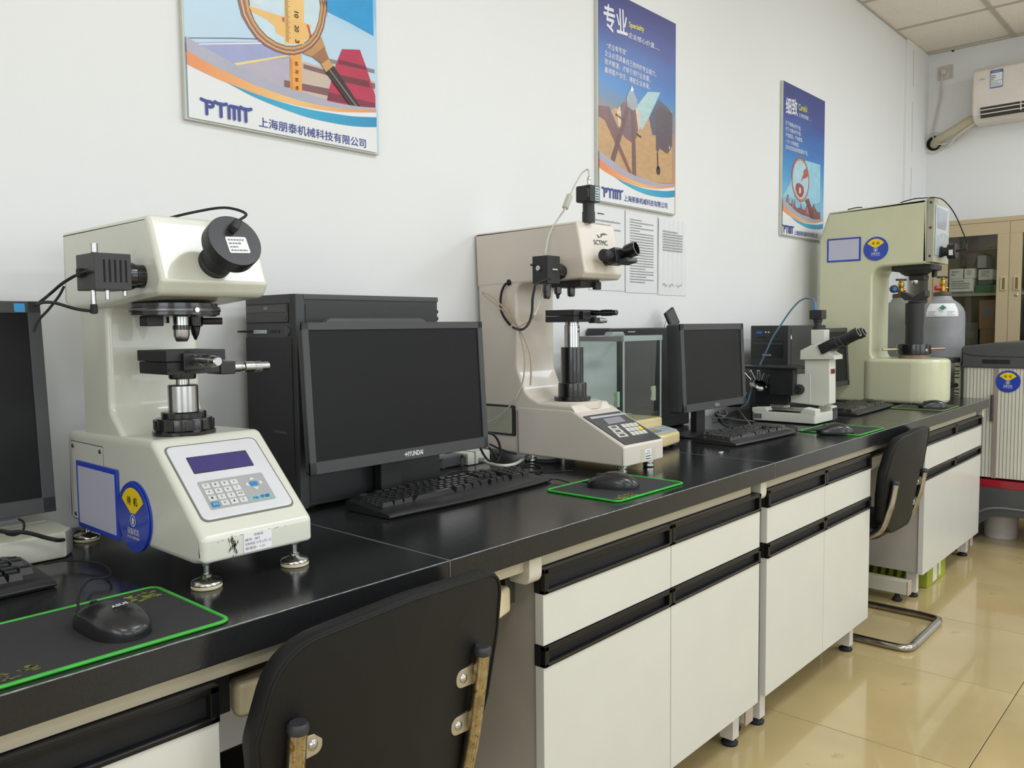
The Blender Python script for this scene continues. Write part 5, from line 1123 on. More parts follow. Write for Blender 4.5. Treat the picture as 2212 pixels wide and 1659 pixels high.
g=gas((5.20,1.342,0),'large grey gas cylinder with white diamond label and red valve cap','b3262c',1.0)
# curved label on the shoulder
bm=nb(); R_=[]; ccx,ccy=5.20,1.342
prof_=[(.120,1.215),(.1195,1.235),(.1105,1.262),(.091,1.2885)]
for i in range(15):
    a=RD(153+i*6)
    w_=1; R_.append([bm.verts.new((ccx+(r+.0015)*cos(a),ccy+(r+.0015)*sin(a),z)) for r,z in prof_])
for a,b in zip(R_,R_[1:]):
    for j in range(3): bm.faces.new((a[j],a[j+1],b[j+1],b[j]))
lb=finish(bm,'hazard_label',PAPER,g)
A_=Matrix.Translation((ccx,ccy,1.262))@Matrix.Rotation(RD(196),4,'Z')@Matrix.Translation((.1125,0,0))@Matrix.Rotation(RD(-33),4,'Y')
finish(plate(nb(),[A_@V((.002,-.024,0)),A_@V((.002,0,-.024)),A_@V((.002,.024,0)),A_@V((.002,0,.024))],A_.to_3x3()@V((1,0,0)),.001),'label_diamond',WHT,lb)
finish(plate(nb(),[A_@V((.0035,-.018,0)),A_@V((.0035,0,-.018)),A_@V((.0035,.018,0)),A_@V((.0035,0,.018))],A_.to_3x3()@V((1,0,0)),.001),'green_diamond',mat('2f7a55',.4),lb)
bm=nb()
for a0 in (160,206):
    for k_,z_ in enumerate((1.222,1.231,1.240)):
        r_=.1218-.0006*k_; P_=[(ccx+r_*cos(RD(a0+i*2.5)),ccy+r_*sin(RD(a0+i*2.5))) for i in range(9 if k_!=1 else 7)]
        for p_,q_ in zip(P_,P_[1:]): bm.faces.new([bm.verts.new(v) for v in ((*p_,z_),(*q_,z_),(*q_,z_+.0025),(*p_,z_+.0025))])
finish(bm,'small_print',mat('8a8c90',.5),lb)
gas((5.30,1.598,0),'grey gas cylinder with blue valve cap, seen through the gap of the tall tester','22508e',.98,tone='808278')
g2=bpy.data.objects['gas_cylinder.001']
finish(lathe(nb(),[(.001,0),(.022,.0),(.023,.003),(.023,.022),(.019,.024),(.001,.024)],(5.262,1.632,1.385),(5.20,1.58,1.385),24),'gauge_cap',BLKM,g2)
finish(lathe(nb(),[(.001,0),(.013,.0),(.013,.002)],(5.2435,1.6165,1.385),(5.18,1.563,1.385),20),'blue_face',mat('2468b0',.4),g2)

# ================= METAL CABINET =================
t=thing('storage_cabinet','beige metal storage cabinet with glazed doors against the right wall','cabinet',(6.0,1.12,0))
MC_=mat('b7a583',.42,var=.02,bump=.03,bs=200); cx0,cx1,cy0,cy1,zt=5.80,6.18,.665,1.585,1.822
for (a,b,c_,d,e_,f,n) in ((cx0+.02,cx1,cy0,cy0+.02,0,zt,'side_panel'),(cx0+.02,cx1,cy1-.02,cy1,0,zt,'side_panel'),(cx0+.02,cx1,cy0,cy1,zt-.02,zt,'top_panel'),(cx0+.02,cx1,cy0,cy1,.03,.05,'bottom_panel'),(cx1-.01,cx1,cy0,cy1,.03,zt,'back_panel'),
   (cx0+.03,cx1,cy0+.02,cy1-.02,1.345,1.363,'shelf'),(cx0+.03,cx1,cy0+.02,cy1-.02,.98,1.0,'shelf'),(cx0+.03,cx1,cy0+.02,cy1-.02,.60,.62,'shelf')):
    finish(box(nb(),a,b,c_,d,e_,f,.001),n,MC_ if n!='shelf' else mat('8f9070',.5),t)
fr=nb(); box(fr,cx0,cx0+.02,cy0,cy1,zt-.028,zt,.002); box(fr,cx0,cx0+.02,cy0,cy1,0,.05,.002); box(fr,cx0,cx0+.02,cy1-.030,cy1,0,zt,.002); box(fr,cx0,cx0+.02,cy0,cy0+.030,0,zt,.002)
finish(fr,'face_frame',MC_,t)
GD=glassmat('eeeee8')
for a,b,hy in ((1.1285,1.553,1.155),(.697,1.1265,1.085)):
    d=nb(); z0,z1=.86,1.718; g0,g1=a+.065,b-.082
    if a<1: g0,g1=a+.082,b-.065
    box(d,cx0-.004,cx0+.016,a,b,z1,zt-.030,.001); box(d,cx0-.004,cx0+.016,a,b,.055,z0,.001); box(d,cx0-.004,cx0+.016,a,g0,z0,z1,.001); box(d,cx0-.004,cx0+.016,g1,b,z0,z1,.001)
    D=finish(d,'door',MC_,t); finish(box(nb(),cx0+.004,cx0+.008,g0,g1,z0,z1),'glass_pane',GD,D)
    h=finish(prism(nb(),rrect(hy-.017,hy+.017,1.372,1.458,.006),'x',cx0-.010,cx0-.003,.002),'handle',mat('c2b084',.35),D)
    finish(box(nb(),cx0-.0112,cx0-.0095,hy-.008,hy+.006,1.380,1.450,.0005),'grip_recess',mat('6a6038',.5),h)
    if a<1: finish(lathe(nb(),[(.011,0),(.011,.003),(.008,.004),(.001,.004)],(cx0-.004,hy,1.345),(0,hy,1.345),20),'lock',STEEL,D)
def carton(x0,x1,y0,y1,z0,z1,col,label,band=None,grp=None,rows_=4,name='box'):
    t=thing(name,label,'box',((x0+x1)/2,(y0+y1)/2,z0)); 
    if grp: t['group']=grp
    finish(box(nb(),x0,x1,y0,y1,z0+.0005,z1,.002),'carton',mat(col,.6,var=.05),t)
    if band: finish(box(nb(),x0-.0008,x0+.001,y0,y1,z0+.001,z0+.001+band[0]),'band',mat(band[1],.5),t)
    A=Matrix(((0,0,-1,x0),(-1,0,0,0),(0,1,0,0),(0,0,0,1)))
    if rows_: ring_text_block(t,'small_print',INKG,A,-y1+.015,-y0-.02,z0+.3*(z1-z0),z1-.008,rows_,.001)
    return t
WB='e2e2e0'
carton(5.86,6.05,1.335,1.475,1.3635,1.458,WB,'white product box on the cabinet shelf, second from the left, lower row',(.012,'5c6276'))
carton(5.86,6.05,1.395,1.475,1.4585,1.5215,WB,'white product box on top of the lower left box in the cabinet',None,None,2)
carton(5.86,6.05,1.328,1.388,1.4585,1.520,WB,'small white product box with a bar mark, middle of the upper row in the cabinet',None,None,3)
carton(5.88,6.05,1.232,1.312,1.445,1.512,WB,'white product box on the right of the upper row in the cabinet',None,None,4)
carton(5.885,6.05,1.232,1.312,1.4145,1.4445,'5a5d60','dark grey flat box between green tray and white box in the cabinet',None,None,0)
carton(5.875,6.05,1.21,1.328,1.3635,1.414,'2f6b4a','green box on the cabinet shelf beneath the white boxes',None,None,0)
carton(5.85,6.0,1.155,1.205,1.3635,1.465,WB,'white box at the right end of the cabinet shelf, near the door gap',None,None,2)
carton(5.95,6.15,1.30,1.40,1.5225,1.62,'6e5a4e','brown cardboard box at the top left inside the cabinet',None,None,0)
carton(5.88,6.1,1.27,1.32,1.5215,1.60,'a3a6ad','grey-white box standing on the top row in the cabinet',None,None,0)
carton(5.87,6.12,1.09,1.30,1.1375,1.32,'8d6e50','brown cardboard box on the lower cabinet shelf, right of centre',None,None,1)
carton(5.90,6.12,1.31,1.42,1.0005,1.18,'6f6a5c','dull brown carton on the lower cabinet shelf, left part',None,None,1)
carton(5.86,6.10,1.075,1.29,1.0005,1.137,'85694c','wide brown carton on the lower cabinet shelf beneath the cardboard box',None,None,0)
carton(5.86,6.10,.76,1.05,1.0005,1.30,'4a3a50','dark purple carton behind the right-hand cabinet door, lower shelf',None,None,0)
carton(5.86,6.10,.76,1.05,1.3635,1.60,'7a7f55','olive carton behind the right-hand cabinet door, upper shelf',None,None,0)

# ================= STRIPED APPLIANCE =================
t=thing('cooling_cabinet','white pinstriped floor-standing machine with dark lid and red band at the right edge','machine',(5.2,.83,0))
SX,SX1,SY0,SY1=4.90,5.50,.52,1.158; ST=mat('dcdacd',.4,coat=.2); SG=mat('4d4e50',.35,bump=.04,bs=400); LN=mat('8e877d',.5)
finish(prism(nb(),[(SX+.005,SY0,.01),(SX+.005,SY1,.03),(SX1,SY1,.03),(SX1,SY0,.01)],'z',.36,.94,.002),'body',ST,t)
bm=nb(); y=SY1-.022; k=0
while y>SY0+.02:
    if not(.98<y<1.01): box(bm,SX+.0035,SX+.0055,y-.0011,y+.0011,.358,.938)
    y-=.0165; k+=1
finish(bm,'pinstripes',LN,t)
A=Matrix(((0,0,-1,SX),(-1,0,0,0),(0,1,0,0),(0,0,0,1)))
finish(box(nb(),SX-.001,SX+.007,.985,1.008,.358,.938,.001),'door_seam',mat('9b8f86',.4),t)
finish(box(nb(),SX-.020,SX-.001,1.002,1.016,.66,.80,.004),'door_handle',mat('4a4747',.4),t)
bm=nb(); box(bm,SX-.004,SX1+.004,SY0-.004,SY1+.004,.306,.349,.006); finish(bm,'red_band',mat('9c1426',.35,coat=.3),t)
finish(prism(nb(),[(-SY1-.003,.06),(-1.085,.062),(-1.06,.10,.02),(-1.0,.155,.05),(-.90,.165,.05),(-.70,.155,.05),(-.60,.06),(-SY0,.06),(-SY0,.308),(-SY1-.003,.308)],Matrix(((0,0,-1,SX+.03),(-1,0,0,0),(0,1,0,0),(0,0,0,1))),0,.034,.004),'front_skirt',SG,t)
finish(box(nb(),SX+.031,SX1,SY0,SY1,.17,.308,.004),'plinth',SG,t)
for yy in (SY1-.035,SY0+.035): finish(box(nb(),SX+.03,SX1-.02,yy-.03,yy+.03,.0,.18,.004),'side_foot',SG,t)
finish(tube(nb(),[(SX-.006,1.06,.17),(SX-.008,1.02,.192),(SX-.008,.95,.205),(SX-.008,.80,.205)],.006,8),'skirt_trim',mat('77787a',.4),t)
lid=finish(prism(nb(),[(-SY1-.006,.940,.004),(-SY0,.940),(-SY0,1.082),(-.80,1.082,.1),(-1.0,1.074,.1),(-SY1-.006,1.052,.02)],A,-.6,.012,.010),'lid',SG,t)
finish(tube(nb(),[(SX-.0125,1.16,1.022),(SX-.0125,1.12,1.008),(SX-.0125,1.05,1.002),(SX-.0125,.9,1.0),(SX-.0125,.7,1.0)],.0018,6),'lid_seam',mat('0f0f10',.5),lid)
finish(prism(nb(),rrect(-1.063,-.932,.962,.985,.008),A,.008,.0128),'lid_grip',mat('111112',.4),lid)
disc_sign(t,A@Matrix.Translation((-.942,.872,-.004)),.057)
t=thing('bucket','white plastic bucket standing on the floor behind the pinstriped machine','bucket',(5.28,1.07,0))
# tall enough to be glimpsed through the arch of the skirt
t['label']='white plastic bucket on the floor, glimpsed through the arch of the pinstriped machine'
t.location=(5.13,1.0,0); t['_o']=(5.13,1.0,0)
finish(lathe(nb(),[(.078,0),(.080,.003),(.086,.14),(.089,.142),(.089,.150),(.084,.150),(.078,.006),(.001,.005)],(5.13,1.0,.0005),(5.13,1.0,2),36),'shell',mat('c2bbb4',.5,var=.06),t)
finish(lathe(nb(),[(.0895,.120),(.091,.122),(.091,.128),(.0895,.130)],(5.13,1.0,.0005),(5.13,1.0,2),36,False),'rim_band',mat('a9a5a0',.5),t)
t=thing('box','low speckled stone block on the floor beneath the pinstriped machine','block',(5.42,.84,0))
finish(box(nb(),5.34,5.45,.62,.90,.0005,.085,.004),'block',mat('6b6048',.7,var=.3,vs=30,bump=.8,bs=60),t)

# ================= CART BETWEEN TESTER AND MACHINE =================
t=thing('grinder_stand','dark hand-wheel machine with pale post, between tallest tester and pinstriped machine','machine',(4.95,1.24,0))
Dk=mat('2b2c2d',.45)
finish(tube(nb(),[(4.86,1.245,.0),(4.86,1.245,.948)],.0125,14,1,False),'post',mat('b0b0a4',.4),t)
finish(cyl(nb(),(4.86,1.245,.935),(4.86,1.245,.965),.022,20,.003),'post_clamp',Dk,t)
finish(prism(nb(),[(4.80,1.33,.02),(4.94,1.17,.02),(4.97,1.20,.02),(4.83,1.36,.02)],'z',.962,.992,.006),'head_arm',Dk,t)
for z in (.868,.728):
    w_=finish(lathe(nb(),[(.012,0),(.034,.003),(.036,.010),(.034,.017),(.012,.02)],(4.80,1.268,z),(4.88,1.20,z),28),'hand_wheel',BLKG,t)
for z in (.842,.715): finish(cyl(nb(),(4.865,1.225,z),(4.935,1.185,z),.013,18,.003),'knob',BLKG,t)
for z,n in ((.905,0),(.80,0),(.56,0)): pass
pn=finish(box(nb(),4.92,4.95,1.172,1.20,.60,.965,.003),'graduated_plate',mat('a2a284',.45),t)
for z in (.945,.92,.905,.885,.82,.80,.785): finish(box(nb(),4.917,4.921,1.175,1.198,z-.004,z+.002),'scale_mark',mat('2e3020',.5),pn)
finish(box(nb(),4.79,4.86,1.19,1.34,.02,.06,.006),'base',Dk,t)
finish(box(nb(),4.81,4.85,1.225,1.265,.0,.62,.004),'pedestal',Dk,t)

# ================= AIR CONDITIONER, SOCKET =================
t=thing('air_conditioner','white split air conditioner on the right wall with an energy label','air conditioner',(6.1,1.05,2.6))
AW=mat('dcd3ca',.35,coat=.2); ax0=6.0; ay1=1.404; ay0=.55
finish(prism(nb(),[(6.198,2.475),(6.198,2.800),(6.03,2.800,.02),(6.0,2.772,.02),(5.998,2.545,.01),(6.012,2.500,.02),(6.06,2.462,.03),(6.15,2.455)],'y',ay0,ay1,.012,3),'casing',AW,t)
lo=nb(); box(lo,6.002,6.04,ay0+.05,ay1-.052,2.475,2.545)
finish(prism(nb(),[(5.9962,2.543),(6.0,2.543),(6.012,2.498),(6.022,2.483),(6.017,2.479),(6.006,2.494)],'y',ay0+.05,ay1-.050),'outlet_recess',mat('2f332e',.6),t)
for z,x in ((2.522,5.992),(2.498,6.0)):
    finish(box(nb(),x-.004,x+.016,ay0+.052,ay1-.052,z,z+.006,.001),'louver',AW,t)
for y in (1.13,.9,.7): finish(box(nb(),5.992,6.01,y-.003,y+.003,2.490,2.545,.001),'louver_link',AW,t)
A=Matrix(((0,0,-1,5.9985),(-1,0,0,0),(0,1,0,0),(0,0,0,1)))
el=finish(prism(nb(),rrect(-1.302,-1.232,2.652,2.762,.002),A,0,.002),'energy_label',mat('3566ac',.4),t)
finish(prism(nb(),rrect(-1.299,-1.235,2.659,2.744,.001),A,.002,.0026),'label_field',PAPER,el)
finish(prism(nb(),rrect(-1.299,-1.235,2.6945,2.6965,.0),A,.0026,.003),'label_rule',INK,el)
ring_text_block(el,'small_print',INK,A,-1.296,-1.272,2.70,2.735,3,.0028); ring_text_block(el,'small_print',INKG,A,-1.296,-1.24,2.662,2.69,3,.0028)
text('中国能效标识',A@V((-1.293,2.748,.0022)),A@V((-1.241,2.748,.0022)),.008,WHT,el,(0,0,1))
ring_text_block(t,'printed_mark',mat('a8a8a6',.4),A,-1.36,-1.325,2.712,2.732,1,.0006)
finish(tube(nb(),[(6.195,1.672,2.392),(6.16,1.655,2.40),(6.12,1.60,2.42),(6.10,1.50,2.462),(6.09,1.44,2.492),(6.08,1.36,2.505)],.028,16),'insulated_pipe',mat('b7ae92',.6,bump=.5,bs=50,stretch=(3,3,3)),t)
finish(tube(nb(),[(6.08,1.39,2.478),(6.10,1.45,2.45),(6.12,1.52,2.41),(6.15,1.58,2.36),(6.17,1.63,2.36)],.009,10),'drain_hose',mat('c9c2b4',.5),t)
t=thing('wall_socket','white wall socket with a plugged-in lead, high on the right wall','socket',(6.195,1.614,2.86))
A=Matrix(((0,0,-1,6.1995),(-1,0,0,0),(0,1,0,0),(0,0,0,1)))
finish(prism(nb(),rrect(-1.660,-1.570,2.814,2.904,.006),A,0,.009,.002),'plate',mat('c9c2bb',.4),t)
finish(prism(nb(),rrect(-1.586,-1.574,2.822,2.896,.002),A,.009,.011,.0006),'rocker',mat('bdb6ae',.4),t)
pg=finish(lathe(nb(),[(.022,0),(.022,.012),(.018,.026),(.010,.030)],A@V((-1.622,2.862,.008)),A@V((-1.622,2.862,1)),24),'plug',mat('cbc3bc',.4),t)
finish(tube(nb(),[(6.168,1.628,2.85),(6.175,1.632,2.80),(6.188,1.64,2.70),(6.186,1.658,2.60),(6.184,1.675,2.50),(6.175,1.678,2.44),(6.158,1.655,2.40),(6.12,1.625,2.375),(6.15,1.56,2.38),(6.14,1.50,2.40),(6.11,1.44,2.45),(6.10,1.41,2.48)],.0045,8),'lead',mat('c6bcb6',.45),t)

# ================= POSTERS =================
NV=mat('35418f',.45); BX=[-9,9,-9,9]
def pl2(parent,name,pts,y,m,n=(0,-1,0),th=.0001):
    bm=nb(); q=[bm.verts.new((min(BX[1],max(BX[0],p[0])),y,min(BX[3],max(BX[2],p[-1])))) for p in pts]
    for a,b,c in tessellate_polygon([[v.co for v in q]]):
        f=bm.faces.new((q[a],q[b],q[c])); f.normal_update()
        if f.normal.y>0: f.normal_flip()
    bmesh.ops.translate(bm,verts=bm.verts,vec=-V(parent['_o'])); me=bpy.data.meshes.new(name); bm.to_mesh(me); bm.free(); me.materials.append(m)
    o=bpy.data.objects.new(name,me); COL.objects.link(o); o.parent=parent; o['_o']=parent['_o']; return o
P1=(.880,1.409,1.636,2.362)
sw={}
sw['grey_t']=[(0.8739,1.726,1.8104),(0.927,1.726,1.793),(0.9757,1.726,1.7807),(1.0421,1.726,1.7608),(1.1153,1.726,1.7488),(1.1933,1.726,1.746),(1.2478,1.726,1.7403),(1.3342,1.726,1.7437),(1.3985,1.726,1.7516)]
sw['or_t']=[(0.8728,1.726,1.7824),(0.9259,1.726,1.7638),(0.9747,1.726,1.7521),(1.0413,1.726,1.7384),(1.1146,1.726,1.7294),(1.1926,1.726,1.7248),(1.2851,1.726,1.7289),(1.399,1.726,1.7466)]
sw['or_b']=[(0.8716,1.726,1.7516),(0.9249,1.726,1.738),(0.9763,1.726,1.7278),(1.0512,1.726,1.7181),(1.1141,1.726,1.7136),(1.1922,1.726,1.7136),(1.2849,1.726,1.7204),(1.3988,1.726,1.7397)]
sw['bl_t']=[(0.9768,1.726,1.7284),(1.0405,1.726,1.7184),(1.114,1.726,1.7119),(1.1921,1.726,1.7093),(1.2847,1.726,1.7134),(1.3334,1.726,1.7174),(1.3995,1.726,1.7272)]
sw['bl_b']=[(0.9768,1.726,1.7284),(1.0403,1.726,1.7106),(1.1136,1.726,1.6978),(1.1914,1.726,1.6893),(1.2839,1.726,1.6893),(1.3493,1.726,1.6944),(1.3988,1.726,1.7022)]
def smooth2(L): return [tuple(p) for p in spl(L,4)]
def swoosh(parent,bx,y,grey,o1,o2):
    x0,x1,z0,z1=bx; ax,bx_,az,bz=P1; ym=y
    f=lambda L:[(x0+(p[0]-.8856)/(1.4092-.8856)*(x1-x0),0,z0+(p[2]-az)/(bz-az)*(z1-z0)) for p in smooth2(L)]
    def strip(a,b,nm,m,yy):
        bm=nb(); A_=f(a); B_=f(b); n=min(len(A_),len(B_)); A_=[A_[int(i*(len(A_)-1)/(n-1))] for i in range(n)]; B_=[B_[int(i*(len(B_)-1)/(n-1))] for i in range(n)]
        va=[bm.verts.new((max(x0,min(x1,p[0])),yy,p[2])) for p in A_]; vb=[bm.verts.new((max(x0,min(x1,p[0])),yy,p[2])) for p in B_]
        for i in range(n-1):
            try: bm.faces.new((va[i],va[i+1],vb[i+1],vb[i]))
            except ValueError: pass
        return finish(bm,nm,m,parent)
    strip(sw['or_b'],[(p[0],0,P1[2]) for p in sw['or_b']],'white_footer',mat('dfe0e0',.35,var=.01),ym-.0024)
    strip(sw['grey_t'],sw['or_t'],'grey_swoosh',mat(grey,.35,var=.05),ym-.0026); strip(sw['or_t'],sw['or_b'],'orange_swoosh',xgrad(x0,x1,o1,o2),ym-.0028)
    strip(sw['bl_t'],sw['bl_b'],'blue_swoosh',xgrad(x0,x1,'1f86b4','35a5c6'),ym-.0030)
def xgrad(x0,x1,c0,c1):
    m=bpy.data.materials.new('mat_print_gradient'); m.use_nodes=True; nt=m.node_tree; N=nt.nodes; L=nt.links
    g=N.new('ShaderNodeNewGeometry'); s=N.new('ShaderNodeSeparateXYZ'); L.new(g.outputs['Position'],s.inputs[0])
    mr=N.new('ShaderNodeMapRange'); mr.inputs[1].default_value=x0; mr.inputs[2].default_value=x1; L.new(s.outputs[0],mr.inputs[0])
    r=N.new('ShaderNodeValToRGB'); e=r.color_ramp.elements; e[0].color=lin(c0); e[1].color=lin(c0); e[1].position=.99; x=e.new(.5); x.color=lin(c1)
    L.new(mr.outputs[0],r.inputs[0]); L.new(r.outputs[0],N['Principled BSDF'].inputs['Base Color']); N['Principled BSDF'].inputs['Roughness'].default_value=.35
    return m
def board(x0,x1,z0,z1,label,stops,th=.013):
    BX[:]=[-9,9,-9,9]; t=thing('poster',label,'poster',((x0+x1)/2,WY-.006,(z0+z1)/2)); y=WY-th
    finish(box(nb(),x0,x1,y,WY-.001,z0,z1,.001),'board',mat('c9cbbe',.5),t)
    pl2(t,'printed_sheet',[(x0+.004,z0+.004),(x1-.001,z0+.004),(x1-.001,z1-.001),(x0+.004,z1-.001)],y-.0004,grad(stops,z0+.2*(z1-z0),z1))
    BX[:]=[x0+.004,x1-.001,z0+.004,z1-.001]; return t,y
def footer(t,p,y,ln1,ln2,hh):
    a,b=ln1; 
    # logo with swept serifs on the letters
    L=V(b)-V(a); bm=nb(); Z=V((0,0,1)); W_=.062*L.length; kk=0
    def P_(x,v): return V(a)+L*x+Z*hh*v+V((0,-.0006,0))
    for st in (((-.03,1),(.05,.92),(.17,.92),(.21,.84),(.21,.66),(.17,.56),(.08,.56)),((.075,.92),(.075,0)),((.25,1),(.30,.92),(.43,.92),(.49,1)),((.37,.92),(.37,0)),((.54,0),(.54,.84),(.58,.92),(.72,.92),(.76,.84),(.76,0)),((.65,.9),(.65,0)),((.79,1),(.84,.92),(.96,.92),(1.02,1)),((.90,.92),(.90,0))):
        for (x0_,v0),(x1_,v1) in zip(st,st[1:]):
            p_,q_=P_(x0_,v0),P_(x1_,v1); d=(q_-p_).normalized(); n=d.cross(V((0,1,0))).normalized()*W_*.5; p_=p_-d*W_*.12; q_=q_+d*W_*.12
            kk+=1; bm.faces.new([bm.verts.new(v+V((0,-.00003*kk,0))) for v in (p_+n,q_+n,q_-n,p_-n)])
        for x_,v_ in st:
            kk+=1; c=P_(x_,v_)+V((0,-.00003*kk,0)); bm.faces.new([bm.verts.new(c+V((cos(k*pi/5),0,sin(k*pi/5)))*W_*.5) for k in range(10)])
    finish(bm,'logo',NV,t)
    text('上海朋泰机械科技有限公司',ln2[0],ln2[1],ln2[2],NV,t,bold=.010,lift=.0002)
def at(L,y): return [(p[0],y,p[2]) for p in L]
# ---- poster 1
t,y=board(*P1,label='large wall poster with magnifying glass over a caliper, nearest the camera above the first tester',stops=[(0,'b9cfdf'),(.25,'b5d0e2'),(.5,'62a8d6'),(1,'2a6fb8')])
ys=y-.001
def g1(name,pts,col,k,r=.35): return pl2(t,name,pts,y-.0006-.00015*k,mat(col,r,var=.05,vs=25) if isinstance(col,str) else col)
g1('sea',[(0.8734,1.726,1.7966),(1.1303,1.726,1.8591),(1.1433,1.726,1.8224),(1.1295,1.726,1.7504),(1.0785,1.726,1.7259),(0.9745,1.726,1.7475),(0.8726,1.726,1.778)],'9a9fc6',1)
g1('beach',[(0.9983,1.726,1.7755),(1.0813,1.726,1.8059),(1.1447,1.726,1.8227),(1.1435,1.726,1.7448),(1.1151,1.726,1.7439),(1.042,1.726,1.7596)],'b2a9b8',2)
g1('horizon_line',[(0.8861,1.726,1.8078),(1.0031,1.726,1.8362),(1.129,1.726,1.8629),(1.129,1.726,1.8614),(1.0031,1.726,1.8339),(0.886,1.726,1.806)],'5a6178',3)
g1('foam_line',[(0.9033,1.726,1.7989),(1.0663,1.726,1.8412),(1.0826,1.726,1.843),(1.0662,1.726,1.8377),(0.908,1.726,1.7978)],'e3e6ea',3)
g1('yellow_line',[(0.992,1.726,1.7769),(1.135,1.726,1.8289),(1.142,1.726,1.8277),(0.9983,1.726,1.7732)],'e4cf83',4)
g1('deep_sky',[(1.2493,1.726,1.9868),(1.3973,1.726,2.028),(1.3975,1.726,1.9373),(1.3239,1.726,1.9512),(1.2531,1.726,1.9604)],'1d93cb',1)
g1('stair_tread',[(1.1825,1.726,1.824),(1.3987,1.726,1.8223),(1.3985,1.726,1.7516),(1.1349,1.726,1.7431),(1.1458,1.726,1.8108)],'c6b1a2',4)
g1('stair_riser',[(1.1808,1.726,1.8182),(1.3989,1.726,1.817),(1.3985,1.726,1.8036),(1.1805,1.726,1.8076)],'7b5b5c',5)
g1('stair_riser',[(1.1267,1.726,1.7692),(1.3986,1.726,1.781),(1.398,1.726,1.7609),(1.1262,1.726,1.7539)],'7b5358',5)
g1('stair_riser',[(1.2496,1.726,1.8479),(1.3979,1.726,1.8527),(1.3976,1.726,1.8433),(1.2493,1.726,1.8385)],'8c7a80',5)
g1('red_carpet',[(1.2961,1.726,1.8803),(1.3517,1.726,1.8921),(1.3707,1.726,1.8533),(1.3987,1.726,1.785),(1.3985,1.726,1.753),(1.3342,1.726,1.7432),(1.2471,1.726,1.7381),(1.2524,1.726,1.7703),(1.2758,1.726,1.8374)],'b22a4a',6)
g1('carpet_shade',[(1.2857,1.726,1.8524),(1.369,1.726,1.8542),(1.3732,1.726,1.846),(1.2822,1.726,1.8414)],'6e2233',7); g1('carpet_shade',[(1.2719,1.726,1.8149),(1.3782,1.726,1.8193),(1.3828,1.726,1.8031),(1.2652,1.726,1.7995)],'6e2233',7); g1('carpet_shade',[(1.2511,1.726,1.7662),(1.3955,1.726,1.7671),(1.3978,1.726,1.7534),(1.2473,1.726,1.7465)],'7a2238',7)
g1('ruler',[(1.1442,1.726,1.8323),(1.1756,1.726,1.8383),(1.1746,1.726,1.7441),(1.1412,1.726,1.7443)],'e79f46',8)
# magnifier lens, rim
def ell(cx,cy,rx,ry,a0,a1,n):
    return [(cx+rx*cos(RD(a0+(a1-a0)*i/n)),cy+ry*sin(RD(a0+(a1-a0)*i/n))) for i in range(n+1)]
lc=[(1.1255,1.726,1.9666),(1.2498,1.726,2.0019),(1.1209,1.726,1.8293)]; cx,cz=lc[0][0],lc[0][2]; rx=lc[1][0]-cx; rz=cz-lc[2][2]
sk=(lc[1][2]-cz)/(lc[1][0]-cx)
def EL(f,a0=0,a1=360,n=48): return [(cx+rx*f*cos(RD(a0+(a1-a0)*i/n)),0,cz+rz*f*sin(RD(a0+(a1-a0)*i/n))+sk*rx*f*cos(RD(a0+(a1-a0)*i/n))) for i in range(n)]
ro=[(1.0119,1.726,1.9207),(1.0205,1.726,1.8887),(1.0366,1.726,1.8664),(1.0558,1.726,1.8468),(1.0783,1.726,1.8359),(1.1041,1.726,1.8301),(1.1321,1.726,1.829),(1.1551,1.726,1.8324),(1.1817,1.726,1.8447),(1.206,1.726,1.8627),(1.2278,1.726,1.8866),(1.2425,1.726,1.9176),(1.2514,1.726,1.9549),(1.254,1.726,1.9881)]
ri=[(1.0402,1.726,1.9286),(1.0433,1.726,1.9063),(1.0519,1.726,1.8866),(1.0647,1.726,1.8724),(1.0832,1.726,1.8594),(1.1076,1.726,1.8512),(1.1328,1.726,1.8496),(1.1558,1.726,1.8544),(1.1794,1.726,1.8649),(1.1976,1.726,1.8804),(1.2148,1.726,1.9032),(1.2262,1.726,1.9309),(1.231,1.726,1.9569),(1.2324,1.726,1.9821)]
zr=[(1.1255,1.726,1.9666)][0][2]
def RG(f):
    L=[(a[0]*(1-f)+b[0]*f,0,a[2]*(1-f)+b[2]*f) for a,b in zip(ro,ri)]
    return L+[(p[0],0,2*zr-p[2]) for p in L[::-1]]
g1('magnifier_rim',RG(0),'8c5648',9); g1('rim_highlight',RG(.22),'d3ad7c',10); g1('rim_inner',RG(.38),'94604a',11); g1('rim_gold',RG(.62),'c49a5e',12); g1('rim_shadow',RG(.88),'7a5038',13); g1('magnifier_lens',RG(1),'c3d6de',14)
g1('caliper_beam',[(1.1326,1.726,1.9686),(1.1863,1.726,1.9838),(1.1838,1.726,1.8648),(1.1287,1.726,1.8527)],'e8bb6c',15)
g1('caliper_jaw',[(1.0371,1.726,1.915),(1.1308,1.726,1.9144),(1.2047,1.726,1.9154),(1.1976,1.726,1.8792),(1.1292,1.726,1.8672),(1.107,1.726,1.8725),(1.1033,1.726,1.887),(1.0845,1.726,1.8963),(1.0446,1.726,1.9044)],'e5b566',16)
g1('caliper_tip',[(1.0456,1.726,1.9324),(1.0806,1.726,1.941),(1.0694,1.726,1.9274),(1.0584,1.726,1.9209),(1.0478,1.726,1.9214)],'cfd6d9',17)
g1('caliper_trim',[(1.1243,1.726,1.9126),(1.1308,1.726,1.9136),(1.1303,1.726,1.9011),(1.1248,1.726,1.9044)],'b0486a',17); g1('caliper_trim',[(1.1913,1.726,1.9124),(1.1972,1.726,1.913),(1.2054,1.726,1.8909),(1.1975,1.726,1.8779),(1.1995,1.726,1.8919)],'a83e50',17)
bm=nb()
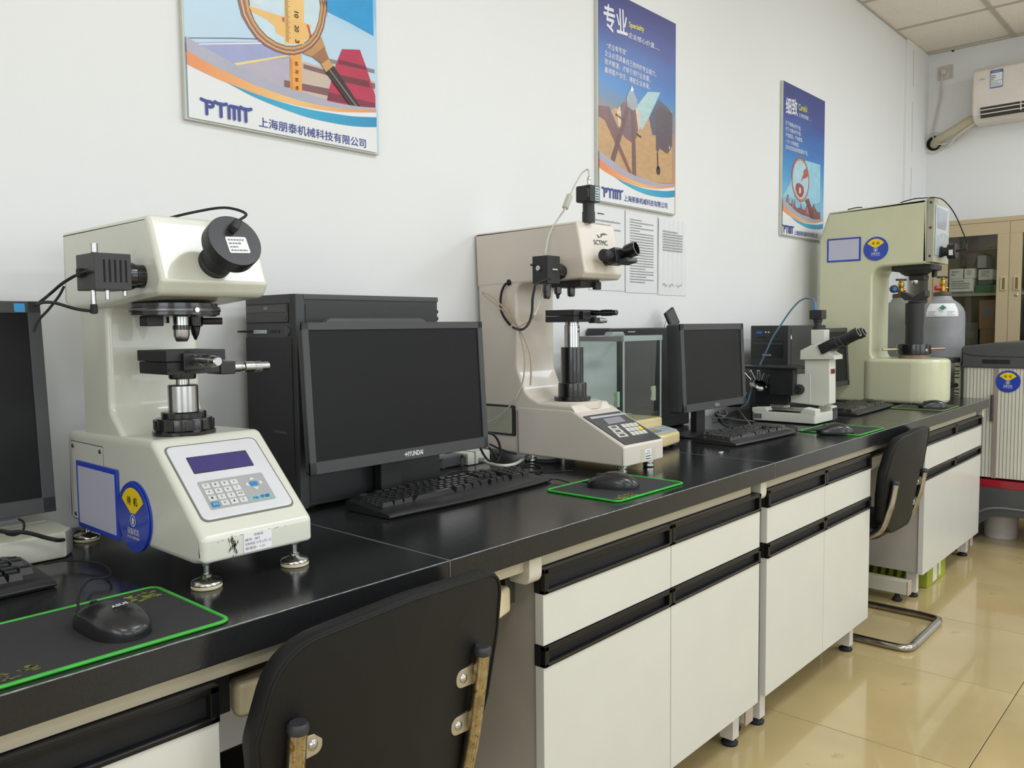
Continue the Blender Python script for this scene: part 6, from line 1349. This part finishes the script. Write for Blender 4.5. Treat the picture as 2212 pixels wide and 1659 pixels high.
tk=[(1.1327,1.726,1.9543),(1.1294,1.726,1.8577),(1.1436,1.726,1.9573)]; ox,oz=tk[0][0],tk[0][2]; dz=(tk[1][2]-tk[0][2])/40; dx=tk[2][0]-tk[0][0]
for i in range(40): plate(bm,[(ox,y-.0006-.00015*18,oz+i*dz),(ox+dx*(1.3 if i%5==0 else .8),y-.0006-.00015*18,oz+i*dz-.0008),(ox+dx*(1.3 if i%5==0 else .8),y-.0006-.00015*18,oz+i*dz-.0002),(ox,y-.0006-.00015*18,oz+i*dz+.0006)],(0,-1,0),.0001)
tk=[(1.1439,1.726,1.8225),(1.1412,1.726,1.7443)]
for i in range(20):
    z=tk[0][2]+(tk[1][2]-tk[0][2])*i/20; plate(bm,[(tk[0][0],y-.0034,z),(tk[0][0]+.005,y-.0034,z),(tk[0][0]+.005,y-.0034,z+.0006),(tk[0][0],y-.0034,z+.0006)],(0,-1,0),.0001)
finish(bm,'scale_ticks',mat('4a3a22',.5),t)
for s,a in (('10',[(1.162,1.726,1.9354),(1.1615,1.726,1.9213)]),('20',[(1.1618,1.726,1.9032),(1.1613,1.726,1.8885)]),('3',[(1.1621,1.726,1.8705),(1.1619,1.726,1.8631)]),('60',[(1.1604,1.726,1.8185),(1.1601,1.726,1.8097)]),('70',[(1.1604,1.726,1.8),(1.1601,1.726,1.7911)]),('80',[(1.16,1.726,1.7808),(1.1597,1.726,1.7725)]),('90',[(1.16,1.726,1.7623),(1.1597,1.726,1.7534)])):
    big=s in('10','20','3'); text(s,(a[0][0]-.0035,y-.0036,a[0][2]),(a[1][0]-.0035,y-.0036,a[1][2]),.011 if big else .0075,mat('3a2c1a',.5),t,(1,0,0),.02)
g1('ferrule',[(1.2053,1.726,1.8415),(1.2411,1.726,1.8723),(1.2542,1.726,1.8477),(1.2321,1.726,1.8302)],'9a6a44',18); g1('ferrule',[(1.2306,1.726,1.8298),(1.2526,1.726,1.8461),(1.2678,1.726,1.8331),(1.2438,1.726,1.8122)],'c89a55',18)
g1('ferrule_neck',[(1.1787,1.726,1.8422),(1.206,1.726,1.8619),(1.2327,1.726,1.8947),(1.2433,1.726,1.8741),(1.2456,1.726,1.8683),(1.2098,1.726,1.8405)],'b98a58',17)
g1('handle',[(1.2438,1.726,1.8122),(1.2678,1.726,1.8331),(1.3508,1.726,1.7457),(1.3178,1.726,1.7427)],'2a1c1a',18); g1('handle_shine',[(1.2546,1.726,1.8195),(1.2565,1.726,1.8215),(1.3402,1.726,1.7448),(1.3362,1.726,1.7446)],'9a8d84',19)
swoosh(t,(.8856,1.4085,P1[2]+.004,P1[3]),y-.0014,'a9a9b8','e08a50','e8bb78')
a=at([(0.918,1.726,1.6544),(1.0316,1.726,1.6542)],y-.0048); b=at([(1.0541,1.726,1.6486),(1.3614,1.726,1.6461)],y-.0046)
footer(t,P1,y,(a[0],a[1]),(b[0],b[1],.0225),.0295)
# ---- poster 2
P2=(2.378,2.898,1.616,2.356)
t,y=board(*P2,label='blue and brown wall poster with drawing compasses, above the beige slanted tester',stops=[(0,'b08a60'),(.2,'a58672'),(.36,'6f8296'),(.46,'3a7fbf'),(.62,'3d66ac'),(.8,'444f92'),(1,'3f3f7c')],th=.014)
def g2_(name,pts,col,k): return pl2(t,name,pts,y-.0006-.00015*k,mat(col,.35,var=.10,vs=25,stretch=(1,1,3)))
g2_('plan_sheet',[(2.3632,1.726,1.9032),(2.481,1.726,1.9565),(2.7139,1.726,1.9735),(2.8697,1.726,2.0178),(2.8713,1.726,1.7413),(2.7394,1.726,1.724),(2.6175,1.726,1.7262),(2.4803,1.726,1.7543),(2.3625,1.726,1.7845)],'c09868',1)
g2_('dark_fold',[(2.3635,1.726,1.9467),(2.4461,1.726,1.9549),(2.5074,1.726,1.8838),(2.4895,1.726,1.8458),(2.4372,1.726,1.8992),(2.3633,1.726,1.9105)],'74545a',2)
g2_('light_gap',[(2.6966,1.726,2.0557),(2.7838,1.726,2.0704),(2.7041,1.726,1.9629),(2.6556,1.726,1.9075),(2.6317,1.726,1.9372),(2.6176,1.726,1.9861)],'a9c8c9',2)
g2_('dark_peak',[(2.7727,1.726,2.0417),(2.8303,1.726,2.0258),(2.8724,1.726,2.0064),(2.8729,1.726,1.93),(2.729,1.726,1.9012),(2.7041,1.726,1.9606)],'54586c',3)
g2_('leg_shadow',[(2.3822,1.726,1.943),(2.4203,1.726,1.9452),(2.594,1.726,1.7362),(2.5707,1.726,1.7384),(2.4806,1.726,1.8369)],'82524a',3)
g2_('magnifier_disc',[(2.4942,1.726,1.949),(2.5346,1.726,1.9866),(2.5849,1.726,2.0038),(2.6176,1.726,1.9716),(2.6317,1.726,1.9226),(2.6223,1.726,1.8745),(2.5848,1.726,1.8532),(2.5479,1.726,1.8627),(2.5074,1.726,1.8838)],'7a5c5e',4)
g2_('disc_highlight',[(2.492,1.726,1.9461),(2.5121,1.726,1.9723),(2.5187,1.726,1.9485),(2.5208,1.726,1.886),(2.5007,1.726,1.9002)],'d9bd9a',5); g2_('disc_highlight',[(2.6105,1.726,1.9857),(2.6412,1.726,1.9708),(2.6532,1.726,1.9263),(2.6317,1.726,1.9019),(2.6176,1.726,1.9562)],'d6bfa6',5)
g2_('compass_leg',[(2.5527,1.726,1.9749),(2.5779,1.726,1.9796),(2.4759,1.726,1.76),(2.4505,1.726,1.7652)],'6d4c4a',6); g2_('compass_leg',[(2.5872,1.726,1.9762),(2.6082,1.726,1.9776),(2.6175,1.726,1.7327),(2.5916,1.726,1.7359)],'70504a',6)
g2_('compass_head',[(2.5873,1.726,2.0567),(2.6012,1.726,2.0468),(2.5989,1.726,2.0362),(2.6223,1.726,2.0126),(2.627,1.726,1.9878),(2.5988,1.726,1.9672),(2.5618,1.726,1.9757),(2.5527,1.726,2.0043),(2.5711,1.726,2.0357),(2.578,1.726,2.0345)],'9aa4ac',7)
g2_('compass_tip',[(2.5873,1.726,2.0554),(2.6003,1.726,2.0436),(2.5919,1.726,2.0348),(2.5794,1.726,2.0361)],'d9e4ee',8)
g2_('thumb_screw',[(2.4875,1.726,1.939),(2.539,1.726,1.9244),(2.5344,1.726,1.9198),(2.4831,1.726,1.9333)],'4f3838',8); g2_('thumb_screw',[(2.6223,1.726,1.8913),(2.6532,1.726,1.8834),(2.6484,1.726,1.8774),(2.6175,1.726,1.8854)],'4f3838',8)
g2_('pen_shadow',[(2.7512,1.726,1.9961),(2.784,1.726,2.0181),(2.8698,1.726,2.0069),(2.8705,1.726,1.8814),(2.8364,1.726,1.8462),(2.7794,1.726,1.8594),(2.7693,1.726,1.8445),(2.7541,1.726,1.8503)],'5a4a52',4)
g2_('divider_rod',[(2.7602,1.726,1.8432),(2.7663,1.726,1.8441),(2.7705,1.726,1.7803),(2.7645,1.726,1.7795)],'3a2622',9)
g2_('divider_ball',[(p[0]+.014*cos(q_*pi/8),0,p[2]+.017*sin(q_*pi/8)) for p in [(2.7695,1.726,1.7748)] for q_ in range(16)],'2a2422',9)
g2_('rivet',[(p[0]+.004*cos(q_*pi/5),0,p[2]+.005*sin(q_*pi/5)) for p in [(2.8494,1.726,1.8727)] for q_ in range(10)],'e4e0da',9)
swoosh(t,(P2[0]+.004,P2[1]-.001,P2[2]+.004,P2[3]),y-.0008,'a8a3b4','e0804c','e8ae70')
a=at([(2.4017,1.726,1.6372),(2.5202,1.726,1.6384)],y-.0042); b=at([(2.5347,1.726,1.6343),(2.8321,1.726,1.6352)],y-.0042)
footer(t,P2,y,(a[0],a[1]),(b[0],b[1],.022),.030)
WT=mat('dedee6',.4); yy=y-.001
def tl(s,pts,h,m=WT,bold=.008,sh=0):
    a=at(pts,yy); text(s,a[0],a[1],h,m,t,bold=bold,lift=.0003,shear=sh)
tl('专业',[(2.4194,1.726,2.2114),(2.5622,1.726,2.2225)],.090,bold=.02)
tl('Specialty',[(2.5714,1.726,2.2549),(2.6697,1.726,2.2619)],.024,mat('e8e05a',.4),.02)
tl('企业核心价值......',[(2.5668,1.726,2.2224),(2.7756,1.726,2.2238)],.020,WT,.01,.15)
tl('“术业有专攻”',[(2.4297,1.726,2.151),(2.5575,1.726,2.155)],.021)
tl('企业必须具备自己独特的专业能力，',[(2.419,1.726,2.1242),(2.7533,1.726,2.1212)],.021)
tl('技术精湛，才能引领行业发展，',[(2.4188,1.726,2.0951),(2.7112,1.726,2.0926)],.021)
tl('赢得客户信任，铸就企业未来。',[(2.4187,1.726,2.0659),(2.7113,1.726,2.0652)],.021)
# ---- poster 3
P3=(3.885,4.404,1.614,2.348)
t,y=board(*P3,label='blue wall poster with red magnifying glass over a city skyline, left of the tallest tester',stops=[(0,'7fb4cf'),(.18,'4f9cc8'),(.38,'2f7fbd'),(.55,'3568ae'),(.75,'3a4c92'),(1,'3a3f7c')],th=.014)
def g3(name,pts,col,k): return pl2(t,name,pts,y-.0006-.00015*k,mat(col,.35,var=.10,vs=25))
g3('light_burst',[(4.0247,1.726,1.967),(4.1662,1.726,2.0075),(4.3519,1.726,2.0116),(4.3594,1.726,1.8203),(4.1744,1.726,1.7745),(4.03,1.726,1.8018),(3.8636,1.726,1.7992),(3.9775,1.726,1.8682)],'8fc4d8',1)
R=random.Random(3); sk_=[]
for i,(xx,zz_) in enumerate(((245,1290),(262,1180),(275,1180),(280,1260),(300,1270),(308,1230),(318,1230),(325,1290),(334,1215),(340,1290),(355,1310),(372,1300),(385,1310),(392,1250),(400,1310),(430,1330),(440,1285),(455,1285),(470,1320),(500,1300),(516,1255),(522,1300),(545,1340),(575,1350),(575,1440),(400,1400),(245,1320))): sk_.append((xx,zz_))
g3('skyline',[(3.9253,1.726,1.7549),(3.9445,1.726,1.8132),(3.9605,1.726,1.8149),(3.9679,1.726,1.7746),(3.993,1.726,1.772),(4.0024,1.726,1.7937),(4.015,1.726,1.795),(4.0248,1.726,1.7648),(4.035,1.726,1.8049),(4.0438,1.726,1.7667),(4.0634,1.726,1.7582),(4.0851,1.726,1.7656),(4.1021,1.726,1.762),(4.1102,1.726,1.7945),(4.1217,1.726,1.7639),(4.1617,1.726,1.7572),(4.1741,1.726,1.7824),(4.1942,1.726,1.7845),(4.2151,1.726,1.7677),(4.2556,1.726,1.7825),(4.2768,1.726,1.8091),(4.286,1.726,1.7855),(4.3189,1.726,1.7669),(4.3601,1.726,1.7653),(4.3623,1.726,1.7102),(4.2309,1.726,1.7098),(4.1233,1.726,1.7164),(4.0196,1.726,1.7279),(3.9256,1.726,1.7447)],'7a4444',2)
g3('skyline_light',[(3.9448,1.726,1.803),(3.9571,1.726,1.8043),(3.9635,1.726,1.7587),(3.9462,1.726,1.757)],'b5705e',3); g3('skyline_light',[(4.1743,1.726,1.7771),(4.2038,1.726,1.7801),(4.2107,1.726,1.7404),(4.1756,1.726,1.7425)],'ad6a58',3); g3('skyline_light',[(4.0025,1.726,1.7885),(4.0151,1.726,1.7898),(4.0191,1.726,1.7435),(4.0013,1.726,1.7469)],'a9685a',3)
c3=[(4.1013,1.726,1.904),(4.2099,1.726,1.9121),(4.105,1.726,1.794)]; cx,cz=c3[0][0],c3[0][2]; rx=c3[1][0]-cx; rz=cz-c3[2][2]; sk=-.0
g3('magnifier_rim',EL(1.0),'8f4a3c',4); g3('rim_highlight',EL(.95),'c87a5a',5); g3('magnifier_lens',EL(.86),'a8cbd8',6)
g3('hand',[(4.1675,1.726,1.9706),(4.1894,1.726,1.9575),(4.193,1.726,1.9313),(4.1561,1.726,1.9161),(4.1233,1.726,1.9094),(4.1173,1.726,1.8955),(4.1067,1.726,1.8994),(4.1216,1.726,1.9223),(4.1355,1.726,1.9373),(4.1312,1.726,1.9499)],'a4523e',7)
g3('apple',[(4.0467,1.726,1.8765),(4.0785,1.726,1.8855),(4.1112,1.726,1.8816),(4.1378,1.726,1.8715),(4.1453,1.726,1.8459),(4.1263,1.726,1.8226),(4.0939,1.726,1.8139),(4.0546,1.726,1.8305),(4.0385,1.726,1.8547)],'8e3438',7); g3('apple_flesh',[(4.0857,1.726,1.8654),(4.1079,1.726,1.8628),(4.1061,1.726,1.8389),(4.0828,1.726,1.8337)],'d8c4b4',8)
g3('handle',[(4.1573,1.726,1.8074),(4.2023,1.726,1.8228),(4.2994,1.726,1.7267),(4.2579,1.726,1.722)],'6e3428',8)
swoosh(t,(P3[0]+.004,P3[1]-.001,P3[2]+.004,P3[3]),y-.0008,'9fa3ae','d8845a','e2b07c')
a=at([(3.8961,1.726,1.6272),(4.0126,1.726,1.6284)],y-.0042); b=at([(4.0255,1.726,1.6231),(4.32,1.726,1.6285)],y-.0042)
footer(t,P3,y,(a[0],a[1]),(b[0],b[1],.024),.034); yy=y-.001
tl('细致',[(3.9209,1.726,2.1952),(4.055,1.726,2.2091)],.078,bold=.02)
tl('Careful',[(4.0668,1.726,2.2422),(4.1685,1.726,2.2462)],.030,mat('d8cf52',.4),.02)
tl('工作的灵魂……',[(4.0653,1.726,2.2084),(4.233,1.726,2.2117)],.020,WT,.01,.15)
tl('天下难事必作于易，',[(3.9151,1.726,2.1439),(4.0985,1.726,2.1431)],.021)
tl('天下大事必作于细，',[(3.916,1.726,2.1149),(4.0993,1.726,2.1172)],.021)
tl('不怕错误，不怕重复，',[(3.9168,1.726,2.0863),(4.1211,1.726,2.0903)],.021)
tl('一次一次地梳理，',[(3.9176,1.726,2.0586),(4.0754,1.726,2.0583)],.021)
tl('及时发现自身的遗漏和不足。',[(3.9185,1.726,2.0295),(4.1894,1.726,2.0346)],.021)
# ================= PAPER SHEETS ON THE WALL =================
for x0,x1,z0,z1,lab_,rows_,body in ((2.342,2.563,1.309,1.604,'white printed sheet taped below the compass poster, leftmost and partly behind the beige tester',3,(.86,.72)),
      (2.566,2.788,1.305,1.606,'white sheet full of printed lines taped below the compass poster, middle one',24,(.92,.12)),
      (2.791,3.001,1.301,1.598,'wrinkled white sheet with signatures at its foot, rightmost below the compass poster',8,(.86,.58))):
    t=thing('paper_sheet',lab_,'paper',((x0+x1)/2,WY-.001,z0)); t['group']='printed sheets taped under the compass poster'
    bm=nb(); n=22; m_=10; R=random.Random(int(x0*100)); wr=.0030 if x0>2.79 else .0004; G=[]
    for i in range(n+1):
        r=[]
        for j in range(m_+1):
            s=i/n; v=j/m_; d=wr*(.5+.5*sin(s*38+v*3+sin(v*5)*1.5))*(.5+.5*v) if wr>.001 else wr*sin(s*6)**2
            r.append(bm.verts.new((x0+(x1-x0)*s,WY-.0012-d,z0+(z1-z0)*v)))
        G.append(r)
    for a,b in zip(G,G[1:]):
        for j in range(m_): bm.faces.new((a[j],a[j+1],b[j+1],b[j]))
    finish(bm,'sheet',mat('dcdddd',.45,coat=.3,var=.01),t)
    bm=nb()
    for a,b,c_,d in ((x0,x1,z0,z0+.0010),(x0,x0+.0012,z0,z1),(x1-.0012,x1,z0,z1)): box(bm,a,b,WY-.0020,WY-.0002,c_,d)
    finish(bm,'sleeve_edge',mat('a9abac',.4),t)
    F=slope((0,WY-.0062 if wr>.001 else WY-.0022,0),(0,0,1)); H=z1-z0
    ring_text_block(t,'printed_lines',mat('98989a',.6),F,x0+.03,x1-.03,z0+H*body[1],z0+H*body[0],rows_,0)
    if rows_==3: ring_text_block(t,'printed_heading',INK,F,x0+.05,x1-.09,z0+H*.90,z0+H*.935,1,0)
    if rows_==8:
        for q_,s in enumerate(((x0+.03,.03),(x0+.075,.035),(x0+.125,.05))):
            finish(tube(nb(),[(s[0]+s[1]*k/7,WY-.0064,z0+.040+.008*sin(k*2.3+q_*2)*(k%2)) for k in range(8)],.0006,5,4),'signature',INK,t)

GR={'base_cabinet':'white base cabinets under the bench','worktop':'black worktop sections of the bench','bench_trestle':'beige bench leg frames','bench_apron':'beige apron rails under the worktops','keyboard_tray':'ivory keyboard trays under the bench',
 'visitor_chair':'black cantilever chairs at the bench','hardness_tester':'hardness testers on the bench','monitor':'black monitors on the bench','computer_tower':'black computers on the bench','keyboard':'black keyboards on the bench',
 'mouse_pad':'black mouse pads on the bench','computer_mouse':'black mice on the pads','mouse_cable':'thin mouse leads','cable':'loose leads on the bench','gas_cylinder':'grey gas cylinders beyond the bench','poster':'company posters on the long wall'}
for o in bpy.data.objects:
    k=o.name.split('.')[0]
    if o.parent is None and k in GR: o['group']=GR[k]
    if o.parent is None and k=='box' and o.location.x>5.8: o['group']='boxes inside the glazed metal cabinet'
for o in bpy.data.objects:
    if o.get('_o') is not None: del o['_o']
